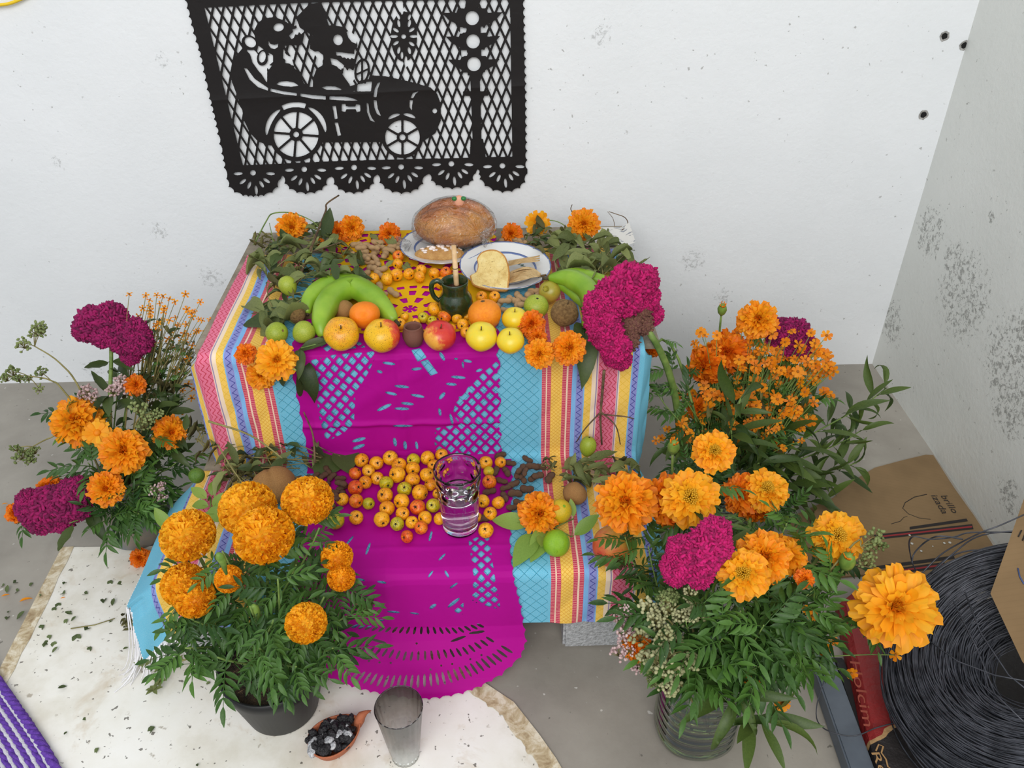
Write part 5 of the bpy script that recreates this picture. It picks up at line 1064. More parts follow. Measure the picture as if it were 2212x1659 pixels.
fruit('lime', 'shiny green lime in front of the light green leaves on the lower step', 'fruit', 1202, 1172, 58, ZL, m_lime, (-.1, -.8, .1), 1.05, .02, False, 0, navel=m_lime)
fruit('lime', 'dark green lime near the edge of the lower step under the herbs', 'fruit', 425, 1028, 34, ZL, m_limd, (0, .2, 1), 1.0, .02, False, 0, navel=m_limd, dz=.03)
fruit('lime', 'yellowing lime partly behind the frilly marigold on the lower step', 'fruit', 1208, 1105, 52, ZL, fruitmat('yellow_lime_skin', [(.3, S(186, 170, 24)), (.6, S(222, 180, 30))], 12, None, .35, .25, 380), (.3, -.3, .8), 1.1, .02, False, 0, navel=m_lime)
fruit('guava', 'yellow-green guava standing against the riser among dry twigs', 'fruit', 1270, 965, 36, ZL, m_gua, (.1, .1, 1), 1.35, .02, False, .01, navel=m_cal, dz=.02)
def lump(name, label, px, py, wpx, z, mat, sc=(1, 1, 1), crease=0, rot=0):
    c, r = at(px, py, wpx, z, .8); b = B()
    def f(v):
        k = 1+.08*noise.noise(v*1.4+Vector((px, py, 0))); k -= crease*math.exp(-(v.x+.12)**2/.006)*max(0, v.z+.4); return Vector((v.x*k*sc[0], v.y*k*sc[1], v.z*k*sc[2]))
    b.ico(4, f); o = b.build(name, mat); place(o, c, Matrix.Rotation(rot, 3, 'Z'), r); tag(o, label, 'vegetable'); b = B(); b.tube([(.85*sc[0], 0, .1), (1.05*sc[0], .03, .14), (1.3*sc[0], .12, .1)], .08, .025, 6); b.build('root_tail', m_ast, o)
lump('jicama', 'large brown creased root beside the dark peanuts on the lower step', 592, 1048, 92, ZL, m_root, (1, .9, .86), .16, .3)
lump('jicama', 'brown root half hidden behind the potted marigold blooms', 545, 1098, 70, ZL, m_root, (1, .9, .8), .05, 1.0)
lump('jicama', 'small brown root behind the light green leaves on the lower step', 1242, 1066, 54, ZL, m_root, (1, .9, .86), .03, 2.4)
lump('jicama', 'brown root in the shade between the bananas and mandarin', 742, 668, 44, ZU, m_root, (1, .9, .86), .03, .4)
# bananas
m_ban = apple_mat('green_banana_skin', 0, 0, [(.1, S(108, 152, 26)), (.5, S(132, 174, 40)), (.9, S(158, 188, 62))], (0, 0, 1), 2.0, S(40, 40, 24), .70)
m_bl = noisy('banana_skin', S(112, 156, 28), S(146, 180, 52), 16, .4, .3, .7); m_bt = noisy('banana_tip', S(40, 34, 22), S(90, 76, 44), 90, .8)
def banana(label, pts, rpx, name='banana', zr=0, group=None, stem=(0, 0)):
    P_ = [Z(x, y, z) for x, y, z in pts]; ctr = P_[0]*0; b = B(); sp = spline(P_, 7); n = len(sp); rr = rpx*depth(P_[len(P_)//2])/FPX
    prof = lambda t: min(1, .22+.78*(t/.22)**.75 if t < .22 else 1, .20+.80*(max(0, 1-t)/.42)**.9 if t > .58 else 1)
    rad = [rr*prof(i/(n-1)) for i in range(n)]
    base = sp[n//2].copy(); base.z = ZU
    vs = []; t0 = None; a = None
    b.tube([p-base for p in sp], rr, ns=10, rad=rad)
    for i, v in enumerate(b.v):
        k = i % 10; 
        if k % 2 == 0: c = sp[i//10]-base; b.v[i] = tuple(Vector(v)+(Vector(v)-c)*.10)
    o = b.build(name, m_bl, None, True, base); tag(o, label, 'banana', 'green bananas')
    d = (sp[0]-sp[1]).normalized(); e = (sp[-1]-sp[-2]).normalized(); b = B(); b.tube([sp[0]-base-d*.003, sp[0]-base+d*.004], rad[0]*1.08, rad[0]*.7, 8); b.build('blossom_end', m_bt, o)
    b = B(); b.tube([sp[-1]-base-e*.004, sp[-1]-base+e*.006, sp[-1]-base+e*.013], rad[-1]*1.06, rad[-1]*.8, 8); b.build('stalk', m_bt, o); return o
banana('front one of two green bananas arching over the mandarin', [(697, 728, ZU+.012), (694, 690, ZU+.03), (715, 645, ZU+.035), (762, 622, ZU+.035), (805, 643, ZU+.035), (832, 668, ZU+.03), (848, 688, ZU+.024), (854, 694, ZU+.022)], 25)
banana('rear one of two green bananas by the mandarin, behind its twin', [(664, 678, ZU+.012), (668, 650, ZU+.025), (700, 622, ZU+.03), (750, 612, ZU+.024), (800, 632, ZU+.022), (832, 668, ZU+.018), (846, 680, ZU+.016)], 20)
banana('topmost green banana beside the huge cockscomb, pointing to its bloom', [(1330, 618, ZU+.03), (1295, 606, ZU+.035), (1250, 594, ZU+.04), (1212, 594, ZU+.045), (1185, 600, ZU+.045)], 14)
banana('middle green banana bending down beside the huge cockscomb', [(1262, 706, ZU+.012), (1280, 665, ZU+.035), (1270, 628, ZU+.045), (1235, 604, ZU+.05), (1205, 600, ZU+.05), (1185, 601, ZU+.048)], 22)
banana('lowest green banana under the other two beside the huge cockscomb', [(1268, 668, ZU+.008), (1248, 640, ZU+.022), (1222, 618, ZU+.032), (1200, 608, ZU+.038), (1186, 603, ZU+.042)], 14)

# ------------------------------------------------------------------ bread, plates and cups
m_plate = M('white_glaze', S(222, 222, 220), .2); m_plate = m_plate.m
m_bl2 = M('blue_band', S(104, 122, 170), .25).m; m_dec = M('green_decoration', S(84, 120, 110), .3).m
def plate(px, py, wpx, z, label, tilt=(0, 0, 1)):
    c, r = at(px, py, wpx, z, .1); t = thing('plate', label, 'plate', (c.x, c.y, z)); R_ = frame(tilt)
    b = B(); b.lathe([(0, .10), (.50, .09), (.60, .12), (.70, .19), (.96, .26), (1.0, .275), (.995, .25), (.72, .15), (.60, .03), (.52, 0), (0, .03)], 56, 0, lambda p, th: (p[0]*(1+.008*math.cos(16*th)), p[1]*(1+.008*math.cos(16*th)), p[2])); place(b.build('dish', m_plate, t), (0, 0, 0), R_, r)
    b = B(); b.lathe([(.975, .2635), (1.003, .277), (1.003, .268)], 56); place(b.build('blue_rim', m_bl2, t), (0, 0, 0.0003), R_, r)
    b = B(); b.lathe([(.655, .1535), (.69, .183), (.69, .1855), (.655, .156)], 56); place(b.build('blue_ring', m_bl2, t), (0, 0, .0006), R_, r)
    b = B()
    for k in range(5):
        a = -.9+k*.22; q = Vector((math.cos(a)*.45, math.sin(a)*.45, .106)); b.ico(1, lambda v: q+Vector((v.x*.05, v.y*.035, v.z*.004)))
    place(b.build('painted_leaf', m_dec, t), (0, 0, .0006), R_, r); return c, r
c1, r1 = plate(959, 540, 186, ZU, 'white plate with blue rings under the wrapped loaf'); c2, r2 = plate(1091, 585, 196, ZU, 'white plate with blue rings holding the heart-shaped bread', (.03, -.06, 1))
m = M('brown_crust', rough=.42); c = m.coord(); zc = m.xyz(c)[2]
col = m.ramp((m.noise(16, 4, .6, c)*.7+zc*4.0+.0).clamp(), [(.25, S(136, 70, 18)), (.45, S(166, 90, 26)), (.62, S(196, 132, 50)), (.72, S(178, 100, 30)), (.95, S(140, 70, 20))])
seed = ((m.noise(260, 2, .5, c)-.62)*20.0).clamp()*((m.noise(22, 3, .5, c)-.52)*10.0).clamp(); col = m.mix(seed*.8, col, S(236, 220, 190)); m.set('Base Color', col); m.bump(m.noise(60, 4, .6, c), .25, .006); m_crust = m.m
lc = Z(983, 486, ZU+.062); lr = 88*depth(lc)/FPX; lt = thing('bread_loaf', 'big brown egg bread wrapped in clear film on the rear plate', 'bread', (lc.x, lc.y, ZU+.012))
lo = lc-lt.location
def loaf(v, k=1.0): 
    n = noise.noise(v*1.3)*.05; split = .10*math.exp(-((v.y+.25+.15*v.x)**2)/.02)*max(0, v.z+.3); f = (1+n-split)*k; return Vector((v.x*f*lr*1.0, v.y*f*lr*.72, (v.z*f*.66 if v.z > 0 else v.z*f*.5)*lr))+lo
b = B(); b.ico(5, loaf); b.build('loaf', m_crust, lt)
m_face = M('pink_dough', S(222, 160, 130), .5).m; m_fg = M('green_icing', S(40, 120, 60), .4).m
b = B(); q = lo+Vector((.012, -.010, lr*.66)); b.ico(3, lambda v: q+Vector((v.x*.011, v.y*.008, v.z*.014)))
for s in (-1, 1): q2 = q+Vector((s*.010, -.004, .008)); b.ico(2, lambda v: q2+Vector((v.x*.006, v.y*.005, v.z*.005)), 1)
b.build('dough_face', [m_face, m_fg], lt)
m = M('clear_film', S(255, 255, 255), .1); tr = m.n('ShaderNodeBsdfTransparent'); gl = m.n('ShaderNodeBsdfGlossy'); gl.inputs['Roughness'].default_value = .12; lw = m.n('ShaderNodeLayerWeight'); lw.inputs[0].default_value = .35
bp = m.n('ShaderNodeBump'); bp.inputs['Strength'].default_value = 1.0; bp.inputs['Distance'].default_value = .03; nz = m.noise(22, 3, .6, None, 2.0); m.nt.links.new(nz.s, bp.inputs['Height']); m.nt.links.new(bp.outputs[0], gl.inputs['Normal']); m.nt.links.new(bp.outputs[0], lw.inputs['Normal'])
mx = m.n('ShaderNodeMixShader'); m.nt.links.new((X(lw.outputs['Facing'])*.6+.06).s, mx.inputs[0]); m.nt.links.new(tr.outputs[0], mx.inputs[1]); m.nt.links.new(gl.outputs[0], mx.inputs[2]); m.nt.links.new(mx.outputs[0], m.nt.nodes['Material Output'].inputs[0]); m_film = m.m
kn = [lo+Vector((lr*.62, -lr*.62, lr*.02)), lo+Vector((-lr*1.08, -lr*.35, -lr*.28))]
b = B()
def film(v):
    p = loaf(v, 1.05+.02*noise.noise(v*5)+.03*abs(noise.noise(v*3+Vector((5, 1, 2)))))
    for k in kn:
        d = (p-k).length; w_ = math.exp(-(d/(lr*.30))**2); ang = math.atan2((p-k).z, (p-k).x); p = p.lerp(k, w_*.75)+Vector((0, -1, .3))*(.004*w_*math.sin(ang*14)+.0045*(abs(math.sin(ang*9))**3-.3)*math.exp(-(d/(lr*1.1))**2))
    return p
b.ico(6, film); wrapo = b.build('clear_wrap', m_film, lt)
for k, d in zip(kn, (Vector((.8, -.5, .1)), Vector((-.8, -.3, -.25)))):
    b = B(); n = 30; d.normalize(); f = frame(d)
    vs = []
    for i in range(5):
        t = i/4; 
        for j in range(n): a = 2*PI*j/n; rr = (.004+.018*t)*(1+.35*math.sin(a*6+t)); vs.append(k+d*(.024*t)+f @ Vector((rr*math.cos(a), rr*math.sin(a)*.6, .006*math.sin(a*5)*t)))
    b.add(vs, [(i*n+j, i*n+(j+1) % n, (i+1)*n+(j+1) % n, (i+1)*n+j) for i in range(4) for j in range(n)]); b.build('film_knot', m_film, wrapo)
# sugared roll
pc = Z(950, 549, ZU+.022); t = thing('sweet_roll', 'small sugared roll lying on the rear plate in front of the loaf', 'bread', (pc.x, pc.y, ZU+.010)); pr = 54*depth(pc)/FPX
m_roll = noisy('roll_crust', S(168, 116, 58), S(206, 160, 96), 40, .7, .3, .7, .5, 200); m_sug = noisy('sugar', S(226, 206, 196), S(250, 240, 234), 200, .8)
b = B(); b.ico(4, lambda v: Vector((v.x*pr*(1+.05*noise.noise(v*3)), v.y*pr*.42, v.z*pr*(.36 if v.z > 0 else .18)*(1+.12*math.sin(v.x*14+v.y*3)*.4)+.010))); b.build('roll', m_roll, t)
b = B()
for k in range(110):
    x = rnd.uniform(-.72, .85); y = rnd.uniform(-.6, .6); h = 1-x*x-y*y
    if h < .05 or math.sin(x*15+y*4) < -.1: continue
    q = Vector((x*pr, y*pr*.42, h**.5*pr*.375+.010)); s = rnd.uniform(.0018, .004); b.ico(1, lambda v: q+Vector((v.x*s*1.5, v.y*s*1.3, v.z*s*.6)))
b.build('sugar_topping', m_sug, t)
# heart-shaped slice leaning on the second plate
m = M('sponge_crumb', rough=.9); c = m.coord(); col = m.ramp(m.noise(40, 5, .7, c), [(.3, S(214, 178, 104)), (.5, S(238, 212, 142)), (.7, S(246, 226, 164))]); col = m.mix(((m.noise(240, 2, .6, c)-.64)*20.0).clamp()*.5, col, S(150, 112, 50)); m.set('Base Color', col); m.bump(m.noise(180, 4, .7, c), .8, .006); m_crumb = m.m
m_brust = noisy('golden_crust', S(176, 116, 50), S(216, 160, 84), 50, .75, .3, .7, .5, 200)
hp = [(1030, 558), (1040, 545), (1058, 539), (1075, 541), (1090, 552), (1098, 570), (1101, 592), (1099, 612), (1095, 628), (1070, 628), (1045, 624), (1022, 616), (1016, 602), (1016, 595), (1028, 588), (1032, 575)]
pz = Z(1060, 622, ZU+.018); t = thing('bread_slice', 'pale heart-shaped slice of sponge bread leaning on the front plate', 'bread', pz)
front = []
for x, y in hp:
    # the slice leans back: a plane through its lower edge
    d = ray(x, y); n = Vector((-.05, -.80, .60)); tt = n.dot(pz-Vector(CAM))/n.dot(Vector(d)); front.append(Vector(CAM+d*tt)-pz)
n = Vector((-.05, -.80, .60)).normalized(); fr = spline(front+[front[0]], 4)[:-1]; m_ = len(fr); cen = sum(fr, Vector())/m_
b = B(); ins = [cen+(p-cen)*.93+n*.001 for p in fr]; bk = [p-n*.020 for p in fr]; bi = [cen+(p-cen)*.93-n*.021 for p in fr]
vs = fr+ins+bk+bi+[cen+n*.0015, cen-n*.021]; o4 = 4*m_
b.add(vs, [(m_+i, m_+(i+1) % m_, o4) for i in range(m_)])
b.build('crumb', m_crumb, t, False)
b = B(); b.add(vs, [f for i in range(m_) for j in [(i+1) % m_] for f in ((i, j, m_+j, m_+i), (2*m_+i, 2*m_+j, j, i), (3*m_+i, 3*m_+j, 2*m_+j, 2*m_+i), (3*m_+j, 3*m_+i, o4+1))]); b.build('crust', m_brust, t)
# corn husk bundle
m_hk = noisy('corn_husk', S(176, 138, 84), S(222, 190, 138), 30, .75, .3, .7, .4, 120)
hk = thing('corn_husk', 'folded dry corn husk with frayed ends lying on the front plate', 'husk', Z(1130, 585, ZU+.012)); hb = hk.location
for k in range(9):
    b = B(); y0 = 566+k*5.5; pts = [Z(1100, 578+k*4, ZU+.022), Z(1130, 566+k*4.6, ZU+.034+.004*math.sin(k)), Z(1152, 572+k*3.2, ZU+.03), Z(1168, 594-(4-k)*.8, ZU+.026)]
    if k < 3: pts = [Z(1098, 566+k*4, ZU+.022), Z(1125, 561+k*3, ZU+.033), Z(1150, 557+k*4, ZU+.034), Z(1166, 554+k*5, ZU+.035)]
    sp = spline([p-hb for p in pts], 5); n_ = len(sp); vs = []
    for i, p in enumerate(sp):
        w_ = .010*(math.sin(PI*min(1, .15+i/(n_-1)*.9)))**.7; vs += [p+Vector((0, -w_, w_*.3)), p+Vector((0, 0, .003)), p+Vector((0, w_, -w_*.2))]
    b.add(vs, [(3*i+q, 3*i+q+1, 3*i+4+q, 3*i+3+q) for i in range(n_-1) for q in (0, 1)]); b.build('husk_leaf', m_hk, hk)
b = B(); e = Z(1170, 596, ZU+.026)-hb; b.tube([e+Vector((-.008, 0, 0)), e, e+Vector((.010, 0, .002))], .0032, .002, 7); b.build('husk_end', m_ast, hk)
# green glazed mug with a wooden stick
m = M('green_glaze', rough=.12); c = m.coord(); col = m.ramp(m.noise(40, 4, .6, c), [(.3, S(20, 30, 14)), (.55, S(32, 52, 24)), (.75, S(58, 84, 40))]); m.set('Base Color', col); m.set('Coat Weight', .6); m.bump(m.noise(30, 3, .6, c), .08, .006); m_gg = m.m
mc, mr = at(984, 648, 76, ZU, 1.0); mug = thing('mug', 'dark green glazed clay mug in front of the bread plates', 'mug', (mc.x, mc.y, ZU))
b = B(); b.lathe([(0, 0), (.62, 0), (.70, .06), (.92, .45), (1.0, .85), (.93, 1.2), (.76, 1.48), (.72, 1.62), (.74, 1.95), (.78, 2.22), (.75, 2.26), (.70, 2.22), (.66, 1.9), (.64, 1.6), (.68, 1.45), (.85, 1.15), (.9, .8), (.6, .2), (0, .12)], 44); place(b.build('body', m_gg, mug), (0, 0, 0), None, mr)
b = B(); b.tube([Vector(q)*mr for q in spline([(-.68, 0, 2.05), (-.95, .0, 2.25), (-1.25, 0, 2.1), (-1.32, 0, 1.7), (-1.2, 0, 1.25), (-.92, 0, .95)], 6)], mr*.15, mr*.14, 10); b.build('handle', m_gg, mug)
b = B(); b.lathe([(0, 1.70), (.655, 1.70)], 32); place(b.build('drink', M('dark_drink', S(60, 30, 14), .15).m, mug), (0, 0, 0), None, mr)
m_wd = noisy('pale_wood', S(206, 166, 118), S(232, 200, 156), 40, .6)
s0 = Vector((mc.x+.004, mc.y+.012, ZU+mr*.3)); s1 = Y(980, 530, mc.y+.03); st = thing('stir_stick', 'pale wooden stirring stick with a dark ring standing in the green mug', 'stick', s0); d = (s1-s0)
b = B(); b.tube([Vector(), d*.5, d], .0058, .0048, 10); b.build('shaft', m_wd, st); b = B(); b.tube([d*.635, d*.645], .0056, .0056, 10); b.build('dark_ring', m_bt, st)
cc, cr_ = at(893, 722, 48, ZU, 1.0); o = B(); o.lathe([(0, 0), (.62, 0), (.72, .05), (.98, .7), (1.0, 1.0), (.9, 1.5), (.80, 1.75), (.82, 1.86), (.72, 1.86), (.66, 1.7), (.7, 1.4), (.6, .4), (0, .25)], 36)
cup = o.build('clay_cup', noisy('brown_clay', S(96, 58, 48), S(136, 88, 72), 60, .7, .3, .7, .3, 240)); place(cup, (cc.x, cc.y, ZU), None, cr_); tag(cup, 'tiny brown clay cup between two apples at the front edge', 'cup')
# water glass
def gm(name, col, rough=0.0):
    m = M(name, col, rough); m.set('Transmission Weight', 1.0); m.set('IOR', 1.45); return m.m
m_glass = gm('clear_glass', S(252, 252, 255)); m = M('water', (1, 1, 1, 1), 0); m.set('Transmission Weight', 1); m.set('IOR', 1.33); m_water = m.m
gb = Z(995, 1138, ZL+.001); gr0 = 37*depth(gb)/FPX; gtop = Y(990, 1012, gb.y); GH = gtop.z-gb.z; gr1 = 52*depth(gtop)/FPX; gt = thing('water_glass', 'clear drinking glass of water with thumbprint dents on the lower step', 'glass', gb)
def gprof(t): return gr0+(gr1-gr0)*t
outer = [(0, 0), (gr0*.9, 0), (gr0, .003)]+[(gprof(i/40), GH*i/40) for i in range(2, 41)]
inner = [(gprof(i/20)-.0022, GH*i/20) for i in range(20, 2, -1)]+[(gr0*.85, .016), (0, .014)]
def dent(p, th):
    r = math.hypot(p[0], p[1]); z = p[2]/GH
    if r < gprof(z)-.0015: return p
    k = 0
    for row, zc in enumerate((.89, .72)):
        a = (th/(2*PI)*9+row*.5) % 1-.5; d = math.hypot(a*1.0*2*PI*r/9/.0115, (z-zc)*GH/.0105); k += max(0, 1-d*d)
    f = 1-.06*min(1, k)**.7
    return (p[0]*f, p[1]*f, p[2])
b = B(); b.lathe(outer+inner, 108, 0, dent); b.build('glass_wall', m_glass, gt)
WZ = .60; b = B(); b.lathe([(0, .0135), (gr0*.855, .0155)]+[(gprof(i/20)-.0017, GH*i/20) for i in range(3, 13)]+[(gprof(WZ)-.0017, GH*WZ), (0, GH*WZ)], 64); b.build('water', m_water, gt)
# smoky glass on the floor
sb = Z(876, 1630, .0045); sr0 = 30*depth(sb)/FPX; stp = Y(865, 1528, sb.y); SH = stp.z-sb.z; sr1 = 52*depth(stp)/FPX
m = M('smoked_glass', rough=.05); c = m.coord(); zc = m.xyz(c)[2]; gl = m.n('ShaderNodeBsdfGlossy'); gl.inputs['Roughness'].default_value = .06; tr = m.n('ShaderNodeBsdfTransparent'); df = m.n('ShaderNodeBsdfDiffuse')
sm_ = (zc/SH+(m.noise(30, 4, .6, c)-.5)*.35).clamp(); m.nt.links.new(m.ramp(sm_, [(.05, S(240, 240, 238)), (.30, S(224, 222, 218)), (.6, S(150, 140, 132)), (.95, S(74, 64, 60))]), tr.inputs[0]); m.nt.links.new(m.ramp(sm_, [(.1, S(224, 222, 216)), (.45, S(150, 142, 136)), (.9, S(44, 38, 36))]), df.inputs[0])
m1 = m.n('ShaderNodeMixShader'); m1.inputs[0].default_value = .20; m.nt.links.new(tr.outputs[0], m1.inputs[1]); m.nt.links.new(df.outputs[0], m1.inputs[2]); lw = m.n('ShaderNodeLayerWeight'); lw.inputs[0].default_value = .3; m2 = m.n('ShaderNodeMixShader'); m.nt.links.new((X(lw.outputs['Facing'])*.6+.04).s, m2.inputs[0]); m.nt.links.new(m1.outputs[0], m2.inputs[1]); m.nt.links.new(gl.outputs[0], m2.inputs[2]); m.nt.links.new(m2.outputs[0], m.nt.nodes['Material Output'].inputs[0]); m_smoke = m.m
sg = thing('smoked_glass', 'tall empty smoke-stained glass standing on the white board', 'glass', sb)
sp_ = lambda t: sr0+(sr1-sr0)*t
b = B(); b.lathe([(0, 0), (sr0, 0), (sr0, .010)]+[(sp_(i/12), SH*i/12) for i in range(2, 13)], 96, 0, lambda p, th: (p[0]*(1-.022*(math.cos(th*20) > .3)), p[1]*(1-.022*(math.cos(th*20) > .3)), p[2])); b.build('glass_wall', m_smoke, sg)
b = B(); b.lathe([(sr1*1.0, SH-.001), (sr1*1.02, SH+.001), (sr1*1.0, SH+.003), (sr1*.97, SH+.001), (sr1*1.0, SH-.001)], 64); b.build('rim', gm('smoked_rim', S(150, 150, 156), .05), sg)
b = B(); b.lathe([(0, .002), (sr0*.97, .002), (sr0*.99, .011), (0, .012)], 48); b.build('glass_base', noisy('waxy_glass', S(196, 200, 198), S(228, 230, 228), 60, .25), sg)
# clay bowl with charcoal
m_terra = noisy('terracotta', S(158, 84, 54), S(186, 110, 74), 24, .75, .3, .7, .2, 200)
bc_, br_ = at(720, 1602, 118, .0045, .42); bt = thing('clay_bowl', 'terracotta bird-shaped bowl of burnt charcoal on the white board', 'bowl', (bc_.x, bc_.y, .0045)); yaw = math.radians(32)
ov = lambda p, th: (p[0]*(1+.10*math.cos(th)), p[1]*(.78-.05*math.cos(th)), p[2]+.10*max(0, math.cos(th))**3*(p[2] > .5))
b = B(); b.lathe([(0, 0), (.42, 0), (.52, .04), (.82, .34), (.98, .70), (1.0, .80), (.95, .80), (.92, .70), (.74, .36), (.45, .14), (0, .12)], 44, 0, ov); place(b.build('bowl', m_terra, bt), (0, 0, 0), Matrix.Rotation(yaw, 3, 'Z'), br_)
b = B(); b.tube([Vector(q)*br_ for q in ((.98, 0, .62), (1.12, 0, .86), (1.22, 0, 1.02), (1.40, -.02, 1.08), (1.58, -.04, 1.06))], .1, ns=12, rad=[.17*br_, .19*br_, .16*br_, .08*br_, .02*br_]); place(b.build('bird_head', m_terra, bt), (0, 0, 0), Matrix.Rotation(yaw, 3, 'Z'))
m_char = noisy('charcoal', S(14, 13, 15), S(44, 42, 46), 70, .55, .3, .7, .8, 160); m_ash = noisy('grey_ash', S(120, 122, 130), S(220, 220, 222), 70, .95, .3, .65, .8, 200)
for k in range(78):
    a = rnd.uniform(0, 6.28); r = .84*rnd.random()**.5; p = Vector((math.cos(a)*r*1.05, math.sin(a)*r*.76, .70+.26*(1-r)+rnd.uniform(-.06, .1)))*br_; p = Matrix.Rotation(yaw, 3, 'Z') @ p; s = rnd.uniform(.09, .19)*br_; R_ = randrot(); off = Vector((k, 0, 0)); ash = k % 6 == 3; b = B()
    b.ico(2, lambda v: R_ @ Vector((v.x*s*1.4, v.y*s*.85, v.z*s*.8))*(1+.35*noise.noise(v*1.8+off))); o = b.build('charcoal', m_ash if ash else m_char, None, False, Vector((bc_.x, bc_.y, .0045))+p)
    tag(o, 'ash-grey charcoal lump in the terracotta bowl' if ash else 'black charcoal lump in the terracotta bowl', 'charcoal', 'ashy lumps in the terracotta bowl' if ash else 'charcoal in the terracotta bowl')

# ------------------------------------------------------------------ blooms, herbs and leaves lying on the steps
def loose(label, px, py, wpx, z, me, nrm=None, up_=.6, tw=(0, 0, 0), stem=None, lift=.45):
    c, r = at(px, py, wpx, z, lift); t = thing('marigold', label, 'marigold', (c.x, c.y, z), 'marigolds lying on the steps and floor'); n = to_cam(c, up_, tw); put_bloom(t, me, c, n, r, base=t.location)
    b = B(); e = Z(*stem) if stem else c-n*r*.6+Vector((rnd.uniform(-.03, .03), .02, 0)); e.z = max(e.z, z+.004); b.tube([p-t.location for p in bez(c-n*r*.5, c-n*r*1.1+Vector((0, 0, -.004)), e, 7)], .0026, .002, 6); b.build('stem', m_stem, t); return t
loose('orange marigold in the herbs at the back corner of the upper step', 630, 492, 68, ZU, FUL[0], up_=.1, lift=.9)
loose('orange marigold under the bare stick against the wall, nearer the stick', 733, 502, 52, ZU, FULD[0], up_=.2, tw=(-.5, 0, 0), lift=.7)
loose('round orange marigold right of its twin under the bare stick', 760, 492, 56, ZU, FUL[1], up_=.1, tw=(.2, 0, 0), lift=.9)
loose('small orange marigold against the wall beside the wrapped loaf, on the peanut side', 841, 505, 52, ZU, FULD[1], up_=.2, lift=.7)
loose('flattened orange marigold just behind the front plate beside the loaf', 1105, 505, 50, ZU, FULD[0], up_=.1, tw=(-.4, 0, 0), lift=.6)
loose('spread orange marigold drooping over a curled stem against the wall', 1161, 482, 58, ZU, DAISY[0], up_=.1, tw=(.2, 0, -.3), lift=.9)
loose('round orange marigold on top of the wilted leaves against the wall', 1261, 484, 72, ZU, FUL[2], up_=.2, lift=.9)
loose('scrap of orange marigold among the herbs near the stick', 690, 528, 30, ZU, FULD[1], up_=.4)
loose('big loose orange marigold drooping over the front edge by the green guavas', 598, 778, 92, ZU, BIGP, up_=.35, tw=(.1, -.1, 0), lift=.3)
loose('orange marigold just below the big loose one at the cloth edge', 565, 808, 70, Z2-.05, FUL[0], up_=.1, tw=(-.1, -.2, -.2), lift=.3)
loose('darker small marigold beside the big loose one, on the cloth edge', 530, 764, 50, ZU, FULD[1], up_=.4, tw=(-.3, 0, 0))
loose('deep orange marigold on top of two others at the front edge beside the yellow apple', 1148, 700, 66, ZU, FULD[0], up_=.4, lift=.8)
loose('orange marigold hanging over the front edge beside the yellow apple', 1165, 764, 68, ZU, FUL[1], up_=.1, lift=.5)
loose('orange marigold hanging over the front edge next to the huge cockscomb', 1230, 752, 78, ZU, FUL[2], up_=.1, tw=(.2, 0, 0), lift=.6)
loose('small orange marigold behind the pair at the front edge', 1160, 728, 46, ZU, FULD[1], up_=.5)
cf = loose('frilly upright marigold among the light green leaves on the lower step', 1165, 1110, 96, ZL, FUL[0], up_=.1, tw=(.2, 0, -.1), lift=.8)
loose('orange marigold lying on the floor behind the fringed cloth', 302, 1205, 46, .001, FULD[0], up_=.2, tw=(-.3, 0, 0), lift=.8)
loose('orange marigold resting under the large pompon, over the brown root', 560, 1120, 60, ZL, FULD[1], up_=.3)
# bunches of wilted herbs: each bunch is one tied handful
def herb(label, poly_px, z, n, meshes, L, hmax, stems=10, name='herb_bunch', smat=None, cpt=None, flat=.35):
    xs = [p[0] for p in poly_px]; ys = [p[1] for p in poly_px]; c = Z(sum(xs)/len(xs), sum(ys)/len(ys), z); t = thing(name, label, 'herbs', c, 'wilted and dried herbs')
    pts = []
    while len(pts) < n+stems*2:
        x, y = rnd.uniform(min(xs), max(xs)), rnd.uniform(min(ys), max(ys))
        if inpoly(np.array([x]), np.array([y]), poly_px)[0]: pts.append((x, y))
    for k in range(stems):
        p, q = Z(*pts[2*k], z+.004+rnd.random()*hmax*.5), Z(*pts[2*k+1], z+.006+rnd.random()*hmax*.8); md = (p+q)/2+Vector((rnd.uniform(-.02, .02), rnd.uniform(-.02, .02), rnd.uniform(0, .02))); b = B(); b.tube([w_-c for w_ in bez(p, md, q, 7)], .0013, .0009, 4); b.build('stem', smat or m_dstem, t)
    for k in range(n):
        h = rnd.random(); p = Z(*pts[stems*2+k], z+.006+h*hmax); a = rnd.uniform(0, 6.28); d = Vector((math.cos(a), math.sin(a), rnd.uniform(-.1, flat))); p -= d*L*.4; p.z = max(p.z, z+.006); put_leaf(t, meshes, p, d, L*rnd.uniform(.6, 1.2), c)
    return t
herb('heap of wilted green leaves and stems at the back corner under the stick', [(555, 540), (600, 510), (690, 480), (720, 500), (775, 540), (790, 590), (720, 600), (600, 610), (560, 590)], ZU, 88, WL+WL+WLD, .056, .045, 16)
herb('crumbled dry herb at the bare corner of the board', [(545, 530), (560, 495), (590, 500), (610, 540), (575, 560)], ZU-.01, 26, DL, .024, .03, 8)
herb('dark dry sprigs and stalks between the herbs and the bananas', [(570, 600), (650, 570), (780, 575), (780, 610), (660, 640), (600, 690), (565, 650)], ZU, 46, DL+WLD, .038, .022, 16)
herb('large wilted leaves on stalks beside the green guavas', [(545, 665), (620, 640), (640, 690), (600, 700), (540, 700)], ZU, 9, WL, .085, .02, 3, flat=.15)
herb('bunch of drooping wilted leaves on the back corner under the round marigold', [(1170, 520), (1220, 485), (1300, 500), (1370, 540), (1370, 590), (1290, 600), (1200, 580)], ZU, 92, WL, .060, .045, 10)
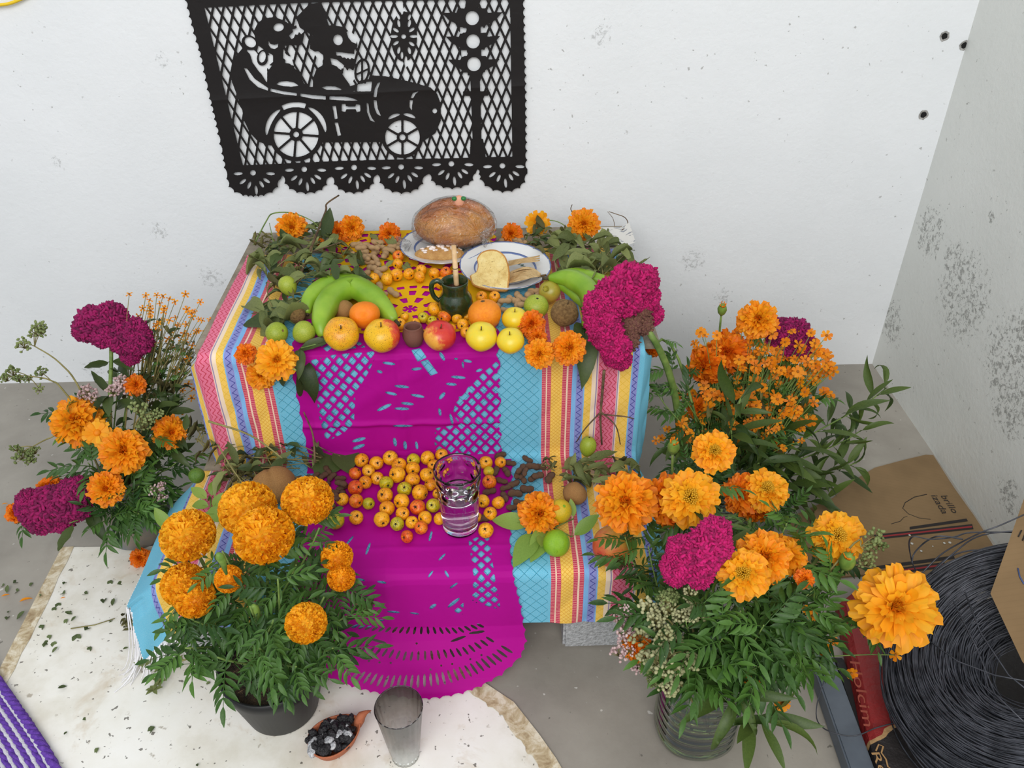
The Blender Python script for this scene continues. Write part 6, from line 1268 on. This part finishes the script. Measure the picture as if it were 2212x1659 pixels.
herb('dark crumpled herb below the spread marigold at the wall', [(1130, 505), (1170, 480), (1190, 510), (1180, 540), (1140, 530)], ZU, 22, WLD+DL, .036, .03, 6)
herb('tangle of dry stems and narrow leaves across the lower step before the riser', [(450, 960), (520, 905), (640, 920), (700, 960), (690, 1010), (560, 1020), (470, 1030)], ZL, 54, WL[:3]+DL+WLD, .048, .05, 34)
herb('dark dry grassy herb beside the brown root', [(470, 1000), (560, 990), (560, 1060), (490, 1070)], ZL, 30, DL, .034, .035, 18)
herb('wilted twisted leaves with dry stems beside the pomegranate corner', [(1215, 1010), (1250, 985), (1330, 985), (1390, 1010), (1370, 1060), (1290, 1050), (1230, 1050)], ZL, 44, WL+DL, .052, .045, 12)
herb('small dry herb head by the dark peanuts', [(1175, 985), (1200, 985), (1200, 1020), (1178, 1020)], ZL, 14, DL, .020, .02, 3)
herb('crumbled dry sprig lying on the magenta paper end', [(855, 1378), (880, 1378), (885, 1408), (860, 1400)], .02, 14, DL, .016, .008, 3)
herb('dried sprig lying on the white board beside the cloth fringe', [(258, 1330), (285, 1325), (292, 1362), (262, 1360)], .005, 16, DL, .020, .010, 6)
def leafset(label, items, meshes, z, name='leaf_sprig', L=.08, cat='leaves'):
    """one twig with the listed leaves: (px, py of its base, px, py of its tip, lift)"""
    c = Z(items[0][0], items[0][1], z); t = thing(name, label, cat, c, 'leaves lying on the steps')
    b = B(); ps = [Z(i[0], i[1], z+.006) for i in items]; b.tube([p-c for p in ([ps[0]+Vector((0, .01, 0))]+ps)], .0018, .0014, 5); b.build('stem', m_stem, t)
    for (x0, y0, x1, y1, lf) in items:
        p, q = Z(x0, y0, z+.006+lf*.3), Z(x1, y1, z+.006+lf); put_leaf(t, meshes, p, q-p, (q-p).length/1.05, c, upd=to_cam(p, .8))
    return t
leafset('two big dull green leaves on a stalk lying beside the green guavas', [(632, 690, 528, 690, .01), (640, 668, 545, 652, .02)], WLD, ZU); leafset('broad green leaf below the banana tip at the front edge', [(718, 735, 640, 752, .005), (650, 752, 640, 800, -.01)], WLD, ZU)
leafset('dull green leaves hanging over the riser under the big loose marigold', [(640, 765, 680, 858, -.06), (620, 790, 600, 850, -.08), (640, 800, 672, 880, -.12)], WLD, Z2)
leafset('light green leaves around the frilly marigold on the lower step', [(1150, 1135, 1066, 1118, .015), (1160, 1150, 1118, 1205, .012), (1190, 1135, 1150, 1200, .01), (1235, 1160, 1290, 1120, .03), (1240, 1120, 1232, 1078, .025), (1175, 1150, 1168, 1190, .008)], PL, ZL)
leafset('light green lime leaves near the edge of the lower step', [(450, 1080, 412, 1050, .03), (455, 1075, 470, 1030, .04), (455, 1095, 410, 1085, .02), (460, 1100, 475, 1070, .04), (440, 1110, 490, 1110, .02)], PL, ZL); leafset('pointed green leaf sticking out over the yellow cloth border', [(372, 1150, 338, 1105, .03)], PL, ZL)
leafset('large dark green leaf lying before the riser beside the dark peanuts', [(735, 960, 690, 1022, .01), (742, 965, 752, 1015, .012)], [leaf_mesh(1, .75, [m_leafd], curl=.2, fold=.15, n=10)], ZL)
leafset('tall green leaf standing by the marigolds near the stick', [(700, 525, 713, 463, .05), (690, 520, 675, 495, .04)], WLD, ZU); leafset('grey-green leaves among the pale peanuts', [(830, 580, 850, 560, .012), (770, 545, 790, 560, .012), (870, 570, 900, 590, .006), (800, 505, 815, 520, .01), (830, 512, 862, 524, .02)], WL[3:6], ZU)
leafset('long pointed green leaf hanging down between the marigold and the huge cockscomb', [(1262, 690, 1258, 790, .0), (1250, 650, 1285, 660, .02)], WLD, ZU)
def twig(label, pts, r=.0025, branches=(), name='twig', mat=None):
    P_ = [Y(*q) if len(q) == 3 else Z(q[0], q[1], q[2]) for q in pts]; c = P_[0]; t = thing(name, label, 'twig', c, 'twigs and stalks on the steps'); b = B(); b.tube([p-c for p in spline(P_, 5)], r, r*.6, 6); b.build('stick', mat or m_twig, t)
    for br in branches:
        b = B(); Q = [Y(*q) for q in br]; b.tube([p-c for p in spline(Q, 5)], r*.6, r*.35, 5); b.build('side_twig', mat or m_twig, t)
twig('bare brown stick with a crooked tip leaning against the white wall', [(640, 615, -.40), (668, 545, -.30), (690, 490, -.20), (704, 455, -.10), (706, 440, -.09), (732, 422, -.05)], .0032, [[(668, 545, -.30), (700, 535, -.30), (740, 522, -.30)]])
twig('curved green stem arching over the back corner of the upper step', [(548, 530, -.15), (575, 478, -.12), (590, 461, -.12), (630, 460, -.13), (670, 475, -.16), (690, 492, -.2)], .0018, mat=m_stem); twig('thin green stalk beside the arching stem', [(598, 560, -.22), (590, 520, -.2), (582, 482, -.13)], .0014, mat=m_stem)
twig('thin brown stem rising beside the cockscomb over the riser', [(1305, 800, -.665), (1300, 860, -.66), (1297, 905, -.66), (1300, 960, -.66)], .0030, [[(1298, 890, -.66), (1265, 925, -.67), (1245, 955, -.67)], [(1298, 890, -.66), (1330, 920, -.67), (1340, 960, -.68)], [(1298, 895, -.66), (1350, 900, -.68), (1370, 905, -.68)]])
twig('dark curled wire-like twig at the back corner above the newspaper', [(1340, 500, -.12), (1356, 485, -.10), (1350, 470, -.09), (1330, 462, -.08), (1315, 457, -.08)], .0014, [[(1328, 490, -.10), (1324, 472, -.09), (1312, 457, -.08)]]); twig('short dark twig standing above the round marigold', [(1240, 465, -.10), (1233, 452, -.09), (1236, 442, -.09)], .0014)
twig('long pale stalk crossing the herbs on the lower step', [(450, 910, -.70), (540, 940, -.72), (610, 990, -.75)], .0022, mat=m_dstem); twig('long thin stalk from the herbs down to the pompon blooms', [(470, 960, -.70), (500, 1010, -.78), (540, 1065, -.85)], .0018, mat=m_dstem); twig('thin dry stem leaning on the riser paper beside the dark leaf', [(680, 1000, -.72), (676, 940, -.67), (656, 890, -.66)], .0022, [[(677, 945, -.67), (690, 965, -.69), (735, 985, -.74)]])
herb('drooping dry stalks with small leaves over the left cloth edge', [(400, 920), (460, 905), (470, 960), (430, 985)], ZL+.02, 12, WLD+DL, .04, .05, 12)
twig('curved green stalk arching over the curled leaves by the wall', [(1135, 520, -.16), (1150, 488, -.14), (1185, 476, -.13), (1215, 484, -.14), (1232, 505, -.18)], .0016, mat=m_stem)

# ------------------------------------------------------------------ scraps on the floor
scr = [leaf_mesh(1, w_, [m_scrap], stalk=.02, curl=c_, fold=f_, n=4) for w_, c_, f_ in ((.6, .6, .5), (.7, 1.0, .3), (.5, -.5, .6))]
for (x, y, s) in [(240, 1253, 14), (253, 1262, 14), (136, 1263, 10), (140, 1282, 14), (125, 1302, 14), (190, 1283, 14), (119, 1311, 12), (147, 1322, 9), (156, 1327, 13), (146, 1337, 12), (153, 1342, 12), (96, 1350, 16), (223, 1303, 16), (242, 1309, 14), (112, 1372, 14), (93, 1390, 14), (94, 1398, 12), (112, 1388, 14), (112, 1410, 13), (198, 1397, 14), (183, 1362, 18), (165, 1370, 22), (277, 1398, 10), (298, 1393, 12), (239, 1344, 10), (72, 1259, 10), (28, 1260, 14), (10, 1264, 10), (42, 1275, 14), (15, 1281, 14), (14, 1339, 12), (36, 1338, 18), (90, 1285, 8), (18, 1320, 8), (145, 1482, 15), (178, 1555, 10), (145, 1580, 9), (335, 1570, 18), (455, 1475, 10), (213, 1615, 12), (425, 1650, 10)]:
    onb = inpoly(np.array([x]), np.array([y]), board_px)[0]; z = .0058 if onb else .0015; o = obj('leaf_scrap', rnd.choice(scr)); a = rnd.uniform(0, 6.28); p = Z(x, y, z)
    place(o, p, Matrix.Rotation(a, 3, 'Z') @ Matrix.Rotation(rnd.uniform(-.12, .0), 3, 'Y'), s*1.25*depth(p)/FPX); p2 = 'dry green leaf scrap scattered on the white board' if onb else 'dry green leaf scrap scattered on the bare grey floor'; tag(o, p2, 'leaf', 'leaf scraps on the white board' if onb else 'leaf scraps on the grey floor')
for (x, y, s, lab) in ((42, 1300, 26, 'long orange petal on the grey floor'), (3, 1289, 16, 'small orange petal beside the leaf scraps on the grey floor'), (131, 1293, 10, 'tiny orange petal on the white board among the leaf scraps'), (4, 1090, 12, 'orange petal on the grey floor near the low cockscomb')):
    b = B(); leaf_geo(b, 1, .3, curl=.3, fold=.5, n=4); o = b.build('petal', m_oy); p = Z(x, y, .006); place(o, p, Matrix.Rotation(.6, 3, 'Z'), s*depth(p)/FPX); tag(o, lab, 'petal')

b = B(); q = Z(153, 1358, .007); b.tube([Z(153, 1358, .007)-q, Z(205, 1350, .008)-q, Z(248, 1336, .008)-q], .0013, .001, 5); tag(b.build('dry_stalk', m_dstem, None, True, q), 'thin dry stalk lying on the white board beside the fringe', 'twig')

# ------------------------------------------------------------------ building leftovers at the right
m = M('brown_cardboard', rough=.85); c = m.coord(); col = m.ramp(m.noise(6, 4, .6, c), [(.3, S(122, 98, 66)), (.7, S(142, 115, 80))]); v = m.xyz(c); col = m.mix(((v[0]*.35+v[1]*.94)*95.0).frac().lt(.2)*.10, col, S(110, 84, 52)); m.set('Base Color', col); m_card = m.m
m_ink = M('black_print', S(40, 34, 32), .8).m; m_rink = M('red_print', S(150, 44, 48), .8).m; m_wpaint = M('white_paint', S(220, 216, 206), .8).m
cpx = [(1700, 1120), (1800, 1075), (1840, 1040), (1890, 1010), (1950, 994), (2000, 982), (2016, 983), (2060, 1052), (2105, 1115), (2150, 1185), (2148, 1245), (1960, 1248), (1880, 1240), (1760, 1250)]
CZ = .006; card = slab([Z(x, y, CZ) for x, y in cpx], .001, CZ, 'cardboard', m_card); tag(card, 'flattened brown cardboard with printed stripes lying in the corner of the floor', 'cardboard')
def flatpoly(px, z, name, mat, parent): b = B(); b.add([Z(x, y, z) for x, y in px], [tuple(range(len(px)))]); me_ = b.build(name, mat, parent, False); return me_
for i, (y0, y1, k) in enumerate(((1134, 1128, 6), (1148, 1140, 11), (1215, 1208, 7), (1226, 1222, 12))):
    xa, xb = (1965, 2088) if i == 0 else (1880, 2100) if i == 1 else (1890, 2060) if i == 2 else (1885, 2040)
    ya = y0+(4 if i else 0)
    flatpoly([(xa, ya+4), (xb, y1-8), (xb+3, y1-8+k), (xa, ya+4+k)], CZ+.0006, 'printed_stripe', m_ink, card)
    if i % 2: flatpoly([(xa, ya+4+k*.35), (xb, y1-8+k*.35), (xb, y1-8+k*.65), (xa, ya+4+k*.65)], CZ+.0009, 'printed_stripe', m_rink, card)
def crease(pts, z, r=.0012): b = B(); b.tube([Z(x, y, z) for x, y in pts], r, r*.7, 4); return b.build('crease', m_ink, card)
crease([(2002, 1068), (1975, 1074), (1955, 1086), (1950, 1098), (1962, 1110), (1985, 1119), (2010, 1122)], CZ); crease([(1925, 1132), (1945, 1126), (1952, 1118), (1960, 1115)], CZ, .0009)
for (x, y, s) in ((1965, 1156, 6), (1970, 1174, 8), (1990, 1190, 7), (2040, 1173, 7), (2052, 1172, 8), (2015, 1180, 4)):
    q = Z(x, y, CZ+.0012); b = B(); b.ico(1, lambda v: q+Vector((v.x, v.y, v.z*.15))*s*.5*depth(q)/FPX); b.build('paint_fleck', m_wpaint, card)
def text(s, p0, p1, z, hpx, mat, parent, name='lettering', nrm=None, ext=.0002, font=None):
    """flat lettering whose baseline runs from pixel p0 to p1 on height z"""
    a, e = Z(*p0, z), Z(*p1, z); cu = bpy.data.curves.new(name, 'FONT'); cu.body = s; cu.extrude = 0; o = bpy.data.objects.new(name, cu); COL.objects.link(o)
    dg = bpy.context.evaluated_depsgraph_get(); me = bpy.data.meshes.new_from_object(o.evaluated_get(dg)); bpy.data.objects.remove(o); me.materials.clear(); me.materials.append(mat); o = bpy.data.objects.new(name, me); COL.objects.link(o)
    xs = [v.co.x for v in me.vertices]; d = (e-a); L = d.length; d.normalize(); n = Vector((0, 0, 1)); y = n.cross(d); k = L/(max(xs)-min(xs)); h = hpx*depth(a)/FPX
    o.parent = parent; pl = parent.location if parent else Vector(); o.matrix_local = Matrix.Translation(a-pl) @ Matrix((d, y, n)).transposed().to_4x4() @ Matrix.Diagonal((k, h, 1, 1)) @ Matrix.Translation((-min(xs), 0, 0)); return o
text('brillo', (2032, 1071), (2058, 1108), CZ+.0012, 21, m_ink, card); text('izada', (2011, 1070), (2036, 1110), CZ+.0012, 21, m_ink, card)
# grey rail and flattened cement bag
m_rail = noisy('grey_blue_metal', S(76, 84, 94), S(98, 106, 116), 10, .45, .3, .7); m_dark = M('near_black', S(24, 24, 26), .6).m
def bar(pa, pb, wd, h, z, name, mat, label=None, cat=None, parent=None):
    a, e = Z(*pa, z), Z(*pb, z); d = (e-a).normalized(); s = Vector((d.y, -d.x, 0))*wd; b = B(); vs = [a, a+s, e+s, e]; lo_ = [Vector((p.x, p.y, z)) for p in vs]; hi = [Vector((p.x, p.y, z+h)) for p in vs]; i = .006*1; 
    b.add(lo_+hi, [(0, 1, 2, 3)[::-1], (4, 5, 6, 7), (0, 1, 5, 4), (1, 2, 6, 5), (2, 3, 7, 6), (3, 0, 4, 7)])
    o = b.build(name, mat, parent, False)
    bm = bmesh.new(); bm.from_mesh(o.data); bmesh.ops.recalc_face_normals(bm, faces=bm.faces[:]); bmesh.ops.bevel(bm, geom=bm.edges[:], offset=.003, segments=2, affect='EDGES'); bm.to_mesh(o.data); bm.free()
    if label: tag(o, label, cat)
    return o
bar((1735, 1420), (1850, 1760), -.042, .035, .001, 'metal_rail', m_rail, 'grey-blue metal rail lying on the floor beside the red bag', 'rail')
bar((1795, 1430), (1905, 1760), -.020, .016, .001, 'dark_strip', m_dark, 'narrow black strip lying between the grey rail and the red bag', 'strip')  # thin near-black bar filling the gap between rail and bag
m = M('printed_bag', rough=.55); c = m.coord(); nz = m.noise(14, 5, .65, c); v = m.xyz(c)
ya, yb = Z(1900, 1590, .045), Z(2000, 1545, .045)
f = ((v[1]-ya.y)*-1.0+(v[0]-ya.x)*((yb.y-ya.y)/(yb.x-ya.x))+(v[0]-yb.x).max(0.0)*1.6+(m.noise(9, 3, .6, c)-.5)*.05)
col = m.mix((m.noise(5, 5, .7, c)-.42).clamp()*.9, S(142, 36, 36), S(112, 28, 30)); col = m.mix(f.abs().lt(.0035), m.mix(f.gt(0.0), col, S(40, 36, 36)), S(176, 140, 96)); m.set('Base Color', col); m.bump(nz, .5, .02); m_bag = m.m
bpts = [(1815, 1300), (1880, 1250), (2060, 1250), (2250, 1420), (2250, 1760), (1925, 1760), (1872, 1570)]
b = B(); P_ = [Z(x, y, .040) for x, y in bpts]; cen = sum(P_, Vector())/len(P_); rings = []
for s, zz in ((1.015, .002), (1.03, .018), (1.0, .036), (.93, .044), (.6, .048)): rings += [Vector((cen.x+(p.x-cen.x)*s, cen.y+(p.y-cen.y)*s, zz)) for p in P_]
n = len(P_); b.add(rings+[Vector((cen.x, cen.y, .05))], [(i*n+k, (i*n)+(k+1) % n, (i+1)*n+(k+1) % n, (i+1)*n+k) for i in range(4) for k in range(n)]+[(4*n+k, 4*n+(k+1) % n, 5*n) for k in range(n)])
bag = b.build('cement_bag', m_bag, smooth=False); tag(bag, 'red and black printed paper bag lying under the wire coil', 'bag')
m_tan = M('tan_print', S(168, 130, 84), .8).m; m_dr = M('faded_print', S(150, 72, 56), .8).m
text('Holcim', (1836, 1428), (1866, 1568), .0492, 30, m_dr, bag)
def outline(pts, z, wd, mat, parent):
    b = B(); P_ = [Z(x, y, z) for x, y in pts]; b.tube(P_, wd, wd, 4, cap=True)
    b.v = [(p[0], p[1], z+(p[2]-z)*.15) for p in b.v]; return b.build('printed_line', mat, parent, False)
outline([(1892, 1622), (1898, 1608), (1908, 1612), (1904, 1626), (1914, 1640), (1918, 1656), (1930, 1664), (1922, 1680)], .0492, .0016, m_tan, bag)
text('Re', (1882, 1626), (1902, 1672), .0494, 26, m_tan, bag)
# coil of black wire
m_wire = noisy('black_annealed_wire', S(40, 42, 48), S(82, 84, 92), 40, .42, .3, .7); MB_ = .6
b = B(); rg = np.random.default_rng(5); PHI = math.radians(36); cs, sn = math.cos(PHI), math.sin(PHI); allv = []
for k in range(560):
    a = rg.uniform(-.6, PI+.9); rr = .056*(rg.uniform(.84, 1.0) if k > 60 else rg.uniform(.5, .8)); ins = k > 480
    R0 = rg.uniform(.072, .10) if ins else .152+rr*1.18*math.cos(a); z0 = rg.uniform(-.05, -.01) if ins else rr*.80*math.sin(a)
    e1, e2, p1, p2, ox, oy = rg.normal(0, .006), rg.normal(0, .006), rg.uniform(0, 6.28), rg.uniform(0, 6.28), rg.normal(0, .006), rg.normal(0, .006); tl = rg.normal(0, .03); tp = rg.uniform(0, 6.28); n = 72
    th = np.arange(n)/n*2*PI; r_ = R0+e1*np.sin(th+p1)+e2*np.sin(2*th+p2); x_, y_, z_ = r_*np.cos(th)+ox, (r_*np.sin(th)+oy), z0+tl*R0*np.sin(th+tp); w_ = .0012
    c3 = np.stack([x_, y_, z_], -1); rd = np.stack([np.cos(th), np.sin(th), 0*th], -1)*w_; up_ = np.array([0, 0, w_*1.1])
    v4 = np.stack([c3+rd, c3+up_, c3-rd, c3-up_], 1).reshape(-1, 3); v4 = np.stack([v4[:, 0]*cs-v4[:, 2]*sn, v4[:, 1], v4[:, 0]*sn+v4[:, 2]*cs], -1)
    b.add(v4.tolist(), [(i*4+q, i*4+(q+1) % 4, ((i+1) % n)*4+(q+1) % 4, ((i+1) % n)*4+q) for i in range(n) for q in range(4)])
av = np.array(b.v); cw = Vector((.838, -1.165, .052-float(av[:, 2].min())))
coil = tag(b.build('wire_coil', m_wire, None, True, cw), 'big coil of black annealed wire lying on the red bag and leaning on the wall', 'wire coil')
cn = Vector((-sn, 0, cs)); ctop = cw+cn*.050
def on_coil(px, py, up_=.002): d = ray(px, py); tt = cn.dot(ctop-Vector(CAM))/cn.dot(Vector(d)); return Vector(CAM+d*tt)+cn*up_
b = B()
for pts in ([(2060, 1290), (1985, 1240), (1965, 1190), (1970, 1160), (2010, 1165), (2060, 1160), (2100, 1150), (2212, 1150)], [(2000, 1250), (2040, 1210), (2090, 1190), (2150, 1190)], [(1990, 1240), (2030, 1200), (2070, 1175), (2120, 1150), (2160, 1135), (2212, 1112)], [(2010, 1240), (2060, 1195), (2110, 1160), (2180, 1148), (2250, 1150)], [(1970, 1215), (1975, 1195), (2000, 1170), (2030, 1158), (2080, 1165)], [(2040, 1230), (2090, 1200), (2140, 1195), (2200, 1200)]):
    b.tube([p-cw for p in spline([Y(x, y, -.96+.015*math.sin(i*1.3)) for i, (x, y) in enumerate(pts)], 5)], .0014, .0014, 4)
for pts in ([(2085, 1280), (2120, 1370), (2180, 1460), (2230, 1500)], [(2000, 1380), (2070, 1430), (2150, 1460), (2230, 1475)], [(2060, 1300), (2110, 1400), (2150, 1500), (2212, 1560)]): b.tube([on_coil(x, y)-cw for x, y in pts], .0012, .0012, 4)
b.build('loose_end', m_wire, coil)
b = B(); q = Z(1850, 1420, .052); b.tube([p-q for p in spline([Z(1800, 1420, .06), Z(1765, 1520, .045), Z(1775, 1570, .042), Z(1840, 1590, .055), Z(1900, 1570, .055), Z(2000, 1545, .06)], 6)], .0011, .0011, 4); tag(b.build('wire', m_wire, None, True, q), 'single thin black wire looping over the grey rail onto the red bag', 'wire')
# cardboard flap on the coil
fp = [on_coil(2146, 1293, .016), on_coil(2218, 1088, .016), on_coil(2330, 1130, .016), on_coil(2330, 1560, .016), on_coil(2215, 1440, .016)]
n_ = cn; b = B(); k = len(fp); b.add(fp+[p-n_*.006 for p in fp], [tuple(range(k)), tuple(range(k, 2*k))[::-1]]+[(i, (i+1) % k, k+(i+1) % k, k+i) for i in range(k)])
fl = tag(b.build('cardboard_flap', m_card, smooth=False), 'plain brown cardboard flap resting on the wire coil', 'cardboard')
def on_flap(px, py, up_=.0008): d = ray(px, py); tt = n_.dot(fp[0]-Vector(CAM))/n_.dot(Vector(d)); return Vector(CAM+d*tt)+n_*up_
b = B()
for seg in ([(2200, 1160), (2207, 1146)], [(2209, 1168), (2216, 1150), (2214, 1172), (2222, 1156)]): b.tube([on_flap(x, y) for x, y in seg], .0013, .0013, 4)
b.build('lettering', m_ink, fl); b = B(); b.tube([on_flap(x, y) for x, y in ((2199, 1228), (2203, 1246), (2212, 1262))], .0012, ns=4); b.build('pen_mark', M('blue_ink', S(60, 80, 130), .6).m, fl)
# purple corded cloth
m_pu = noisy('purple_cord', S(84, 44, 150), S(124, 78, 190), 120, .9, .3, .7, .6, 500); m_pw = noisy('white_cord', S(206, 204, 216), S(236, 234, 240), 120, .9, .3, .7, .6, 500)
q0 = Z(20, 1580, .0); pc = thing('corded_cloth', 'purple and white corded cloth lying in the bottom corner of the floor', 'cloth', q0)
for k in range(19):
    off = -k*12.5; white = k % 2 == 1; r = .0048 if white else (.0085 if k < 1 else .0058)
    pts = [Z(x+off, y, .012+.0006*k) for x, y in ((-60, 1385), (0, 1478), (36, 1530), (70, 1580), (108, 1640), (160, 1740))]; sp = spline(pts, 10); b = B()
    if white: b.tube([p-q0 for p in sp], r, r, 6)
    else:
        ln = 0; 
        for s in range(3):
            st_ = []
            for i, p in enumerate(sp):
                t_ = (sp[min(i+1, len(sp)-1)]-sp[max(i-1, 0)]).normalized(); sd = Vector((t_.y, -t_.x, 0)); a = i*1.0+s*2*PI/3; st_.append(p-q0+sd*math.cos(a)*r*.5+Vector((0, 0, math.sin(a)*r*.5)))
            b.tube(st_, r*.62, r*.62, 6)
    b.build('cord', m_pw if white else m_pu, pc)
